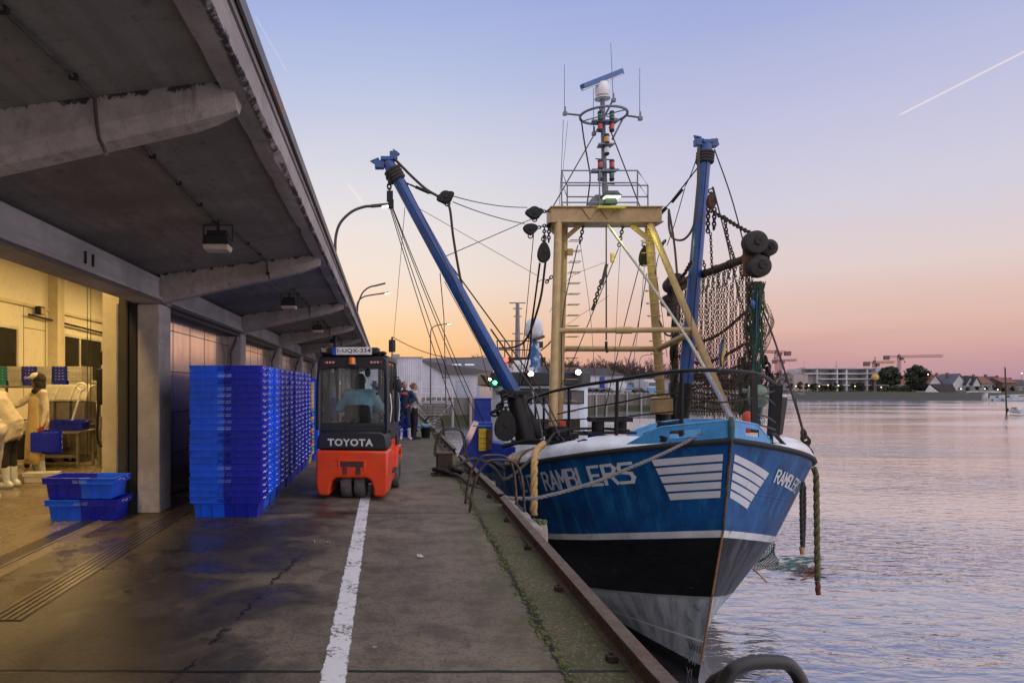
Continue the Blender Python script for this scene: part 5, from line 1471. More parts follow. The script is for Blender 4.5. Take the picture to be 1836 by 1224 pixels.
def stroke(mb, a0, b0, a1, b1, wa, wb, f):
    d = math.hypot((a1-a0)/wa, (b1-b0)/wb) or 1
    ux, uy = (a1-a0)/wa/d, (b1-b0)/wb/d; nx, ny = -uy*wa, ux*wb; ex, ey = ux*wa, uy*wb
    n = 5
    A = []; Bq = []
    for i in range(n+1):
        t = i/n; a = a0-ex*.9+(a1-a0+1.8*ex)*t; bq = b0-ey*.9+(b1-b0+1.8*ey)*t
        A.append(f(a+nx, bq+ny)); Bq.append(f(a-nx, bq-ny))
    mb.strip(A, Bq)
def hull_word(word, s_first, s_last, q_top, q_bot, side, weight=.026, tilt=0.0):
    """weight: half stroke width in metres"""
    mb = MB(); n = len(word); pitch = (s_last-s_first)/n; mb.m = 0
    for i, ch in enumerate(word):
        if ch not in GL: continue
        sa = s_first + pitch*(i+.10); sb = s_first + pitch*(i+.86)
        if ch == 'I': sa, sb = sa+pitch*.25, sb-pitch*.25
        hgt = (q_bot-q_top)
        for x0, y0, x1, y1 in GL[ch]:
            stroke(mb, sa+(sb-sa)*x0, q_bot-hgt*y0, sa+(sb-sa)*x1, q_bot-hgt*y1, weight, weight/1.66, lambda a, bq: hull(max(bq, .01)+tilt*(a-s_first), a, side, .007))
    return mb
qa = .185
sS, sR = find_s(1140, .30, -1), find_s(976, .32, -1)
hull_word('RAMBLERS', sR, sS, .17, .39, -1, .029).build('lettering', M['hull_white'], HULL)
hull_word('ED', sR+1.25, sR+.25, .18, .39, -1, .029).build('lettering', M['hull_white'], HULL)
s0, s1 = find_s(1388, .3, 1), find_s(1452, .16, 1)
hull_word('RAMBLERS', s0+.05, s0+1.15, .25, .385, 1, .018, .06).build('lettering', M['hull_white'], HULL)
# draught marks
for word, z in (('VIII', -3.56), ('VII', -3.87), ('VI', -4.17)):
    mb = MB()
    q = 2 + (z+2.5)/(-4.02+2.5)
    if q > 3: q = 3 + (z+4.02)/(-5.2+4.02)
    wdt = .055*len(word)
    x = .34
    def at(a, bq, q=q): return hull(bq, a, -1, .012)
    for ch in word:
        w_ = .10 if ch == 'V' else .045
        sa, sb = x, x-w_
        for x0, y0, x1, y1 in GL[ch]:
            stroke(mb, sa+(sb-sa)*x0, q+.10-.10*y0, sa+(sb-sa)*x1, q+.10-.10*y1, .008, .006, at)
        x -= w_+.02
    mb.build('draught_mark', M['dark_paint'] if z > -3.9 and word == 'VIII' else M['hull_white'], HULL)

# ---- whaleback: white rounded deck edge that springs from the rim
def whale(u, s, side):
    """u 0 at rim, 1 on the centreline"""
    rim = hull(0, s, side); t, bq, z = keypt(0, s)
    cen = O0 + AFT*t
    inw = min(.75, bq*.85); rise = .40*min(1, .03+max(0, s-.55)/1.2)
    if u <= .5:
        a = u/.5*PI/2
        d_in = inw*(1-math.cos(a)); up = rise*math.sin(a)
    else:
        k = (u-.5)/.5
        d_in = inw + (bq-inw)*k; up = rise*(1-.40*math.sin(k*PI/2)*max(0, 1-s/3)*1.9) + .08*math.sin(k*PI/2)*min(1, s/3)
    return cen + RGT*(side*(bq-d_in)) + V((0, 0, z+up+.02))
WS = [.0, .1, .25, .45, .7, 1, 1.4, 1.9, 2.5, 3.1, 3.7, 4.3, 4.8, 5.2, 5.5, 5.7]
UU = [0, .06, .12, .18, .25, .32, .4, .5, .62, .75, .88, 1]
b = MB()
for side in (-1, 1):
    rows = [[whale(u, s, side) for u in UU] for s in WS]
    # rounded after end
    e = rows[-1]; t = AFT*.16
    rows.append([p + t - V((0, 0, .10)) for p in e]); rows.append([p + t*1.5 - V((0, 0, .5)) for p in e])
    b.grid(rows if side > 0 else [r[::-1] for r in rows])
WB = b.build('whaleback', M['whaleback'], boat, smooth=50)
M['strap'] = mat('strap', (.05, .04, .035), .6, rust=(.2, .1, .05), rusta=.5)
M['sunset_tan'] = mat('sunset_tan', (.42, .27, .17), .5, col2=(.34, .21, .13), scale=4)  # sunset glow on the white deck's after end, put into its colour
b = MB(); rows = [[whale(u, s, -1)+V((0, 0, .012)) for u in UU[:9]] for s in (3.9, 4.3, 4.8, 5.2, 5.45, 5.7)]
e = rows[-1]; rows.append([p + AFT*.17 - V((0, 0, .09)) for p in e]); rows.append([p + AFT*.25 - V((0, 0, .5)) for p in e])
b.grid(rows); b.build('after_end', M['sunset_tan'], WB, smooth=50)
b = MB(); b.tube([whale(u, 3.85, -1)+V((0, 0, .01)) for u in UU[:9]], .035, 6); b.build('seam_band', M['strap'], WB)
# main deck aft of it and inner bulwarks
b = MB(); b.strip([hull(.75, s, -1) for s in SS if s > 5], [hull(.75, s, 1) for s in SS if s > 5]); b.build('main_deck', M['dark_paint'], boat)
# light blue breakwater and hatch coaming on the foredeck
def deckpt(x, t, z=0): return O0 + AFT*t + RGT*x + V((0, 0, z))
b = MB()
pa = [P(1125, 776, 17.3), P(1180, 757, 17.6), P(1225, 752, 17.9), P(1300, 752, 18.0)]
b.strip([p - V((0, 0, .6)) for p in pa], pa); b.strip([p + V((0, .05, 0)) for p in pa], [p + V((0, .05, -.6)) for p in pa]); b.strip(pa, [p + V((0, .05, 0)) for p in pa])
b.tube(pa, .03, 6)
b.build('breakwater', M['light_blue'], boat)
# bow plate with fairleads
def plate_pts(s, h, side, inset=.05): return hull(0, s, side) + V((0, 0, h)) - RGT*(side*inset*min(1, s*3)) + V((0, .02, 0))
for side in (-1, 1):
    L = 1.02 if side < 0 else .62
    hole = (.24, .56) if side < 0 else (.20, .42)
    def top(s): return .34 - .0*s if s < L*.62 else .34 - .27*(s-L*.62)/(L*.38)
    b = MB(); n = 30; Sx = [L*i/n for i in range(n+1)]
    lo, hi = .10, .255
    def cut(i): return hole[0] <= (Sx[i]+Sx[i+1])/2 <= hole[1]
    for th in (0, .035):
        off = AFT*th
        for i in range(n):
            a_, c_ = Sx[i], Sx[i+1]
            if cut(i): segs = [(0, lo), (hi, None)]
            else: segs = [(0, None)]
            for z0, z1 in segs:
                za, zb = (top(a_), top(c_)) if z1 is None else (z1, z1)
                b.quad(plate_pts(a_, z0, side)+off, plate_pts(c_, z0, side)+off, plate_pts(c_, zb, side)+off, plate_pts(a_, za, side)+off)
    hs = [x for x in Sx if hole[0]-.02 <= x <= hole[1]+.02]
    ring = [plate_pts(x, lo, side)+AFT*.017 for x in hs] + [plate_pts(x, hi, side)+AFT*.017 for x in hs[::-1]]
    b.tube(ring, .016, 6, closed=True)
    b.tube([plate_pts(x, top(x), side)+AFT*.017 for x in Sx], .024, 6)
    b.build('bow_plate', M['light_blue'], boat, smooth=40)
b = MB(); b.tube([hull(0, 0, 1)+V((0, .0, z)) for z in (-.12, .05, .2, .33, .40)], [.03, .055, .06, .055, .03], 8)
M['stem_head'] = mat('stem_head', (.03, .10, .10), .6, col2=(.02, .05, .06), scale=9, bump=.4)
b.build('stem_head', M['stem_head'], boat, smooth=60)
# flag staff with blue and yellow flag
fs = P(1297, 662, 12.9)
b = MB(); b.tube([P(1297, 662, 13.0), P(1297, 585, 13.0)], .008, 6); fo = b.build('flag_staff', M['brown_wire'], boat)
M['flag_blue'] = mat('flag_blue', (.20, .24, .38), .9, scale=20); M['flag_yellow'] = mat('flag_yellow', (.45, .32, .04), .9, scale=20)
b = MB()
for mi, x0, x1 in ((1, 0, .35), (0, .35, 1)):
    b.m = mi
    rows = []
    for k in range(9):
        v = k/8; rows.append([P(1299-12*xx*(.35+.75*v)+3*math.sin(v*5+xx*3), 607+v*48+10*xx*v, 13.0+.06*math.sin(xx*9+v*4)) for xx in [x0+(x1-x0)*i/4 for i in range(5)]])
    b.grid(rows)
b.build('flag', [M['flag_blue'], M['flag_yellow']], fo, smooth=180)
# mooring fittings: panama chocks, bitts, hose coil, red fender
def chock(p, q, label=None):
    b = MB(); p, q = V(p), V(q); mid = (p+q)/2; b.tube([p, p+V((0, 0, .17)), q.lerp(p, .75)+V((0, 0, .19)), q.lerp(p, .0)+V((0, 0, .02))], .035, 8); b.tube([p, q], .03, 8); b.build('chock', M['black_steel'], boat, smooth=60)
chock(P(1156, 794, 13.4), P(1194, 788, 12.9)); chock(P(1383, 795, 12.95), P(1408, 801, 13.2)); chock(P(1038, 806, 14.4), P(1078, 802, 14.0))
b = MB(); c0 = P(1072, 775, 15.6); b.cyl(c0, c0+V((0, 0, .30)), .14, n=14); b.cyl(c0+V((.55, .1, 0)), c0+V((.55, .1, .28)), .14, n=14); b.obox(c0+V((.27, 0, .30)), (.95, .32, .10)); b.obox(c0+V((.27, 0, .0)), (1.1, .4, .05)); b.build('mooring_bitt', M['black_steel'], boat, smooth=40)
b = MB(); c0 = P(1202, 778, 14.2)
for k in range(7):
    r = .26-.01*(k % 3); b.tube([c0+V((math.cos(a)*r, math.sin(a)*r*.8, .03+.035*k+.02*math.sin(3*a+k))) for a in [2*PI*i/20 for i in range(20)]], .027, 6, closed=True)
b.build('hose_coil', M['dark_rubber'], boat, smooth=60)
b = MB(); b.tube([P(1120, 800, 14.3), P(1085, 795, 15.0), P(1060, 790, 15.4)], .05, 8); b.obox(P(1052, 801, 14.9), (.5, .25, .12)); b.build('fairlead_roller', M['black_steel'], boat, smooth=50)
M['red_paint'] = mat('red_paint', (.5, .05, .02), .5, scale=6)
b = MB(); b.lathe([(.02, 0), (.10, .03), (.115, .12), (.115, .30), (.09, .42), (.03, .47)], P(1341, 776, 14.6), n=14); b.build('fender_buoy', M['red_paint'], boat, smooth=60)

# ---- bow rail
def rail_line(h, s0, s1, n=14): return None
TOP = [P(948, 716, 19.5), P(985, 703, 18.0), P(1035, 692, 16.2), P(1108, 681, 14.8), P(1165, 672, 14.0), P(1222, 665, 13.4), P(1290, 663.5, 13.2), P(1348, 668, 13.5), P(1372, 676, 14.0), P(1391, 690, 14.9)]
MID = [P(1000, 742, 18.0), P(1050, 731, 16.2), P(1108, 722, 14.8), P(1165, 710, 14.0), P(1222, 703, 13.4)]
MID2 = [P(955, 757, 19.0), P(1020, 752, 16.6), P(1108, 748, 14.8), P(1165, 742, 14.0), P(1222, 737, 13.4), P(1300, 738, 13.2)]
MID3 = [P(1222, 716, 13.4), P(1240, 714, 13.3), P(1292, 721, 13.2), P(1352, 713, 13.5), P(1388, 700, 14.7)]
b = MB(); b.tube(curve(TOP, 4), .040, 8); b.build('guard_rail', M['black_steel'], boat, smooth=60)
b = MB(); b.tube(curve(MID, 3), .018, 6); b.tube(curve(MID2, 3), .016, 6); b.tube(curve(MID3, 3), .018, 6)
for ys in ((708, 726), (742, 757), (760, 770)):
    b.tube(curve([P(1355, ys[0], 13.6), P(1375, ys[0]+5, 14.1), P(1390, ys[1], 14.9)], 3), .017, 6)
b.tube([P(948, 716, 19.5), P(943, 730, 19.6), P(944, 790, 19.6)], .03, 6)
b.tube([P(1168, 716, 14), P(1222, 712, 13.4)], .012, 6)
b.build('guard_wire', M['black_steel'], boat, smooth=60)
for (px, y0, y1, D, r) in ((1020, 696, 782, 16.6, .035), (1105, 682, 788, 14.8, .035), (1221, 666, 782, 13.4, .040), (975, 708, 775, 18.6, .03), (960, 716, 770, 19.2, .03)):
    b = MB(); b.cyl(P(px, y1, D), P(px+(2 if px > 1090 else 0), y0, D), r*1.1, r, 8); b.build('rail_stanchion', M['black_steel'], boat, smooth=60)
b = MB(); b.box(0, 1, 0, 1, 0, 1)
b = MB(); p0, p1 = P(1353, 775, 13.5), P(1351, 669, 13.5); b.bar(p0, p1, .12, .06); b.build('rail_stanchion', M['black_steel'], boat)
b = MB(); p0, p1 = P(1386, 784, 15.3), P(1392, 690, 14.9); b.bar(p0, p1, .24, .10, (0, 1, 0)); b.build('rail_stanchion', M['black_steel'], boat)
b = MB(); b.prism([(0, 0), (.30, .1), (.42, .95), (.22, .98)], P(1380, 786, 15.8), (1, 0, 0), (0, 0, 1), (0, 1, 0), .05); b.build('side_post', mat('brown_plate', (.05, .035, .03), .7, scale=5), boat)

# ---- gantry
gl_t, gl_b = P(1012, 398, 21), P(1002, 770, 21); gr_t, gr_b = P(1163, 398, 21), P(1187, 735, 21)
sl_t, sl_b = P(1001, 398, 20.4), P(991, 776, 18.1); sr_t, sr_b = P(1166, 402, 20.4), P(1309, 748, 17.4)
gan = MB(); x0, x1 = P(984, 390, 20.6).x, P(1181, 390, 20.6).x; zt, zb = P(0, 375, 20.6).z, P(0, 402, 20.6).z
gan.box(x0, x1, 20.35, 20.9, zb+.02, zt-.02); gan.box(x0-.02, x1+.02, 20.27, 20.98, zt-.02, zt+.015); gan.box(x0-.02, x1+.02, 20.27, 20.98, zb-.015, zb+.02)
for x in (P(1058, 0, 20.3).x, P(1090, 0, 20.3).x): gan.prism([(0, 0), (.5, 0), (.25, -.35)], (x-.25, 20.33, zt-.03), (1, 0, 0), (0, 0, 1), (0, -1, 0), .02)
CB = gan.build('gantry_beam', M['cream'], boat, bevel=.012)
def leg(a, b_, r, m='cream'):
    q = MB(); q.cyl(b_, a, r, r*.97, 14); return q.build('gantry_leg', M[m], boat, smooth=60)
Ll = leg(gl_t, gl_b, .115); Lr = leg(gr_t, gr_b, .135); leg(sl_t, sl_b, .118); leg(sr_t, sr_b, .095)
q = MB(); q.obox(P(1186, 727, 20.95), (.52, .5, .52)); q.obox(P(1186, 714, 20.95), (.44, .4, .1)); q.build('leg_foot', M['cream'], Lr, bevel=.03)
q = MB(); q.cyl(P(1189, 760, 21), P(1188, 738, 21), .22, n=14); q.build('leg_base', M['black_steel'], Lr, smooth=50)
q = MB()
for (a, b_) in ((P(1010, 430, 20.9), P(1040, 404, 20.7)), (P(1165, 430, 20.9), P(1132, 404, 20.7)), (P(1003, 425, 20.5), P(983, 404, 20.6))): q = MB(); q.bar(a, b_, .14, .05, (0, 1, 0)); q.build('knee_brace', M['cream'], boat)
def ladder_rungs(a, b_, side, n):
    for k in range(n):
        p = a.lerp(b_, (k+.6)/n)
        q = MB(); q.tube([p+V((side*.12, -.10, 0)), p+V((side*.46, -.14, .0)), p+V((side*.46, .12, 0)), p+V((side*.12, .10, 0))], .014, 5); q.build('rung', M['cream'], boat)
ladder_rungs(P(1014, 420, 20.9), P(1004, 745, 20.9), 1, 17)
def rr(a, b_, n):
    for k in range(n):
        p = a.lerp(b_, (k+.6)/n)
        q = MB(); q.tube([p+V((-.27, -.18, 0)), p+V((.16, -.18, 0))], .016, 5); q.tube([p+V((-.27, -.18, 0)), p+V((-.12, .05, 0))], .014, 5); q.build('rung', M['cream'], boat)
rr(P(1160, 420, 20.9), P(1184, 710, 20.9), 13)
q = MB(); la, lb = sl_t.lerp(sl_b, .545), sr_t.lerp(sr_b, .585); q.cyl(la, lb, .075, n=12); mid = la.lerp(lb, .56); mm = la.lerp(lb, .44); q.cyl(mm, mid, .098, n=12); q.build('cross_bar', M['cream'], boat, smooth=50)
q = MB(); la2, lb2 = gl_t.lerp(gl_b, .61), gr_t.lerp(gr_b, .675); q.cyl(la2, lb2, .085, n=12); q.build('cross_bar', M['cream'], boat, smooth=50)
q = MB(); q.cyl(lb2, lb+(sr_b-sr_t)*.01, .09, n=12); q.build('cross_bar', M['cream'], boat, smooth=50)
q = MB(); q.tube([P(1090, 404, 20.3), P(1160, 500, 18.6), P(1235, 610, 16.6), P(1275, 680, 15.0)], .035, 8); q.build('stay_pole', mat('stay_pole', (.42, .40, .33), .5, scale=4), boat, smooth=60)
b = MB(); b.rope(curve([P(1262, 660, 15.3), P(1285, 700, 14.3), P(1303, 735, 13.2), P(1313, 752, 12.45)], 4), .05); b.build('lashing', mat('lashing', (.23, .24, .30), .9, scale=20), boat, smooth=180)
# yellow-lit floodlight on the beam
q = MB(); q.prism([(0, 0), (.75, 0), (.75, .1), (.45, .42), (.3, .42)], P(1050, 374, 20.4), (1, 0, 0), (0, 0, 1), (0, 1, 0), .5); q.build('lamp_platform', M['mast_grey'], boat, bevel=.01)
fl = MB(); p = P(1097, 350, 20.2); fl.obox(p+V((0, .1, .08)), (.50, .32, .12), top=.7); fl.obox(p+V((0, .1, -.01)), (.56, .36, .05)); fl.obox(p+V((0, .15, -.14)), (.4, .2, .2), top=.8)
FLo = fl.build('mast_floodlight', mat('flood_green', (.03, .07, .06), .45), boat, bevel=.02)
g = MB(); g.obox(p+V((.02, .05, -.05)), (.44, .28, .03)); g.build('lens', glow('flood_lens', (.85, 1, .55), 3.5), FLo)
g = MB(); g.box(P(1070, 0, 20.2).x, P(1119, 0, 20.2).x, 20.05, 20.26, P(0, 375, 20.2).z, P(0, 371, 20.2).z); g.build('lamp_shelf', mat('shelf_lamplit', (.62, .58, .06), .5), FLo)  # floodlight's yellow glow on the shelf is painted into its colour
pl = bpy.data.lights.new('flood_spill', 'AREA'); pl.size = .5; pl.energy = 30; pl.color = (.92, 1, .25)
po_ = bpy.data.objects.new('flood_spill', pl); C.objects.link(po_); po_.location = V((p.x+.42, 19.95, zb-.12)); po_.rotation_euler = (math.radians(18), 0, 0)
# platform rail on top
q = MB(); z0 = zt+.02; za, zb2, zc = P(0, 313, 21).z, P(0, 340, 21).z, zt+.12
X0, X1, X2, X3 = P(1007, 0, 20.3).x, P(1143, 0, 20.3).x, P(1020, 0, 21.6).x, P(1166, 0, 21.6).x
fr = [(X0, 20.3), (X1, 20.3), (X3, 21.8), (X2, 21.8)]
for z in (za-.1, zb2, z0+.1): q.tube([(x, y, z) for x, y in fr], .022, 6, closed=True)
for x, y in fr + [((X0+X1)/2, 20.3), ((X2+X3)/2, 21.8)]: q.cyl((x, y, z0-.05), (x, y, za-.1), .022, n=6)
q.build('platform_rail', M['mast_grey'], boat, smooth=60)
q = MB(); q.box(X0, X3, 20.95, 21.85, z0-.03, z0); q.build('platform', M['mast_grey'], boat)
# ---- mast
mt = MB(); mb_, mtp = P(1085, 372, 21), P(1080, 172, 21); mt.cyl(mb_, mtp, .085, .07, 12); MA = mt.build('mast', M['mast_grey'], boat, smooth=60)
rc = P(1082, 207, 21)
q = MB(); q.tube([rc+V((math.cos(a)*.70, math.sin(a)*.70, 0)) for a in [2*PI*k/32 for k in range(32)]], .04, 8, closed=True)
q.tube([rc+V((-.68, 0, 0)), P(1014, 204, 21)], .03, 6); q.tube([rc+V((.68, 0, 0)), P(1148, 211, 21)], .03, 6)
for a in (.5, 2.4, 4.2, 5.6): q.cyl(rc, rc+V((math.cos(a)*.7, math.sin(a)*.7, 0)), .018, n=6)
q.cyl(P(1117, 212, 21.3), P(1098, 250, 21), .03, n=6); q.cyl(P(1086, 205, 21), P(1100, 178, 20.8), .03, n=6)
q.build('mast_ring', M['mast_grey'], MA, smooth=60)
for (px, y0, y1) in ((1012, 204, 116), (1147, 213, 122), (1099, 180, 78), (1064, 240, 158)):
    q = MB(); D = 21 if px != 1099 else 20.8
    q.tube([P(px+1, y0, D), P(px+1, y0-12, D), P(px, y0-13, D), P(px-(4 if px == 1099 else 0), y1, D)], [.035, .03, .012, .008], 6); q.obox(P(px+1, y0, D), (.12, .1, .1)); q.build('whip_antenna', M['mast_grey'], MA, smooth=60)
q = MB(); q.lathe([(.1, 0), (.24, .02), (.24, .05), (.1, .06)], mtp-V((0, 0, .12)), n=16); q.lathe([(.20, 0), (.23, .12), (.22, .26), (.15, .40), (.06, .44)], mtp, n=16); q.build('radar_turret', M['white_paint'], MA, smooth=50)
ra, rb = P(1044, 157, 20.6), P(1115, 129, 21.5)
M['radar_blue'] = mat('radar_blue', (.015, .09, .28), .35, scale=5)
q = MB(); q.bar(ra, rb, .17, .19); q.m = 1; q.bar(ra+V((0, -.02, -.085)), rb+V((0, -.02, -.085)), .14, .05); q.build('radar_scanner', [M['radar_blue'], M['white_paint']], MA, bevel=.05)
M['nav_red'] = mat('nav_red', (.45, .02, .02), .15, coat=.5); M['nav_green'] = mat('nav_green', (.01, .12, .09), .15, coat=.5); M['nav_clear'] = mat('nav_clear', (.6, .62, .62), .1, coat=.5); M['nav_amber'] = mat('nav_amber', (.6, .25, .03), .15, coat=.5)
def navlamp(px, py, D, m, up):
    q = MB(); s = 1 if up else -1; p = P(px, py, D)
    q.m = 0; q.lathe([(.085, 0), (.09, .05*1), (.07, .06)], p, (0, 0, s), 12); q.lathe([(.07, .22), (.085, .24), (.06, .30), (.02, .31)], p, (0, 0, s), 12)
    q.m = 1; q.lathe([(.07, .06), (.078, .12), (.07, .22)], p, (0, 0, s), 12); q.build('navigation_lamp', [M['dark_paint'], M[m]], MA, smooth=50)
for y in (217, 305):
    q = MB(); q.prism([(-.42, 0), (.42, 0), (.36, .35), (-.36, .35)], P(1086, y, 20.75), (1, 0, 0), (0, 1, 0), (0, 0, 1), .05); q.build('lamp_bracket', M['mast_grey'], MA, bevel=.01)
q = MB(); q.prism([(-.25, 0), (.25, 0), (.2, .35), (-.2, .35)], P(1088, 259, 20.75), (1, 0, 0), (0, 1, 0), (0, 0, 1), .05); q.build('lamp_bracket', M['mast_grey'], MA, bevel=.01)
for px in (1076, 1097):
    navlamp(px, 217, 20.8, 'nav_green', True); navlamp(px, 219, 20.8, 'nav_red', False); navlamp(px, 304, 20.8, 'nav_red', True); navlamp(px, 307, 20.8, 'nav_green', False)
navlamp(1088, 258, 20.8, 'nav_amber', True); navlamp(1088, 261, 20.8, 'nav_clear', False)
q = MB()
for (a, b_) in ((P(1072, 230, 21), P(985, 382, 20.8)), (P(1092, 228, 21), P(1148, 372, 20.8)), (P(1084, 236, 21), P(1070, 236, 21)), (P(1068, 285, 21), P(1100, 287, 21)), (P(1066, 328, 21), P(1102, 330, 21))): q.cyl(a, b_, .018, n=6)
q.tube(curve([P(1042, 213, 21), P(1047, 250, 20.9), P(1054, 290, 20.9), P(1058, 320, 20.8), P(1052, 372, 20.7)]), .022, 6)
q.build('mast_stay', M['wire'], MA, smooth=60)

# ---- booms
def boom(a, b_, ra_, rb_, name_parts=True):
    q = MB(); a, b_ = V(a), V(b_); d = (b_-a).normalized(); L = (b_-a).length
    q.cyl(a+d*1.2, b_, ra_, rb_, 20); B_ = q.build('boom', M['boom_blue'], boat, smooth=60)
    q = MB(); q.cyl(a, a+d*1.25, ra_*.9, ra_*1.02, 16); q.build('boom_sleeve', M['black_steel'], B_, smooth=60)
    q = MB(); u, w_ = perp(d); u = V((1, 0, 0)); u = (u-d*u.dot(d)).normalized(); w_ = d.cross(u)
    for k in range(4): q.tube([b_-d*(.30-.085*k)+(u*math.cos(t)+w_*math.sin(t))*(rb_*1.32) for t in [2*PI*i/18 for i in range(18)]], .045, 6, closed=True)
    q.build('head_winding', M['dark_rope'], B_, smooth=180)
    q = MB(); q.cyl(b_, b_+d*.22, rb_*1.1, rb_*1.0, 16); q.obox(b_+d*.26+u*.20, (.20, .22, .22)); q.obox(b_+d*.24-u*.22, (.24, .2, .2)); q.tube([b_+d*.15-u*.2, b_+d*.42-u*.36, b_+d*.38-u*.16], .05, 6); q.tube([b_+d*.15+u*.2, b_+d*.40+u*.28, b_+d*.22+u*.34], .05, 6); q.obox(b_+d*.27, (.3, .3, .1))
    q.build('boom_head', M['boom_blue'], B_, smooth=40, bevel=.02)
    q = MB()
    q.tube([a+d*1.3-V((0, ra_+.02, 0)), b_-d*.3-V((0, rb_+.02, 0))], .018, 6); q.build('boom_pipe', M['boom_blue'], B_)
    return B_
BL = boom(P(966, 786, 17.4), P(702, 303, 17.5), .188, .142)
BR = boom(P(1222, 765, 19.6), P(1265, 272, 19.8), .195, .160)
# post and sheave at the heel of the boom
q = MB(); q.cyl(P(944, 792, 16.9), P(922, 705, 17.1), .25, .21, 14); q.obox(P(918, 704, 17.0), (.75, .4, .10)); q.obox(P(950, 792, 16.9), (.8, .7, .08)); q.build('boom_post', M['black_steel'], boat, smooth=40)
def block(c, L, W_, ax=(0, 0, 1), m='dark_rubber', name='pulley_block', par=None, th=.16):
    c = V(c); ax = V(ax).normalized(); sd = ax.cross(V((0, 1, 0))).normalized()
    out = [(math.cos(t)*W_/2*(1-.28*math.sin(t)), math.sin(t)*L/2) for t in [2*PI*i/18 for i in range(18)]]
    q = MB()
    for o in (-th/2, th*.22): q.prism(out, c+V((0, o, 0)), sd, ax, (0, 1, 0), th*.28)
    q.lathe([(W_*.40, -th*.2), (W_*.30, 0), (W_*.40, th*.2)], c, (0, 1, 0), 16); q.cyl(c-V((0, th*.65, 0)), c+V((0, th*.65, 0)), W_*.12, n=8)
    q.tube([c+ax*L*.45, c+ax*L*.6], .035, 6); q.tube([c+ax*L*.62+(sd*math.cos(t)+ax*math.sin(t))*.07 for t in [2*PI*i/10 for i in range(10)]], .022, 5, closed=True)
    return q.build(name, M[m], par or boat, smooth=40, bevel=.012)
block(P(906, 762, 16.6), .78, .50, (.03, 0, 1), 'black_steel')
block(P(958, 382, 20.3), .30, .52, (.05, 0, -1), 'dark_rubber'); block(P(951, 411, 20.3), .32, .42, (.0, 0, -1), 'dark_rubber')
block(P(975, 452, 20.2), .62, .36, (0, 0, 1), 'dark_rubber'); block(P(1155, 460, 21.3), .6, .30, (0, 0, 1), 'dark_rubber')
block(P(799, 354, 17.8), .26, .46, (.3, 0, -1), 'dark_rubber'); block(P(1275, 360, 18.8), .42, .22, (0, 0, 1), 'rust')
# heavy lashing chain at the boom post
q = ChainSet('black_steel', boat); q.chain([P(903, 706, 16.8), P(900, 725, 16.8), P(893, 740, 16.7), P(880, 742, 16.7)], .2, .13, .03); q.chain([P(922, 708, 16.8), P(905, 712, 16.7), P(896, 728, 16.7), P(886, 738, 16.7)], .18, .12, .03)

# ---- wheelhouse and after gear
M['wheel_white'] = mat('wheel_white', (.56, .62, .72), .4, scale=1.5, rust=(.3, .2, .12), rusta=.26, streak=True)
wx0, wx1, wy = P(883, 0, 30).x, P(1054, 0, 30).x, 30.0
z0, z1, z2 = P(0, 790, 30).z, P(0, 691, 30).z, P(0, 672, 30).z
q = MB(); q.prism([(wx0, wy), (wx0+.45, wy-.32), (wx1-.45, wy-.32), (wx1, wy), (wx1, wy+4), (wx0, wy+4)], (0, 0, z0-.8), (1, 0, 0), (0, 1, 0), (0, 0, 1), z1-z0+.8); WH = q.build('wheelhouse', M['wheel_white'], boat, bevel=.03)
q = MB(); q.prism([(wx0-.1, wy-.1), (wx0+.4, wy-.50), (wx1-.4, wy-.50), (wx1+.1, wy-.1), (wx1+.1, wy+4.1), (wx0-.1, wy+4.1)], (0, 0, z1+.003), (1, 0, 0), (0, 1, 0), (0, 0, 1), z2-z1+.12); q.build('wheelhouse_roof', mat('roof_black', (.02, .028, .032), .55, scale=3), WH, bevel=.05)
M['wh_glass'] = mat('wh_glass', (.05, .055, .055), .08, spec=.8)
q = None
for (pa, pb, ya, yb) in ((929, 952, 698, 721), (960, 985, 698, 721), (1003, 1018, 700, 722), (1024, 1045, 702, 722)):
    q = MB(); x0_, x1_ = P(pa, 0, wy-.33).x, P(pb, 0, wy-.33).x; za_, zb_ = P(0, ya, wy-.33).z, P(0, yb, wy-.33).z
    q.box(x0_-.05, x1_+.05, wy-.36, wy-.325, zb_-.05, za_+.05); wo = q.build('window', M['dark_rubber'], WH, bevel=.02)
    g = MB(); g.box(x0_, x1_, wy-.372, wy-.361, zb_, za_); g.build('pane', M['wh_glass'], wo, bevel=.0)
q = MB(); q.box(P(920, 0, wy-.34).x, P(1040, 0, wy-.34).x, wy-.35, wy-.325, P(0, 770, wy).z, P(0, 750, wy).z); q.build('skirting_panel', M['rust_dark'], WH)
q = MB(); q.box(wx0+.0, wx0+.25, wy-.26, wy-.0, z1-.9, z1-.15); 
for (px, py) in ((952, 670), (1037, 667)):
    g = MB(); p_ = P(px, py, 29.2); g.obox(p_+V((0, .12, 0)), (.30, .2, .27)); g.cyl(p_+V((0, .12, -.16)), p_+V((0, .12, -.5)), .03); fo = g.build('deck_light', M['dark_paint'], WH, bevel=.02)
    g = MB(); g.ball(p_+V((0, .02, 0)), (.12, .04, .11), 12, 8); g.build('lens', M['lamp_white'], fo, smooth=180)
g = MB(); p_ = P(885, 685, 29.4); g.prism([(-.55, .35), (.05, .1), (.2, -.25), (-.2, -.2)], p_, (1, 0, 0), (0, 0, 1), (0, 1, 0), .4); so_ = g.build('side_light', M['dark_paint'], WH, bevel=.03)
g = MB(); g.ball(p_+V((.04, -.12, -.02)), .085, 10, 8); g.build('lens', M['lamp_green'], so_, smooth=180)
g = MB(); g.ball(p_+V((-.18, -.12, .13)), .055, 8, 6); g.build('lens', M['lamp_warm'], so_, smooth=180)
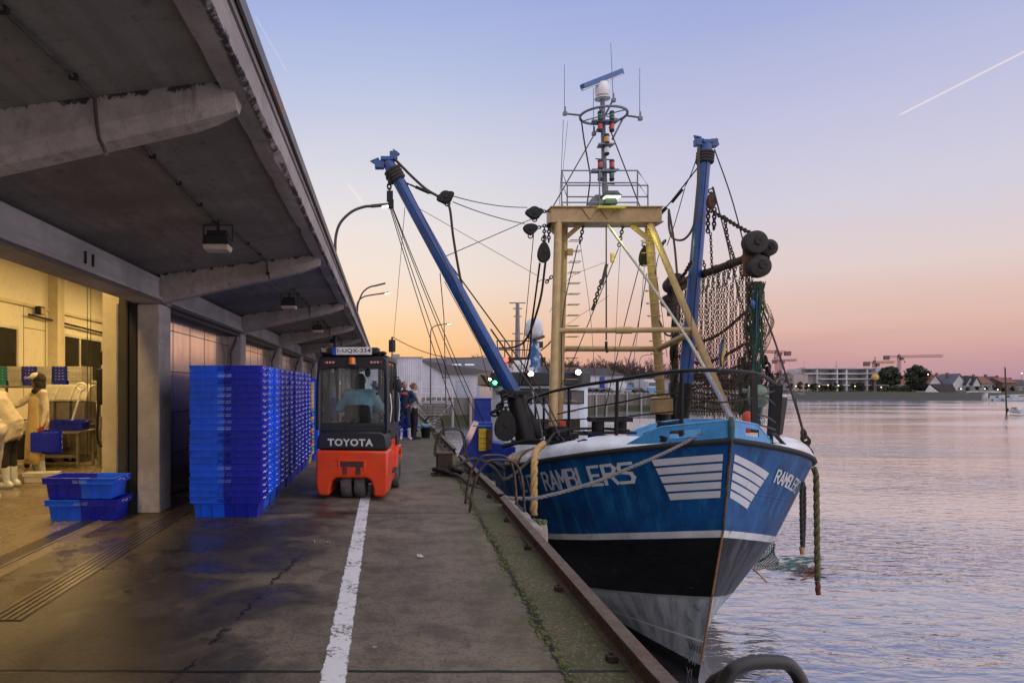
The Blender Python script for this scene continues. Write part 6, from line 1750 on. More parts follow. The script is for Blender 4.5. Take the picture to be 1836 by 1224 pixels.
# funnel mast, dome, lattice pole, rail behind
q = MB(); q.cyl(P(958, 672, 33), P(960, 612, 33), .30, .22, 14); q.build('after_mast', mat('after_mast', (.02, .12, .33), .4, scale=2, rust=(.6, .62, .65), rusta=.42, rscale=3), boat, smooth=60)
q = MB(); dc = P(957, 590, 33); q.lathe([(.12, -.55), (.30, -.42), (.42, -.30), (.455, -.18), (.44, .12), (.38, .32), (.25, .47), (.08, .54)], dc, n=20); q.cyl(dc-V((0, 0, 1.1)), dc-V((0, 0, .5)), .08); q.build('satellite_dome', mat('dome', (.58, .60, .66), .35, scale=3), boat, smooth=60)
q = MB(); q.bar(P(958, 610, 32.6), P(975, 603, 33), .12, .12); q.obox(P(966, 618, 33), (.35, .3, .3)); q.cyl(P(952, 625, 33), P(938, 660, 33), .04); q.cyl(P(968, 632, 33), P(990, 678, 33), .04); q.cyl(P(953, 640, 33), P(925, 672, 33), .04); q.build('mast_gear', M['dark_paint'], boat)
q = MB(); q.cyl(P(928, 650, 38), P(928, 543, 38), .16, .10, 8); 
for y, w_ in ((543, .45), (553, .25), (567, .22), (598, .3)): q.cyl(P(928, y, 38)-V((w_, 0, 0)), P(928, y, 38)+V((w_, 0, 0)), .035, n=6)
q.build('after_pole', mat('after_pole', (.22, .2, .22), .6), boat)
q = MB()
for y in (611, 627): q.tube([P(890, y, 34), P(960, y, 34)], .03, 6)
for x in (891, 905, 918, 940): q.cyl(P(x, 611, 34), P(x+(3 if x < 900 else 0), 640, 34), .03, n=6)
q.box(P(900, 0, 34).x, P(975, 0, 34).x, 33.6, 35, P(0, 650, 34).z, P(0, 641, 34).z)
q.build('after_rail', M['dark_paint'], boat)
g = MB(); g.ball(P(907, 645, 33.5), .13, 10, 8); g.build('port_light', M['lamp_red'], boat, smooth=180)
q = MB()
for k in range(26):
    q = MB(); a = P(R.uniform(892, 960), R.uniform(648, 672), R.uniform(31, 33)); q.obox(a, (R.uniform(.15, .5), .2, R.uniform(.08, .3))); q.build('roof_box', M['white_paint'], boat, bevel=.01)
# blue winch housings by the port rail
M['tank_blue'] = mat('tank_blue', (.008, .04, .36), .35, col2=(.006, .025, .24), scale=2, rust=(.3, .33, .4), rusta=.27)
q = MB(); a0 = P(851, 765, 23.5); a1 = P(881, 716, 23.5); q.box(a0.x, a1.x, 23.5, 24.3, a0.z-.4, a1.z); q.box(a0.x-.03, a1.x+.03, 23.47, 24.33, a1.z, a1.z+.05); TB = q.build('winch_cabinet', M['tank_blue'], boat, bevel=.02)
g = MB(); c_ = P(866, 755, 23.47); g.obox(c_, (.2, .01, .05)); g.obox(c_-V((0, 0, .1)), (.16, .01, .03)); g.build('cabinet_label', M['letter_white'], TB)
q = MB(); q.prism([(0, 0), (.55, 1.25), (1.0, 1.25), (1.0, .6), (1.75, .45), (1.75, -.4), (0, -.4)], P(829, 825, 22.4), (1, 0, 0), (0, 0, 1), (0, 1, 0), 1.4); WN = q.build('winch_housing', M['tank_blue'], boat, bevel=.03)
q = MB(); q.obox(P(865, 763, 22.3), (.6, .06, .04)); q.build('housing_cap', M['light_blue'], WN)
q = MB(); ya = P(865, 788, 22.3); q.obox(ya, (.26, .12, .72)); 
for k in range(4): q.obox(ya+V((.02, -.065, -.25+.17*k)), (.24, .02, .05))
q.build('yellow_guide', mat('guide_yellow', (.65, .42, .02), .5, scale=4), WN, bevel=.01)
q = MB(); q.obox(P(877, 788, 22.2), (.18, .1, .66)); q.build('rusty_guide', M['rust'], WN, bevel=.01)
# ------------------------------------------------------------------ rigging of the trawler
def cable(pts, r=.012, m='wire', n=6, sm=False):
    q = MB(); q.tube(curve(pts, 5) if sm else pts, r, n); return q.build('cable', M[m], boat, smooth=60)
def pp(*a): return [P(*x) for x in a]
hd = P(699, 335, 17.3)
q = ChainSet('black_steel', boat); q.chain([P(696, 318, 17.3), P(699, 345, 17.3)], .16, .09, .022); q.obox(P(699, 352, 17.3), (.16, .12, .26)); q.obox(P(701, 366, 17.3), (.14, .10, .22))
for (x0, xe_, ye_, De) in ((699, 826, 770, 21), (701, 838, 762, 21.5), (703, 852, 742, 22), (704, 868, 758, 22)):
    cable(sag(P(x0, 372, 17.3), P(xe_, ye_, De), .12, 10), .013)
cable(pp((708, 286, 17.4), (722, 300, 17.5), (740, 318, 17.6), (765, 340, 17.7), (795, 358, 17.8), (806, 372, 17.8), (812, 420, 17.9), (820, 470, 18), (829, 518, 18)), .035, 'brown_wire', 8, True)
q = MB(); q.chain(pp((722, 327, 17.5), (735, 331, 17.5)), .14, .1, .02); q.tube(pp((735, 331, 17.5), (760, 342, 17.7), (788, 352, 17.8)), .022, 6); q.cyl(P(745, 335, 17.6), P(770, 346, 17.7), .04, n=6); q.build('turnbuckle', M['black_steel'], boat)
cable(sag(P(810, 351, 17.8), P(945, 372, 20.3), .08)); cable(sag(P(812, 362, 17.8), P(940, 401, 20.3), .06))
cable(pp((800, 459, 17.7), (955, 392, 20.3))); cable(pp((748, 372, 18.5), (965, 495, 21)), .007); 
cable(sag(P(726, 372, 17.6), P(706, 606, 30), 0), .008)
cable(pp((775, 430, 17.7), (870, 560, 18.2), (968, 695, 18.6), (1005, 770, 17.6)), .018, 'brown_wire')
cable(pp((789, 490, 18), (796, 570, 19.5), (800, 740, 22)), .012)
cable(pp((797, 505, 18), (860, 620, 19.5), (880, 700, 21)), .010)
# wires from the left of the gantry
q = ChainSet('black_steel', boat); q.chain(pp((985, 378, 20.4), (970, 380, 20.3)), .12, .08, .018); q.chain(pp((985, 402, 20.4), (965, 408, 20.3)), .12, .08, .018); q.chain(pp((984, 405, 20.5), (984, 432, 20.3)), .14, .09, .02); q.chain(pp((976, 410, 20.5), (976, 430, 20.3)), .14, .09, .02)
q.chain(pp((1046, 404, 20.8), (1040, 435, 20.8)), .14, .09, .02); q.chain(pp((1117, 405, 20.8), (1110, 440, 20.7)), .14, .09, .02); q.chain(pp((1170, 405, 20.8), (1179, 430, 20.8)), .14, .09, .02)
for pts, r, m_ in (
    (((957, 418, 20.2), (940, 600, 23), (930, 700, 25)), .012, 'wire'), (((967, 470, 20.1), (955, 560, 22), (935, 690, 24)), .012, 'wire'),
    (((978, 470, 20.1), (968, 540, 20.5), (945, 605, 21.5), (922, 622, 22.5), (895, 624, 24)), .035, 'brown_wire'), (((968, 472, 20.0), (955, 570, 21), (948, 640, 22), (935, 690, 23)), .028, 'brown_wire'),
    (((988, 500, 20.6), (965, 505, 20.6), (960, 530, 20.6), (940, 660, 22)), .010, 'wire'), (((1000, 592, 19.5), (985, 615, 22), (970, 628, 25)), .025, 'wire'),
    (((1036, 440, 20.8), (1010, 560, 20), (1006, 700, 19)), .018, 'wire'), (((1109, 445, 20.7), (1075, 530, 20.6), (1030, 640, 20.4), (1000, 705, 20)), .014, 'wire'),
    (((1087, 404, 20.5), (1087, 480, 20.5), (1087, 610, 20.4)), .022, 'rust_dark'), (((1087, 612, 20), (1087, 622, 20), (1089, 632, 20)), .04, 'dark_rope'),
    (((1040, 435, 20.8), (1058, 560, 20.9), (1068, 690, 21)), .007, 'wire'), (((1112, 445, 20.7), (1106, 560, 20.8), (1100, 690, 21)), .007, 'wire'),
    (((1148, 470, 21.3), (1120, 580, 21.6), (1090, 710, 22), (1080, 760, 22)), .014, 'wire'), (((1160, 490, 21.3), (1140, 600, 21.6), (1105, 720, 22)), .014, 'wire'), (((1155, 480, 21.4), (1148, 560, 21.5), (1130, 690, 22)), .008, 'wire'),
    (((1010, 215, 21), (1008, 270, 20.9), (1003, 368, 20.8)), .008, 'wire'), (((1018, 218, 21), (1010, 300, 21), (1006, 360, 20.8)), .006, 'wire'),
    (((985, 560, 21.5), (1020, 500, 21), (1085, 470, 20.8)), .006, 'wire'), (((1012, 585, 21), (1060, 552, 20.8), (1092, 530, 20.7)), .006, 'wire')):
    cable([P(*x) for x in pts], r, m_, 6, True)
q = ChainSet('rust_dark', boat); q.chain(pp((1078, 505, 20.7), (1065, 545, 20.6)), .14, .09, .022); q.cyl(P(1066, 545, 20.6), P(1062, 556, 20.6), .05, n=6); q.chain(pp((988, 497, 20.6), (978, 508, 20.6)), .12, .08, .018)
q = MB(); q.obox(P(1098, 462, 20.7), (.10, .07, .28)); q.build('rope_grip', M['manila'], boat); q = MB(); q.obox(P(1022, 452, 20.8), (.16, .08, .2)); q.build('rope_grip', M['manila'], boat)
b = MB(); rows = [[P(1085-9*v+6*u, 472+38*v+2*math.sin(u*3), 20.45+.05*math.sin(4*u+v*3)) for u in (0, .35, .7, 1)] for v in (0, .3, .6, 1)]; b.grid(rows); b.build('pennant', mat('pennant', (.05, .05, .06), .9), boat, smooth=180)
# right hand rigging
for pts, r, m_ in (
    (((1182, 383, 20.6), (1200, 365, 20.3), (1232, 325, 19.6), (1250, 302, 19)), .018, 'wire'), (((1205, 362, 20.2), (1213, 352, 20), (1223, 340, 19.8)), .05, 'dark_paint'), (((1183, 385, 20.6), (1188, 379, 20.5), (1195, 372, 20.4)), .055, 'dark_paint'),
    (((1228, 335, 19.6), (1240, 310, 19.2), (1256, 262, 18.9)), .014, 'wire'), (((1228, 337, 19.6), (1210, 400, 20), (1196, 440, 20.6)), .012, 'wire'),
    (((1252, 265, 18.8), (1251, 340, 18.7), (1245, 400, 18.7), (1228, 428, 18.9), (1208, 428, 19.3), (1200, 410, 19.5), (1199, 378, 19.8)), .032, 'brown_wire'),
    (((1199, 375, 19.8), (1208, 430, 19.6), (1213, 480, 19.5), (1218, 560, 19.4), (1212, 595, 19.4), (1195, 600, 19.5), (1182, 575, 19.8)), .03, 'brown_wire'),
    (((1187, 440, 20.8), (1178, 470, 20.8), (1172, 520, 21)), .012, 'wire'), (((1178, 500, 20.9), (1187, 560, 20.9), (1196, 640, 21)), .009, 'wire'),
    (((1281, 268, 18.8), (1310, 350, 18.2), (1336, 445, 17.4)), .016, 'wire'), (((1277, 335, 18.8), (1300, 420, 18.4), (1318, 500, 18), (1345, 600, 17.6)), .014, 'wire'), (((1279, 335, 18.8), (1310, 460, 18.4), (1325, 540, 18)), .012, 'wire'),
    (((1247, 440, 18.5), (1240, 560, 18.4), (1238, 640, 18.4)), .008, 'wire'),
    (((1362, 540, 17), (1385, 600, 16), (1415, 690, 15), (1440, 772, 14.4)), .022, 'rust_dark'), (((1425, 715, 14.8), (1431, 740, 14.6), (1441, 777, 14.38)), .026, 'rust_dark'),
    (((1350, 600, 17), (1372, 660, 16.5), (1380, 690, 16)), .012, 'wire')):
    cable([P(*x) for x in pts], r, m_, 6, True)
q = ChainSet('rust_dark', boat); q.chain(pp((1275, 378, 18.7), (1300, 392, 18.2), (1330, 410, 17.5), (1353, 422, 17)), .12, .085, .024); q.chain(pp((1270, 375, 18.7), (1269, 418, 18.6)), .14, .09, .024); q.chain(pp((1281, 376, 18.6), (1280, 413, 18.5)), .14, .09, .024); q.chain(pp((1274, 420, 18.6), (1277, 490, 18.6)), .11, .06, .014); q.chain(pp((1299, 390, 18.2), (1305, 430, 18), (1318, 468, 17.8)), .12, .075, .017)
q.chain(pp((1239, 470, 18.9), (1228, 490, 19.6), (1217, 502, 20.5)), .14, .09, .022); q.chain(pp((1262, 470, 18.6), (1266, 495, 18.8)), .12, .07, .015); q.chain(pp((1186, 440, 20.8), (1192, 432, 20.7)), .16, .1, .026)
q = ChainSet('rust_dark', boat); q.chain(pp((1441, 778, 14.4), (1447, 795, 14.5), (1449, 812, 14.6)), .22, .15, .035); q.ball(P(1447, 806, 14.5), (.09, .09, .07), 8, 6)
q = ChainSet('black_steel', boat); q.chain(pp((1372, 645, 16.4), (1378, 668, 16.2), (1388, 690, 16)), .22, .15, .036); q.chain(pp((1000, 782, 15.6), (1012, 796, 15.2), (1030, 806, 14.9)), .2, .14, .034)
# line from the wheelhouse down to the bow chain
cable(pp((880, 590, 17.6), (950, 690, 17), (985, 745, 16.4), (1003, 778, 15.6)), .022, 'brown_wire')
cable(pp((712, 296, 17.2), (780, 430, 17.1), (860, 600, 17.0)), .012, 'rust_dark')
# mesh-like clutter at foot of gantry: small boxes, pipes
for k in range(14): q = MB(); q.obox(P(R.uniform(985, 1090), R.uniform(770, 785), R.uniform(17, 19)), (R.uniform(.15, .5), R.uniform(.15, .4), R.uniform(.1, .25))); q.build('deck_box', M['black_steel'], boat, bevel=.02)
q = MB(); q.tube(curve(pp((900, 800, 16.5), (950, 790, 16.2), (1010, 795, 15.5), (1075, 790, 15)), 4), .05, 8); q.build('deck_pipe', M['black_steel'], boat)
q = MB(); q.obox(P(1008, 765, 17.6), (.16, .12, .3)); q.build('red_post', M['red_paint'], boat, bevel=.02)
q = MB(); q.tube(curve(pp((915, 750, 17), (935, 735, 17), (985, 705, 18.2)), 4), .012, 6); q.build('cable', M['wire'], boat)

# ------------------------------------------------------------------ beam trawl hanging outboard
tr = thing('beam_trawl', 'beam trawl with roller shoes, chain mat and green net hanging from the upright boom', 'fishing gear', tuple(P(1290, 745, 19.5)))
ba, bb = V((9.24, 22.0, 4.86)), V((9.20, 16.9, 4.86))
q = MB(); q.cyl(ba, bb, .105, n=14)
for k in range(6): p = ba.lerp(bb, (k+.7)/6.4); q.cyl(p, p+(bb-ba).normalized()*.12, .125, n=14)
q.build('beam', M['rust_dark'], tr, smooth=50)
M['roller'] = mat('roller', (.014, .012, .013), .8, col2=(.028, .022, .02), scale=7, bump=.3)
def roller(c, r):
    q = MB(); q.lathe([(r*.25, -.13), (r*.55, -.16), (r*.96, -.12), (r, -.04), (r, .08), (r*.95, .13), (r*.2, .14)], c, (0, 1, 0), 26); q.lathe([(r*.10, -.19), (r*.22, -.21), (r*.30, -.17)], c, (0, 1, 0), 14); q.build('roller', M['roller'], tr, smooth=40)
roller(P(1353, 435, 16.7), .285); roller(P(1376, 445, 16.95), .21); roller(P(1360, 478, 16.7), .27)
q = MB(); q.prism([(-.05, -.42), (.10, -.42), (.16, .10), (.02, .42), (-.05, .42)], P(1338, 465, 16.8), (1, 0, 0), (0, 0, 1), (0, 1, 0), .10); q.prism([(-.2, -.3), (.3, -.34), (.35, .45), (-.1, .5)], P(1358, 462, 16.95), (1, 0, 0), (0, 0, 1), (0, 1, 0), .12); q.build('trawl_shoe', M['rust'], tr, bevel=.02)
roller(P(1212, 508, 22.2), .33); roller(P(1203, 512, 22.4), .25); roller(P(1198, 540, 22.4), .22)
q = MB(); q.prism([(-.12, -.75), (.2, -.75), (.2, .5), (-.12, .4)], P(1205, 525, 22.3), (1, 0, 0), (0, 0, 1), (0, 1, 0), .14); q.build('trawl_shoe', M['rust_dark'], tr, bevel=.02)
# chain mat: vertical chains joined by swags
ch = MB(); rr_ = random.Random(5)
NCH = 33
def matpt(f, v):
    """f along the beam, v down the hang"""
    top = ba.lerp(bb, f) - V((0, 0, .12)); zb_ = P(0, 748, 19).z if f < .9 else .5
    zz = top.z + (zb_-top.z)*v
    return V((top.x + .05*math.sin(v*3)*math.sin(f*7), top.y + (.5-f)*.5*v, zz))
for k in range(NCH):
    f = (k+.5)/NCH*.97 + rr_.uniform(-.004, .004)
    v0 = .06 + .05*math.sin(f*40)**2
    ch.chain([matpt(f, v0+(1-v0)*i/10)+V((rr_.uniform(-.02, .02), rr_.uniform(-.02, .02), 0)) for i in range(11)], .105, .058, .0115, 6, 3)
    if k % 2 == 0:
        f2 = f+1.0/NCH
        ch.chain([matpt(f, .0), matpt(f+.3/NCH, .055), matpt(f2, v0)], .11, .065, .012, 6, 3); ch.chain([matpt(f2, .0), matpt(f, v0)], .11, .065, .012, 6, 3)
for v0, dep in ((.30, .16), (.52, .10), (.66, .06)):
    ch.chain([matpt(.04+.94*i/16, v0+dep*(1-(2*i/16-1)**2)-(.10*(i/16-.4) if i > 6 else 0)) for i in range(17)], .12, .08, .022, 6, 4)
for v in (.70, .735, .77, .80, .835, .87, .90, .94):
    ch.chain([matpt(.02+.95*i/10, v+.01*math.sin(i*2+v*50)) for i in range(11)], .12, .07, .013, 6, 3)
tag(ch.build('chain_mat', M['chain_rust'], tr, smooth=180), kind='stuff')
M['net_green'] = mat('net_green', (.015, .10, .075), .85, col2=(.03, .07, .05), scale=8); M['net_tan'] = mat('net_tan', (.17, .13, .07), .9, col2=(.08, .065, .04), scale=6)
M['net_dark'] = mat('net_dark', (.03, .028, .022), .9, col2=(.06, .055, .03), scale=6)
def net(name, A, Bq, nu, nv, r, m, parent, bulge=.1, seed=1):
    """diamond netting between two edge polylines"""
    q = MB(); rn = random.Random(seed)
    def at(u, v):
        def ev(L_, t):
            t *= len(L_)-1; i = min(int(t), len(L_)-2); return L_[i].lerp(L_[i+1], t-i)
        p = ev(A, v).lerp(ev(Bq, v), u); return p + V((.04*math.sin(v*17+u*9), bulge*math.sin(u*PI)*math.sin(v*9), .03*math.sin(u*13+v*7)))
    for k in range(-nv, nu):
        for sg in (1, -1):
            pts = []
            for j in range(nv+1):
                u = (k + j*(nu/nv)*.5*2)/nu if sg > 0 else 1-(k + j*(nu/nv)*1.0)/nu
                if 0 <= u <= 1: pts.append(at(u, j/nv))
            if len(pts) > 1: q.tube(pts, r, 3, cap=False)
    return tag(q.build(name, m, parent), kind=None)
net('net', pp((1342, 508, 16.9), (1335, 600, 17), (1325, 680, 17), (1318, 740, 17)), pp((1372, 505, 16.6), (1368, 600, 16.6), (1352, 680, 16.5), (1345, 745, 16.6)), 16, 60, .010, M['net_dark'], tr)
net('net', pp((1350, 510, 16.5), (1347, 600, 16.5), (1350, 690, 16.4), (1356, 760, 16.3)), pp((1366, 510, 16.4), (1373, 590, 16.3), (1360, 680, 16.2), (1372, 760, 16.1)), 14, 60, .007, M['net_green'], tr)
net('net', pp((1366, 520, 16.4), (1375, 570, 16.3), (1368, 640, 16.3)), pp((1368, 520, 16.4), (1386, 580, 16.2), (1370, 650, 16.2)), 10, 36, .005, M['net_tan'], tr)
q = MB(); rn = random.Random(3)
for k in range(22):
    x = rn.uniform(1338, 1366); pts = [P(x+rn.uniform(-5, 5)+3*math.sin(i+k), 505+i*25, 16.7+rn.uniform(-.2, .2)) for i in range(rn.randint(5, 10))]
    q.tube(curve(pts, 3), rn.uniform(.012, .03), 5)
for k in range(12):
    x = rn.uniform(1203, 1214); pts = [P(x+rn.uniform(-3, 3)+k*.4, 560+i*24, 21.8+rn.uniform(-.2, .2)) for i in range(9)]
    q.tube(curve(pts, 3), rn.uniform(.03, .06), 5)
for k in range(5):
    x = rn.uniform(1320, 1340); pts = [P(x+rn.uniform(-3, 3)+i, 640+i*17, 16.9+rn.uniform(-.2, .2)) for i in range(7)]
    q.tube(curve(pts, 3), rn.uniform(.015, .035), 5)
tag(q.build('net_bundle', M['net_dark'], tr, smooth=180), kind='stuff')
q = MB(); q.ball(P(1350, 545, 16.5), (.06, .06, .1), 8, 6); q.tube(curve(pp((1358, 520, 16.5), (1356, 600, 16.4), (1357, 700, 16.3), (1362, 770, 16.2)), 4), .010, 6); q.build('net_float', mat('float_blue', (.03, .10, .3), .5), tr, smooth=180)
q = MB(); q.lathe([(.08, -.2), (.26, -.16), (.27, .10), (.18, .2), (.06, .22)], P(1358, 710, 15.8), (.85, -.4, .1), 9); q.tube(pp((1332, 700, 16), (1380, 704, 15.6)), .05, 8); q.build('warp_drum', mat('drum_green', (.13, .18, .13), .6, scale=5), boat, smooth=50)
# net hanging in the water beyond the bow and floating weed
nt = net('hanging_net', pp((1350, 955, 18.2), (1340, 990, 18.4), (1335, 1020, 18.4)), pp((1382, 950, 18.2), (1392, 990, 18.3), (1402, 1022, 18.4)), 16, 22, .010, M['net_green'], None)
tag(nt, 'green net hanging into the water beyond the trawler bow', 'net')
M['weed'] = mat('weed', (.16, .035, .02), .8, col2=(.09, .03, .02), scale=9); M['weed_green'] = mat('weed_green', (.02, .09, .08), .8, scale=9)
q = MB()
def fl(px, py): D = (EYE-WATER_Z)*FL/(py-CY); return V(((px-CX)*D/FL, D, WATER_Z+.012))
for k in range(70):
    a = fl(R.gauss(1450, 16), R.gauss(1024, 6)); t = R.uniform(0, PI); L = R.uniform(.1, .35); d = V((math.cos(t), math.sin(t)*.6, 0))*L; s = V((-d.y, d.x, 0))*.2
    q.m = 0; q.add([a-d, a-s, a+d+V((0, 0, .02)), a+s+V((0, 0, .02))], [(0, 1, 2, 3)])
for k in range(46):
    a = fl(R.gauss(1425, 20), R.gauss(1014, 7)) if k < 34 else fl(R.gauss(1455, 20), 1002+R.gauss(0, 2)); t = R.uniform(-.4, .4); L = R.uniform(.1, .32); d = V((math.cos(t), math.sin(t)*.6, 0))*L; s = V((-d.y, d.x, 0))*.25
    q.m = 1; q.add([a-d, a-s, a+d+V((0, 0, .02)), a+s+V((0, 0, .02))], [(0, 1, 2, 3)])
tag(q.build('floating_weed', [M['weed'], M['weed_green']]), 'reddish weed and green net scraps floating beside the bow', 'weed', kind='stuff')

# ------------------------------------------------------------------ ropes
ropeobj(sag(P(1262, 775, 12.85), P(1130, 838, 11.5), .03, 8)[:-1] + sag(P(1130, 838, 11.5), P(960, 893, 10.4), .05, 10)[:-1] + sag(P(960, 893, 10.4), P(885, 891, 9.75), .01, 4), .032, M['grey_rope'], 'thick grey mooring rope running from the bow fairlead to the quay')
ropeobj(curve(pp((975, 795, 12.9), (962, 808, 11.8), (958, 830, 11.2), (957, 880, 11.0), (957, 925, 10.9)), 5), .062, M['manila'], 'pale yellow fender rope hanging down the hull beside the timber post')
ropeobj(curve(pp((1458, 838, 14.35), (1463, 850, 14.3), (1464, 900, 14.3), (1465, 980, 14.3), (1466, 1045, 14.3)), 5), .062, M['green_rope'], 'thick olive rope hanging from the bow flare, its end red', True)
q = MB(); q.rope([P(1466, 1043, 14.3), P(1467, 1073, 14.3)], .055); q.build('rope_end', M['weed'], [o for o in C.objects if o.get('label', '').startswith('thick olive rope')][0], smooth=180)
ropeobj(curve(pp((1441, 865, 14.2), (1437, 880, 14.1), (1437, 930, 14.1), (1439, 985, 14.1), (1442, 930, 14.15), (1442, 870, 14.2)), 5), .04, M['dark_rope'], 'dark doubled rope hanging beside the olive rope, with a yellow end')
q = MB(); q.cyl(P(1437, 980, 14.1), P(1439, 993, 14.1), .045, n=8); q.build('rope_end', M['manila'], [o for o in C.objects if o.get('label', '').startswith('dark doubled rope')][0], smooth=60)
# ropes round the bollard
ropeobj(curve([V((1.08+.2*math.cos(a), 12.4+.2*math.sin(a), .10+.03*math.sin(2*a))) for a in [k*.5 for k in range(14)]] + pp((812, 838, 12.0), (850, 822, 12.6), (885, 838, 13), (910, 858, 13.5), (975, 800, 15), (1005, 772, 16.2), (1080, 768, 16), (1130, 772, 15)), 4), .035, M['dark_rope'], 'dark bow line tied to the rusty bollard and leading to the foredeck')
ropeobj(curve(pp((795, 842, 12.2), (812, 850, 12), (822, 852, 11.7), (850, 872, 10.9), (885, 885, 10.4), (905, 890, 10.2)), 5), .03, M['dark_rope'], 'dark rope end trailing from the bollard knot to the edge rail')
ropeobj(curve([V((1.26+.07*math.cos(a*2.2)+.02*a, 12.0+.1*math.sin(a*1.7), .06+.05*math.sin(a)+.02*a)) for a in [k*.55 for k in range(12)]], 3), .032, M['dark_rope'], 'dark rope knot lying at the foot of the bollard')
ropeobj(curve(pp((826, 812, 16.2), (845, 823, 15.5), (880, 827, 14.6), (905, 840, 14)), 4), .03, M['rust_dark'], 'rust brown rope slung from the quay to the sunset-tinted bow end')
ropeobj(curve(pp((950, 690, 19), (965, 745, 17), (975, 795, 14)), 4), .02, M['dark_rope'], 'thin dark line from the bow rail down to the white deck edge', False)
ropeobj(curve(pp((1350, 1020, 17.5), (1362, 1030, 17.3), (1376, 1044, 17.2)), 4), .02, M['manila'], 'thin tan rope trailing into the water under the flared bow', False)
# ------------------------------------------------------------------ far bank on the right
M['grass'] = mat('grass', (.030, .030, .014), .95, col2=(.045, .038, .02), scale=.15, var=.5)
M['mud'] = mat('mud', (.028, .025, .021), .7, scale=.3)
M['far_white'] = mat('far_white', (.55, .55, .58), .6, scale=.3)
M['far_grey'] = mat('far_grey', (.30, .29, .31), .7, scale=.3)
M['far_glass'] = mat('far_glass', (.06, .085, .11), .12, spec=.7, scale=.3)
M['roof_red'] = mat('roof_red', (.20, .075, .05), .8, scale=.6)
M['roof_dark'] = mat('roof_dark', (.055, .05, .055), .8, scale=.6)
M['roof_slate'] = mat('roof_slate', (.10, .115, .15), .7, scale=.6)
M['brick'] = mat('brick', (.20, .12, .095), .85, scale=.6)
M['crane_yellow'] = mat('crane_yellow', (.40, .22, .04), .6, scale=.3)
M['crane_dark'] = mat('crane_dark', (.16, .10, .11), .6, scale=.3)
M['crane_red'] = mat('crane_red', (.42, .13, .10), .6, scale=.3)
M['leaf'] = mat('leaf', (.022, .032, .016), .8, col2=(.035, .045, .02), scale=.8)
M['bark'] = mat('bark', (.05, .04, .032), .9, scale=2)
BK = [(55, 172), (100, 205), (150, 285), (183, 300), (230, 298), (330, 297), (470, 288), (620, 270), (900, 260)]
b = MB()
A = [V((x, y, WATER_Z-.5)) for x, y in BK]; B1 = [V((x, y+6, -3.2)) for x, y in BK]; B2 = [V((x, y+22, -1.0)) for x, y in BK]; B3 = [V((x*1.0+8, y+60, -.6)) for x, y in BK]; B4 = [V((x*4, 2600, -.6)) for x, y in BK]
b.strip(A, B1); b.m = 1; b.strip(B1, B2); b.strip(B2, B3); b.strip(B3, B4)
tag(b.build('grass_bank', [M['mud'], M['grass']], loc=(0, 0, 0)), 'low dark grass bank across the harbour', 'bank', kind='structure')
GZ = -.7
def win_grid(parent, x0, x1, z0, z1, y, nx, name='window'):
    w_ = (x1-x0)/nx
    for k in range(nx):
        q = MB(); q.box(x0+w_*k+.12*w_, x0+w_*(k+1)-.08*w_, y-.08, y-.02, z0, z1); q.build(name, M['far_glass'], parent)
# apartment block: stepped white slabs with glazed floors
D = 352
def X(px, D=D): return (px-CX)*D/FL
def Z(py, D=D): return EYE+(CY-py)*D/FL
ap = thing('apartment_block', 'long white modern apartment block with glazed balconies across the water', 'building', (X(1505), D, GZ))
for nm, xa, xb, ya, yb, dy in (('lower_wing', 1422, 1476, 702, 667.5, 0), ('main_body', 1450, 1596, 702, 660, 4)):
    q = MB(); q.box(X(xa)+.4, X(xb), D+dy+2.2, D+dy+16, GZ-.3, Z(yb)); q.build('wall', M['far_grey'] if nm == 'lower_wing' else M['far_white'], ap)
for (y, xa, xb) in ((690.5, 1468, 1594), (679, 1466, 1596), (669.5, 1444, 1596), (660, 1444, 1586)):
    q = MB(); q.box(X(xa), X(xb), D+.0, D+7, Z(y)-.3, Z(y)+.28); q.build('balcony_slab', M['far_white'], ap)
for (ya, yb, xa, xb, n) in ((678, 670.5, 1462, 1594, 9), (689.5, 680, 1462, 1594, 9), (668.5, 661, 1492, 1586, 6), (676, 669, 1440, 1458, 1), (702, 692, 1480, 1590, 7)):
    win_grid(ap, X(xa), X(xb), Z(ya), Z(yb), D+6.3 if xa > 1459 else D+2.2, n)
for px in (1466, 1502, 1519, 1556, 1594):
    q = MB(); q.box(X(px)-.35, X(px)+.35, D+.3, D+6, GZ, Z(662)); q.build('fin_wall', M['far_white'], ap)
q = MB(); q.box(X(1424), X(1450), D+.5, D+3, GZ-.3, Z(671)); q.build('end_wall', mat('far_pink', (.42, .34, .33), .7), ap)
for px in (1460, 1486, 1520, 1553, 1574):
    q = MB(); q.box(X(px)-1, X(px)+1, D+8, D+10, Z(661), Z(658)); q.build('chimney', M['roof_red'], ap)
q = MB(); q.cyl((X(1520), D+9, Z(659)), (X(1520), D+9, Z(646)), .25, .1, 6); q.build('roof_mast', M['far_grey'], ap)
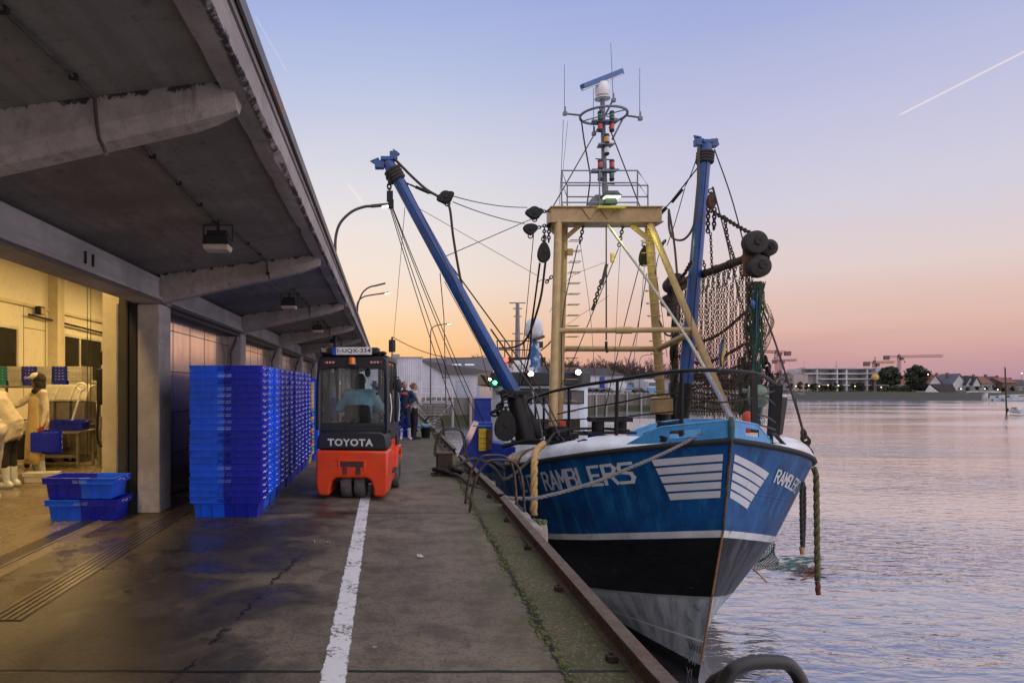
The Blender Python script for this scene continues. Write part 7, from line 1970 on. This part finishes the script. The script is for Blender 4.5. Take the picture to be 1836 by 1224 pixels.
# gabled houses
def house(pa, pb, ye, yr, D, wall, roof, label, gable=True, floor=704, n=3):
    x0, x1 = X(pa, D), X(pb, D); ze, zr = Z(ye, D), Z(yr, D)
    t = thing('gabled_house', label, 'house', ((x0+x1)/2, D, GZ), 'houses across the harbour')
    dep = 12
    q = MB()
    if gable: q.prism([(x0, GZ-.4), (x1, GZ-.4), (x1, ze), ((x0+x1)/2, zr), (x0, ze)], (0, D, 0), (1, 0, 0), (0, 0, 1), (0, 1, 0), dep)
    else: q.box(x0, x1, D, D+dep, GZ-.4, ze)
    q.build('wall', M[wall], t)
    q = MB()
    if gable:
        xm = (x0+x1)/2
        for s, xe_ in ((-1, x0), (1, x1)):
            q.prism([(xe_+s*.5, ze-.5), (xm, zr), (xm, zr+.5), (xe_+s*.5, ze)], (0, D-.4, 0), (1, 0, 0), (0, 0, 1), (0, 1, 0), dep+.8)
    else:
        q.prism([(-.5, ze), (dep+.5, ze), (dep/2, zr)], (x0-.4, D, 0), (0, 1, 0), (0, 0, 1), (1, 0, 0), x1-x0+.8)
    r = q.build('roof', M[roof], t)
    q = MB(); q.box(x0+(x1-x0)*.25, x0+(x1-x0)*.25+1.0, D+dep*.5-.5, D+dep*.5+.5, (ze+zr)/2, zr+1.0); q.build('chimney', M['brick'], r)
    for j in range(2):
        zt_ = ze-1.2-3.0*j
        if zt_-1.5 < GZ: break
        for k in range(n):
            xx = x0+(x1-x0)*(k+.5)/n; q = MB(); q.box(xx-.5, xx+.5, D-.06, D-.02, zt_-1.4, zt_); q.build('window', M['far_glass'], t)
hs = [
 (1664, 1690, 690, 673, 372, 'far_white', 'roof_red', 'white gabled house with red roof beside the big pine', True),
 (1684, 1722, 684, 671, 378, 'far_white', 'roof_slate', 'wide white house with slate blue roof among the far gables', False),
 (1706, 1734, 690, 671, 366, 'far_white', 'roof_slate', 'white house with steep slate gable facing the water', True),
 (1733, 1747, 688, 675, 364, 'far_white', 'roof_dark', 'narrow white gable with dark roof between steep gables', True),
 (1745, 1757, 688, 676, 362, 'far_white', 'roof_dark', 'narrowest white gable house next to the red terrace', True),
 (1755, 1778, 687, 674, 368, 'far_grey', 'roof_red', 'grey house with long red roof in the far terrace', False),
 (1777, 1800, 686, 674, 370, 'far_grey', 'roof_dark', 'grey house with dark hipped roof in the far terrace', False),
 (1798, 1822, 686, 676, 366, 'brick', 'roof_red', 'brick house with red roof behind the tall harbour pole', False),
 (1820, 1850, 690, 680, 372, 'far_grey', 'roof_dark', 'low dark roofed house at the end of the far row', False),
 (1612, 1640, 690, 672, 380, 'far_white', 'roof_red', 'white house with a tall red roof between the two pines', False),
 (1590, 1640, 695, 690, 362, 'far_white', 'roof_slate', 'low white pavilion with lit windows behind the pines', False)]
for h_ in hs: house(*h_[:8], gable=h_[8])
for px0, D0 in ((1630, 361), ):
    g = MB(); g.box(X(px0)-1.2, X(px0)+1.2, D0, D0+.05, Z(700), Z(696)); tag(g.build('lit_sign', glow('lit_white', (1, .97, .9), 3)), 'small bright lit sign on the pavilion between the pines', 'sign')
# boathouse barn with dark roof
D2 = 325; t = thing('boathouse', 'white boathouse with a dark hipped roof at the water edge', 'boathouse', (X(1685, D2), D2, GZ))
x0, x1 = X(1657, D2), X(1711, D2); zr, ze = Z(688, D2), Z(701, D2)
q = MB(); q.box(x0+1, x1-1, D2, D2+9, GZ-.6, ze); q.prism([(x0, ze-.8), (X(1666, D2), zr-.4), (X(1684, D2), ze-.8)], (0, D2-.3, 0), (1, 0, 0), (0, 0, 1), (0, 1, 0), .28); q.build('wall', M['far_white'], t)
q = MB(); q.prism([(X(1666, D2), zr), (X(1706, D2), zr), (x1+.8, ze-.3), (X(1687, D2), ze-.6)], (0, D2-.5, 0), (1, 0, 0), (0, 0, 1), (0, 1, 0), 10); q.build('roof', M['roof_dark'], t)
q = MB(); q.box(X(1694, D2), X(1700, D2), D2-.06, D2-.01, GZ, ze-.7); q.build('door', M['far_glass'], t)
# lattice cranes
def crane(px, ytop, ybase, pL, pR, D, m, label, ym=None):
    x = X(px, D); zt_, zb_ = Z(ytop, D), Z(ybase, D)
    t = thing('tower_crane', label, 'crane', (x, D, zb_), 'tower cranes across the harbour')
    def lattice(a, b_, w_, n, up):
        q = MB(); a, b_ = V(a), V(b_); d = (b_-a); sd = V((0, w_/2, 0)); u = V(up)*w_/2
        cs = [sd+u, sd-u, -sd-u, -sd+u]
        for c_ in cs: q.cyl(a+c_, b_+c_, w_*.09, n=4)
        for k in range(n):
            p, r = a+d*(k/n), a+d*((k+1)/n)
            for i in range(4): q.cyl(p+cs[i], r+cs[(i+1) % 4], w_*.06, n=3)
        return q
    lattice((x, D, zb_), (x, D, zt_), 1.8, 18, (1, 0, 0)).build('tower', M[m], t)
    zj = zt_+.8
    lattice((x, D, zj), (X(pR, D), D, zj+.6), 1.7, 26, (0, 0, 1)).build('jib', M[m], t)
    lattice((X(pL, D), D, zj), (x, D, zj), 1.5, 8, (0, 0, 1)).build('counter_jib', M[m], t)
    q = MB(); q.box(X(pL, D), X(pL, D)+4, D-1, D+1, zj-2.6, zj+.5); q.build('counterweight', M['crane_dark'], t)
    q = MB(); q.obox((x+1.5, D-1, zj-1.6), (2, 2, 2.4)); q.obox((x, D, zj+.5), (2.2, 2.2, 2.6), top=.6); q.build('cab', M['crane_dark'], t)
    q = MB(); xh = x+(X(pR, D)-x)*.13; q.cyl((xh, D, zj), (xh, D, zj-4), .1, n=4); q.obox((xh, D, zj-4.3), (.8, .8, 1)); q.build('hook', M['crane_dark'], t)
crane(1612, 641, 690, 1585, 1690, 560, 'crane_dark', 'dark tower crane with the longest jib, above the pines')
crane(1568, 652, 680, 1549, 1604, 520, 'crane_yellow', 'yellow tower crane behind the white apartment block')
crane(1393, 633, 700, 1407, 1360, 480, 'crane_red', 'red tower crane seen beyond the green net', None)
crane(1400, 648, 700, 1385, 1428, 620, 'crane_dark', 'low pinkish crane arm just beside the red crane')
# trees
def leaf_cloud(q, c, r, n, size, rn, shell=.55):
    for _ in range(n):
        d = V((rn.gauss(0, 1), rn.gauss(0, 1), rn.gauss(0, 1))); d.normalize(); p = c + V((d.x*r.x, d.y*r.y, d.z*r.z))*(shell+(1-shell)*rn.random())
        u = V((rn.gauss(0, 1), rn.gauss(0, 1), rn.gauss(0, 1))).normalized(); w_ = d.cross(u).normalized() if d.cross(u).length > .01 else V((1, 0, 0)); s = size*rn.uniform(.6, 1.3)
        q.add([p-u*s, p+w_*s*.7, p+u*s, p-w_*s*.7], [(0, 1, 2, 3)])
def tree(px, D, top, base, wpx, label, clumps, cat='tree', name='tree', group=None, seed=1, size=.5, trunk=.35, low=.3):
    rn = random.Random(seed); x = X(px, D); zt_, zb_ = Z(top, D), Z(base, D); H_ = zt_-zb_; w_ = wpx*D/FL/2
    t = thing(name, label, cat, (x, D, zb_), group)
    q = MB(); q.tube([(x, D, zb_-.3), (x+.1, D, zb_+H_*.3), (x-.1, D, zb_+H_*.7)], [trunk, trunk*.8, trunk*.35], 8)
    c = MB()
    for k in range(clumps):
        a = rn.uniform(0, 2*PI); f = rn.random(); z = zb_+H_*(low+(1-low)*.92*f); rr_ = w_*math.sqrt(max(.05, 1-(2*(f-.45))**2))*rn.uniform(.3, .75)
        p = V((x+math.cos(a)*rr_, D+math.sin(a)*rr_, z)); s = w_*rn.uniform(.28, .45)
        q.tube([(x, D, zb_+H_*.45*min(1, .4+f)), p], [trunk*.3, trunk*.08], 5)
        leaf_cloud(c, p, V((s, s, s*.62)), 110, size, rn)
    q.build('trunk', M['bark'], t, smooth=60); c.build('crown', M['leaf'], t)
tree(1596, 345, 657, 703, 42, 'dark umbrella shaped pine nearer the apartment block', 26, seed=2, size=.55, low=.35)
tree(1642, 340, 654, 702, 46, 'largest dark pine with a dense crown beside the boathouse', 34, seed=3, size=.55, low=.12)
for k, px in enumerate((1396, 1416, 1434, 1446, 1456, 1463, 1472, 1481, 1490, 1497, 1507, 1530, 1538, 1546, 1564)):
    tt = 683+R.uniform(0, 5)+(2 if k > 5 else 0)
    tree(px, 335+R.uniform(-3, 3), tt, 701, R.uniform(9, 13), 'round clipped dark tree, %s in the row along the far promenade' % ords[k], 9, seed=20+k, size=.38, trunk=.2, low=.25, group='round trees along the far promenade')
for k, px in enumerate((1735, 1752, 1768, 1785, 1800, 1815)):
    tree(px, 345, 692+R.uniform(0, 2), 704, 8, 'small round dark tree, %s in the row below the gabled houses' % ords[k], 7, seed=50+k, size=.35, trunk=.2, group='round trees below the gabled houses')
q = MB(); rn = random.Random(9)
for k in range(60): leaf_cloud(q, P(rn.uniform(1575, 1660), rn.uniform(694, 703), 338), V((2.2, 2, 1.4)), 40, .4, rn)
tag(q.build('hedge', M['leaf']), 'dark shrubs along the far bank below the pines', 'shrubs', kind='stuff')
q = MB()
for k in range(90): leaf_cloud(q, P(rn.uniform(1395, 1836), rn.uniform(700, 705), 332), V((2.5, 2, .6)), 20, .35, rn)
tag(q.build('undergrowth', M['leaf']), 'low dark undergrowth along the top of the far bank', 'undergrowth', kind='stuff')
# lamps along the promenade
proto = None
LMP = [(1427, 692), (1450, 691), (1469, 692), (1485, 690), (1503, 691), (1533, 692), (1580, 694), (1664, 671), (1832, 669), (1723, 697), (1766, 697), (1789, 698)]
for k, (px, py) in enumerate(LMP):
    D3 = 330; p = P(px, py, D3); lab = 'small lit street lamp, %s along the far promenade' % ords[k]
    if proto is None:
        t = thing('street_lamp', lab, 'street lamp', tuple(p), 'street lamps along the far promenade')
        q = MB(); q.cyl(p-V((0, 0, 5)), p, .08, n=6); q.build('post', M['crane_dark'], t); q = MB(); q.ball(p, .24, 8, 6); q.build('lamp', glow('promenade_lamp', (1, .72, .35), 4), t, smooth=180); proto = t
    else: t = copy_tree(proto, lab); t.location = p
# beacon: yellow ball topmark on a lattice post
D4 = 300; t = thing('harbour_beacon', 'yellow ball beacon on a brown lattice post in front of the pines', 'beacon', tuple(P(1569, 704, D4)))
q = MB(); p = P(1569, 676, D4); q.ball(p, 1.45, 16, 12); q.build('ball', mat('ball_yellow', (.55, .33, .07), .6), t, smooth=180)
q = MB()
for s in (-1, 1): q.cyl(P(1569+s*2.2, 705, D4), P(1569+s*.8, 683, D4), .15, n=5)
for k in range(5): q.cyl(P(1567, 703-4*k, D4), P(1571, 699-4*k, D4), .1, n=4)
q.cyl(P(1569, 672, D4), P(1569, 640, D4), .12, n=5); q.build('post', M['crane_dark'], t)
for y in (641, 646, 652): q = MB(); q.ball(P(1569, y, D4), .28, 8, 6); q.build('top_mark', M['crane_dark'], t, smooth=180)
# landing stage, yachts and motor boat
t = thing('landing_stage', 'white curved landing stage on a post at the far bank', 'landing stage', tuple(P(1766, 717, 290)))
q = MB(); q.prism([(-7.5, .4), (7.5, .4), (7.5, .9), (-7.5, .9), (-6, .2)], P(1763, 705, 290), (1, 0, 0), (0, 0, 1), (0, 1, 0), 3); q.build('deck', M['far_white'], t)
q = MB(); q.cyl(P(1766, 719, 291), P(1766, 704, 291), 1.0, n=12); q.build('post', M['far_white'], t, smooth=60)
q = MB(); q.tube([P(1740, 700, 290), P(1790, 700, 290)], .06, 5)
for px in range(1740, 1791, 6): q.cyl(P(px, 704, 290), P(px, 700, 290), .05, n=4)
q.build('rail', M['far_white'], t)
M['gel'] = mat('gel', (.5, .51, .54), .4, scale=.6)
def cruiser(px, py, D, L, label, yaw=0.0, name='motor_boat', mast=0):
    p = P(px, py, D); Rz = Matrix.Rotation(yaw, 3, 'Z'); t = thing(name, label, 'boat', tuple(p))
    def tf(v): return p + Rz @ V(v)
    rows = []
    for k in range(9):
        u = k/8; x = (u-.5)*L; w_ = L*.16*(1-max(0, (u-.55)/.45)**2.2)+.01; sh = .10*L*(1+.35*u*u)
        rows.append([tf((x, w_*s*(1 if z > .3 else .7), z*sh)) for s, z in ((-1, 1), (-1, .5), (-1, -.1), (1, -.1), (1, .5), (1, 1), (-1, 1))])
    q = MB(); q.grid(rows); q.add(rows[0][:-1], [tuple(range(6))]); q.build('hull', M['gel'], t, smooth=40)
    q = MB(); q.prism([(-L*.3, L*.11), (L*.25, L*.12), (L*.12, L*.23), (-L*.25, L*.23)], p + Rz @ V((0, -L*.12, 0)), Rz @ V((1, 0, 0)), (0, 0, 1), Rz @ V((0, 1, 0)), L*.24); co_ = q.build('cabin', M['gel'], t, bevel=L*.01)
    for s in (-1, 1):
        q = MB(); q.prism([(-L*.22, L*.15), (L*.17, L*.155), (L*.10, L*.21), (-L*.2, L*.21)], p + Rz @ V((0, s*L*.122-.01, 0)), Rz @ V((1, 0, 0)), (0, 0, 1), Rz @ V((0, 1, 0)), .02); q.build('window', M['far_glass'], co_)
    q = MB(); q.box(0, 0, 0, 0, 0, 0)
    if mast: q = MB(); q.cyl(tf((L*.05, 0, L*.1)), tf((L*.05, 0, mast)), .09, .05, 6); q.cyl(tf((L*.04, 0, L*.28)), tf((-L*.35, 0, L*.28)), .07, n=6); q.build('mast', M['far_grey'], t)
    return t, p, Rz
t, p, Rz = cruiser(1824, 740, 145, 5.6, 'white motor boat moored beside the tall dark pole', 1.25)
for s in (-1, 1):
    q = MB(); q.lathe([(.05, 0), (.22, .1), (.25, .4), (.2, .7), (.05, .8)], P(1806+s*0+ (26 if s > 0 else 0), 738, 144), n=10); q.build('fender', M['dark_rubber'], t, smooth=60)
t = thing('mooring_pole', 'tall dark pole standing in the water by the white motor boat', 'mooring pole', tuple(P(1805, 742, 150)))
q = MB(); q.cyl(P(1805, 748, 150), P(1802, 660, 150), .16, .13, 8); q.build('pole', M['bark'], t, smooth=60)
q = MB(); q.lathe([(.2, 0), (.22, .1), (.05, .5)], P(1802, 660, 150), n=8); q.build('cap', M['far_grey'], t)
yn = [(1402, 703, 300, 20, 60, 1.3), (1420, 702, 305, 16, 56, 1.0), (1382, 702, 310, 17, 50, 1.4), (1440, 702, 318, 14, 34, .8)]
for k, (px, py, D5, mh, _, yw) in enumerate(((1402, 704, 292, 19, 0, 1.2), (1416, 703, 300, 17, 0, .9), (1380, 703, 296, 14, 0, 1.3), (1440, 702, 316, 18, 0, .2), (1372, 703, 305, 16, 0, .4))):
    cruiser(px, 716-1.0*k*.2, D5, 10, 'white sailing yacht with bare mast, %s beyond the green net' % ords[k], yw, 'sailing_yacht', mh)
for k, (px, L) in enumerate(((1788, 9), (1806, 10), (1828, 11))):
    cruiser(px, 718, 288-k*4, L, 'white moored yacht beyond the landing stage, %s in its row' % ords[k], .15)
# ------------------------------------------------------------------ head of the harbour, left and centre
M['quay_wall'] = mat('quay_wall', (.13, .115, .105), .9, col2=(.08, .07, .062), scale=.6, streak=True)
M['weed_wall'] = mat('weed_wall', (.035, .042, .016), .8, scale=.6)
M['cladding'] = mat('cladding', (.50, .50, .56), .5, scale=.4)
M['shed_white'] = mat('shed_white', (.52, .52, .58), .7, scale=.3, streak=True)
M['shed_roof'] = mat('shed_roof', (.075, .07, .075), .85, col2=(.10, .09, .09), scale=.3)
FW = [(2.8, 108), (14, 112), (24, 118), (40, 142), (58, 168), (75, 174), (105, 190)]
b = MB(); b.strip([V((x, y, -.15)) for x, y in FW], [V((x, y, -3.0)) for x, y in FW]); b.m = 1; b.strip([V((x, y, -3.0)) for x, y in FW], [V((x, y, -6)) for x, y in FW])
b.m = 2; b.strip([V((x, y, -.15)) for x, y in FW], [V((x*1.2-40, 700, -.15)) for x, y in FW])
b.strip([V((-60, 108, -.15)), V((2.8, 108, -.15))], [V((-100, 700, -.15)), V((-37, 700, -.15))])
tag(b.build('far_quay', [M['quay_wall'], M['weed_wall'], M['far_grey']], loc=(0, 0, 0)), 'far quay wall with weed at the head of the harbour', 'quay', kind='structure')
for k in range(22):
    a = k/21*(len(FW)-2); i = int(a); p = V((*FW[i+1], 0)).lerp(V((*FW[min(i+2, len(FW)-1)], 0)), a-i) if i+2 < len(FW) else V((*FW[-1], 0))
    q = MB(); q.cyl((p.x, p.y-.5, -6), (p.x, p.y-.5, -.2+.3*(k % 2)), .22, n=8); q.obox((p.x, p.y-.5, .0+.3*(k % 2)), (.4, .4, .1))
    tag(q.build('quay_pile', M['far_grey']), 'pale pile against the far quay wall, %s from the gangway' % ords[k], 'pile', 'piles along the far quay wall')
# white clad shed beyond the two people
D6 = 98; t = thing('clad_shed', 'white corrugated shed standing behind the two people', 'shed', (X(727, D6), D6, 0))
x0, x1 = X(640, D6), X(757, D6); q = MB(); n = 60
rows = [[V((x0+(x1-x0)*i/n, D6-(.10 if i % 2 else 0), z)) for i in range(n+1)] for z in (-.15, Z(641, D6))]
q.grid(rows); q.box(x0, x1, D6+.02, D6+20, -.15, Z(641, D6)-.02); q.build('wall', M['cladding'], t)
q = MB(); q.box(x0-.1, x1+.1, D6-.2, D6+20.1, Z(641, D6), Z(639.5, D6)); q.build('roof_edge', M['far_grey'], t)
q = MB(); q.box(X(704, D6), X(717, D6), D6+1, D6+3, Z(639, D6), Z(634, D6)); q.build('roof_vent', M['far_grey'], t)
# long shed with dark roof and white gable
D7 = 122; t = thing('long_shed', 'long white shed with dark roof and skylights at the harbour head', 'shed', (X(820, D7), D7, 0))
x0, xg, x1 = X(752, D7), X(808, D7), X(905, D7)
q = MB(); q.prism([(x0-8, -.15), (xg, -.15), (xg, Z(669, D7)), (x0, Z(645, D7)), (x0-8, Z(661, D7))], (0, D7, 0), (1, 0, 0), (0, 0, 1), (0, 1, 0), .5); q.build('gable', M['shed_white'], t)
q = MB(); q.box(xg, x1, D7+.0, D7+.4, -.15, Z(670, D7)); q.build('wall', M['shed_white'], t)
q = MB(); q.add([V((xg-1, D7-.6, Z(669, D7)-.2)), V((x1+1, D7-.6, Z(671, D7))), V((x1+1, D7+20, Z(655, D7)+2.4)), V((x0, D7+20, Z(645, D7)+1.1)), V((x0, D7-.3, Z(644.5, D7)))], [(0, 1, 2, 3, 4)]); ro = q.build('roof', M['shed_roof'], t)
q = MB()
for k in range(4): a = V((X(778+24*k, D7), D7+6.5, Z(655, D7)+.0)); q.obox(a+V((0, 0, .35)), (1.7, 1.0, .08), Matrix.Rotation(.22, 3, 'X'))
q.build('skylight', glow('skylight', (.6, .62, .7), .25), ro)
for px0, px1, y0, y1, nm in ((818, 842, 705, 682, 'door'), (855, 868, 705, 684, 'door')):
    q = MB(); q.box(X(px0, D7), X(px1, D7), D7-.06, D7-.01, -.1, Z(y1, D7)); d_ = q.build('shed_door', mat('shed_door', (.33, .37, .45), .6), t)
    q = MB(); 
    for z in (1.0, 2.0): q.box(X(px0, D7), X(px1, D7), D7-.09, D7-.061, z, z+.06)
    q.box(X((px0+px1)/2, D7)-.04, X((px0+px1)/2, D7)+.04, D7-.09, D7-.061, -.1, Z(y1, D7)); q.build('door_bar', M['far_white'], d_)
q = MB(); q.box(X(792, D7), X(806, D7), D7-.03, D7-.01, Z(678, D7), Z(675, D7)); q.build('wall_sign', M['far_grey'], t)
# second shed behind the wheelhouse
D8 = 190; t = thing('warehouse', 'grey roofed warehouse with a blue door behind the wheelhouse', 'warehouse', (X(1080, D8), D8, 0))
q = MB(); q.box(X(960, D8), X(1120, D8), D8, D8+25, -.15, Z(672, D8)); q.build('wall', M['shed_white'], t)
q = MB(); q.prism([(X(958, D8), Z(672, D8)), (X(1122, D8), Z(673, D8)), (X(1085, D8), Z(660, D8)), (X(965, D8), Z(656, D8))], (0, D8-.6, 0), (1, 0, 0), (0, 0, 1), (0, 1, 0), 26); q.build('roof', M['shed_roof'], t)
q = MB(); q.box(X(1075, D8), X(1084, D8), D8-.1, D8-.02, -.1, Z(675, D8)); q.build('door', M['tank_blue'], t)
D9 = 200; t = thing('depot', 'low grey depot with flat roof behind the parked lorry', 'depot', (X(1150, D9), D9, 0))
q = MB(); q.box(X(1118, D9), X(1262, D9), D9, D9+15, -.15, Z(679, D9)); q.build('wall', M['far_grey'], t)
q = MB(); q.box(X(1116, D9), X(1264, D9), D9-.5, D9+15.2, Z(679, D9)+.01, Z(677, D9)); q.build('roof', M['roof_dark'], t)
for k in range(5): q = MB(); q.box(X(1126+24*k, D9), X(1138+24*k, D9), D9-.08, D9-.02, 0, Z(686, D9)); q.build('door', M['roof_slate'], t)
# vehicles on the far quay
def car(px, D, col, label, s=1.0):
    p = V((X(px, D), D, -.15)); t = thing('parked_car', label, 'car', tuple(p), 'vehicles on the far quay')
    q = MB(); q.prism([(-2.1*s, .3), (2.1*s, .3), (2.15*s, .7), (1.2*s, .85), (.6*s, 1.42), (-1.2*s, 1.45), (-1.9*s, .9), (-2.15*s, .8)], p+V((0, -.85, 0)), (1, 0, 0), (0, 0, 1), (0, 1, 0), 1.7); q.build('body', mat('car_paint', col, .3, coat=.5), t, bevel=.06)
    q = MB(); q.prism([(-1.5*s, .9), (.9*s, .9), (.5*s, 1.34), (-1.1*s, 1.36)], p+V((0, -.87, 0)), (1, 0, 0), (0, 0, 1), (0, 1, 0), .02); q.build('window', M['far_glass'], t)
    for x in (-1.3, 1.3):
        q = MB(); q.lathe([(.32, -.1), (.32, .1)], p+V((x*s, -.8, .32)), (0, 1, 0), 12); q.build('wheel', M['tyre'], t)
for k, (px, cc, lab) in enumerate(((1052, (.02, .02, .025), 'black car parked in front of the warehouse on the far quay'), (1064, (.08, .03, .03), 'dark red car parked before the blue warehouse door'), (1076, (.10, .10, .11), 'grey car parked in the middle of the far row'), (1089, (.03, .035, .05), 'navy car parked beside the light van'), (1128, (.3, .32, .36), 'silver car parked close to the lorry'), (1144, (.04, .04, .045), 'dark car parked next to the lorry'))):
    car(px, 181, cc, lab)
p = V((X(1108, 183), 183, -.15)); t = thing('delivery_van', 'pale blue box van standing on the far quay', 'van', tuple(p), 'vehicles on the far quay')
q = MB(); q.box(p.x-3, p.x+2, p.y-1, p.y+1, .3, 2.6); q.build('cargo_box', M['far_white'], t, bevel=.05); q = MB(); q.box(p.x+2.02, p.x+3.4, p.y-1, p.y+1, .3, 2.0); q.build('cab', M['light_blue'], t, bevel=.1)
for x in (-2, 2.6): q = MB(); q.lathe([(.4, -.1), (.4, .1)], p+V((x, -1, .45)), (0, 1, 0), 12); q.build('wheel', M['tyre'], t)
p = V((X(1168, 178), 178, -.15)); t = thing('lorry', 'white and blue lorry cab facing the harbour behind the gantry leg', 'lorry', tuple(p), 'vehicles on the far quay')
q = MB(); q.box(p.x-1.25, p.x+1.25, p.y-1, p.y+1.4, .5, 3.1); q.build('cab', M['far_white'], t, bevel=.15); q = MB(); q.box(p.x-1.27, p.x+1.27, p.y-1.06, p.y-.2, .45, 1.4); q.build('bumper', M['light_blue'], t, bevel=.05)
q = MB(); q.box(p.x-1.1, p.x+1.1, p.y-1.03, p.y-1.005, 1.75, 2.7); q.build('windscreen', M['far_glass'], t)
for x in (-1, 1): q = MB(); q.lathe([(.5, -.15), (.5, .15)], p+V((x, -.3, .5)), (1, 0, 0), 12); q.build('wheel', M['tyre'], t)
q = MB(); q.box(p.x-1.25, p.x+1.25, p.y+1.6, p.y+9, .7, 3.6); q.build('cargo_box', M['far_white'], t)
# gangway and landing stairs with white rails
D10 = 70; t = thing('gangway', 'white railed gangway and timber stair leading down beside the quay', 'gangway', tuple(P(800, 735, D10)))
q = MB(); p0, p1 = P(742, 719, D10), P(812, 719, D10); q.box(p0.x, p1.x, D10-1, D10+1, p0.z-.3, p0.z); q.build('deck', M['far_grey'], t)
q = MB()
for y in (694, 705): q.tube([P(742, y, D10-1), P(812, y, D10-1)], .05, 5); q.tube([P(742, y, D10+1), P(812, y, D10+1)], .05, 5)
for k in range(8): px = 744+k*9.6; q.cyl(P(px, 719, D10-1), P(px, 694, D10-1), .05, n=5); q.cyl(P(px, 719, D10+1), P(px, 694, D10+1), .05, n=5)
q.build('rail', M['far_white'], t)
q = MB()
for px in (748, 778, 811): q.cyl(P(px, 770, D10), P(px, 716, D10), .16, n=8)
q.tube([P(742, 725, D10-1), P(814, 724, D10-1)], .12, 6); q.tube([P(775, 760, D10-1), P(810, 722, D10-1)], .08, 6); q.tube([P(745, 722, D10-1), P(775, 762, D10-1)], .08, 6); q.build('support_frame', M['far_grey'], t)
q = MB()
for k in range(9):
    a, c = P(758-k*.5, 724+5.2*k, D10-3-2.2*k), P(800-1.6*k, 724+5.2*k, D10-3-2.2*k); q.bar(a, c, .5, .10, (0, 0, 1))
q.build('stair_tread', M['quay_wall'], t)
# wood of bare trees
def bare(q, p, H_, rn, r):
    def rec(a, d, L, r, k):
        e = a + d*L; q.tube([a, e], [max(r, .034), max(r*.6, .03)], 3, cap=False)
        if k == 0: return
        for _ in range(3 if k > 1 else 4):
            nd = (d + V((rn.gauss(0, .35), rn.gauss(0, .35), abs(rn.gauss(.1, .2))))).normalized(); rec(a + d*L*rn.uniform(.5, 1), nd, L*rn.uniform(.5, .75), r*.55, k-1)
    rec(p, V((rn.gauss(0, .04), rn.gauss(0, .04), 1)), H_*.42, r, 4)
M['twig'] = mat('twig', (.07, .045, .04), .9, scale=.5)
q = MB(); rn = random.Random(4)
for k in range(190):
    px = 860+330*(k+rn.random())/190; Dd = rn.uniform(250, 285); top = 640+rn.uniform(-6, 14)+(6 if px < 930 else 0)+max(0, (px-1110)*.12)
    bare(q, V((X(px, Dd), Dd, -.2)), Z(top, Dd)+.2, rn, .3)
for k in range(7):
    px = rn.uniform(718, 850); bare(q, V((X(px, 230), 230, -.2)), Z(rn.uniform(628, 640), 230), rn, .2)
tag(q.build('wood', M['twig'], loc=(0, 260, 0)), 'wood of bare winter trees behind the sheds', 'wood', kind='stuff')
q = MB()
for k in range(200): leaf_cloud(q, P(rn.uniform(850, 1400), rn.uniform(672, 690), 295), V((5, 3, 3)), 26, .9, rn)
tag(q.build('shrubbery', M['twig'], loc=(0, 295, 0)), 'brown shrubbery under the bare trees', 'shrubbery', kind='stuff')
# quay street lamps behind the canopy
M['post_dark'] = mat('post_dark', (.05, .05, .055), .5, .3)
def lamp(D, px, pts, label, r=.055, lit=True):
    t = thing('street_lamp', label, 'street lamp', (X(px, D), D, 0), 'curved street lamps along the quay')
    top = [P(x, y, D) for x, y in pts]; base = V((top[0].x, D, 0))
    q = MB(); q.tube([base] + curve(top, 5), [r*1.2]+[r*.8]*(len(curve(top, 5))), 8); q.build('post', M['post_dark'], t, smooth=60)
    e, d = top[-1], (top[-1]-top[-2]).normalized(); L = .55
    q = MB(); q.bar(e-d*.05, e+d*L, .16, .08); h = q.build('lamp_head', M['post_dark'], t, bevel=.02)
    if lit: q = MB(); q.bar(e+d*.30-V((0, 0, .055)), e+d*(L+.02)-V((0, 0, .055)), .13, .03); q.build('lens', M['lamp_white'], h)
lamp(21, 601, [(601, 455), (602, 425), (610, 400), (630, 380), (652, 371), (668, 369.5)], 'curved street lamp rising behind the canopy, tallest of its row')
lamp(38, 641, [(641, 560), (642, 545), (650, 525), (662, 515), (674, 512)], 'curved unlit street lamp, second beyond the canopy edge', lit=False)
lamp(44, 640, [(640, 560), (641, 543), (650, 533), (665, 529), (682, 526.5)], 'curved lit street lamp with a flatter arm, below the unlit one')
lamp(62, 772, [(772, 650), (772, 600), (775, 588), (784, 583), (797, 581)], 'far curved street lamp standing before the long white shed')
lamp(150, 1006, [(1006, 700), (1006, 640), (1008, 634), (1012, 632)], 'thin far lamp post seen between the gantry legs', .09, False)
lamp(170, 1188, [(1147, 690), (1147, 650), (1150, 640), (1158, 636), (1166, 636)], 'thin far lamp post with curved arm beside the gantry leg', .09, False)
# hanging weight on the overhead wire, and its post
t = thing('cable_weight', 'dark cylinder weight hanging on a wire beside the forklift', 'weight', tuple(P(703, 640, 30)))
q = MB(); q.cyl(P(703, 631, 30), P(703, 609, 30), .15, n=12); q.build('body', M['dark_paint'], t, smooth=40, bevel=.02)
q = MB(); q.tube([P(703, 609, 30), P(703, 604, 30)], .05, 6); q.tube([P(703, 631, 30), P(701, 668, 30), P(700, 700, 30)], .03, 6); q.build('hook', M['wire'], t)
q = MB(); q.tube(sag(P(704, 604, 30), P(885, 633, 34), .55, 14), .018, 5); q.build('wire', M['wire'], t)
q = MB(); q.tube([P(700, 692, 30), P(700, 645, 30)], .06, 8); q.obox(P(704, 655, 30), (.25, .15, .35)); q.obox(P(709, 648, 30), (.18, .12, .3)); q.build('bracket', M['far_grey'], t)
# odds and ends along the far side of the quay
def at_g(px, py): D = EYE*FL/(py-CY); return V(((px-CX)*D/FL, D, 0))
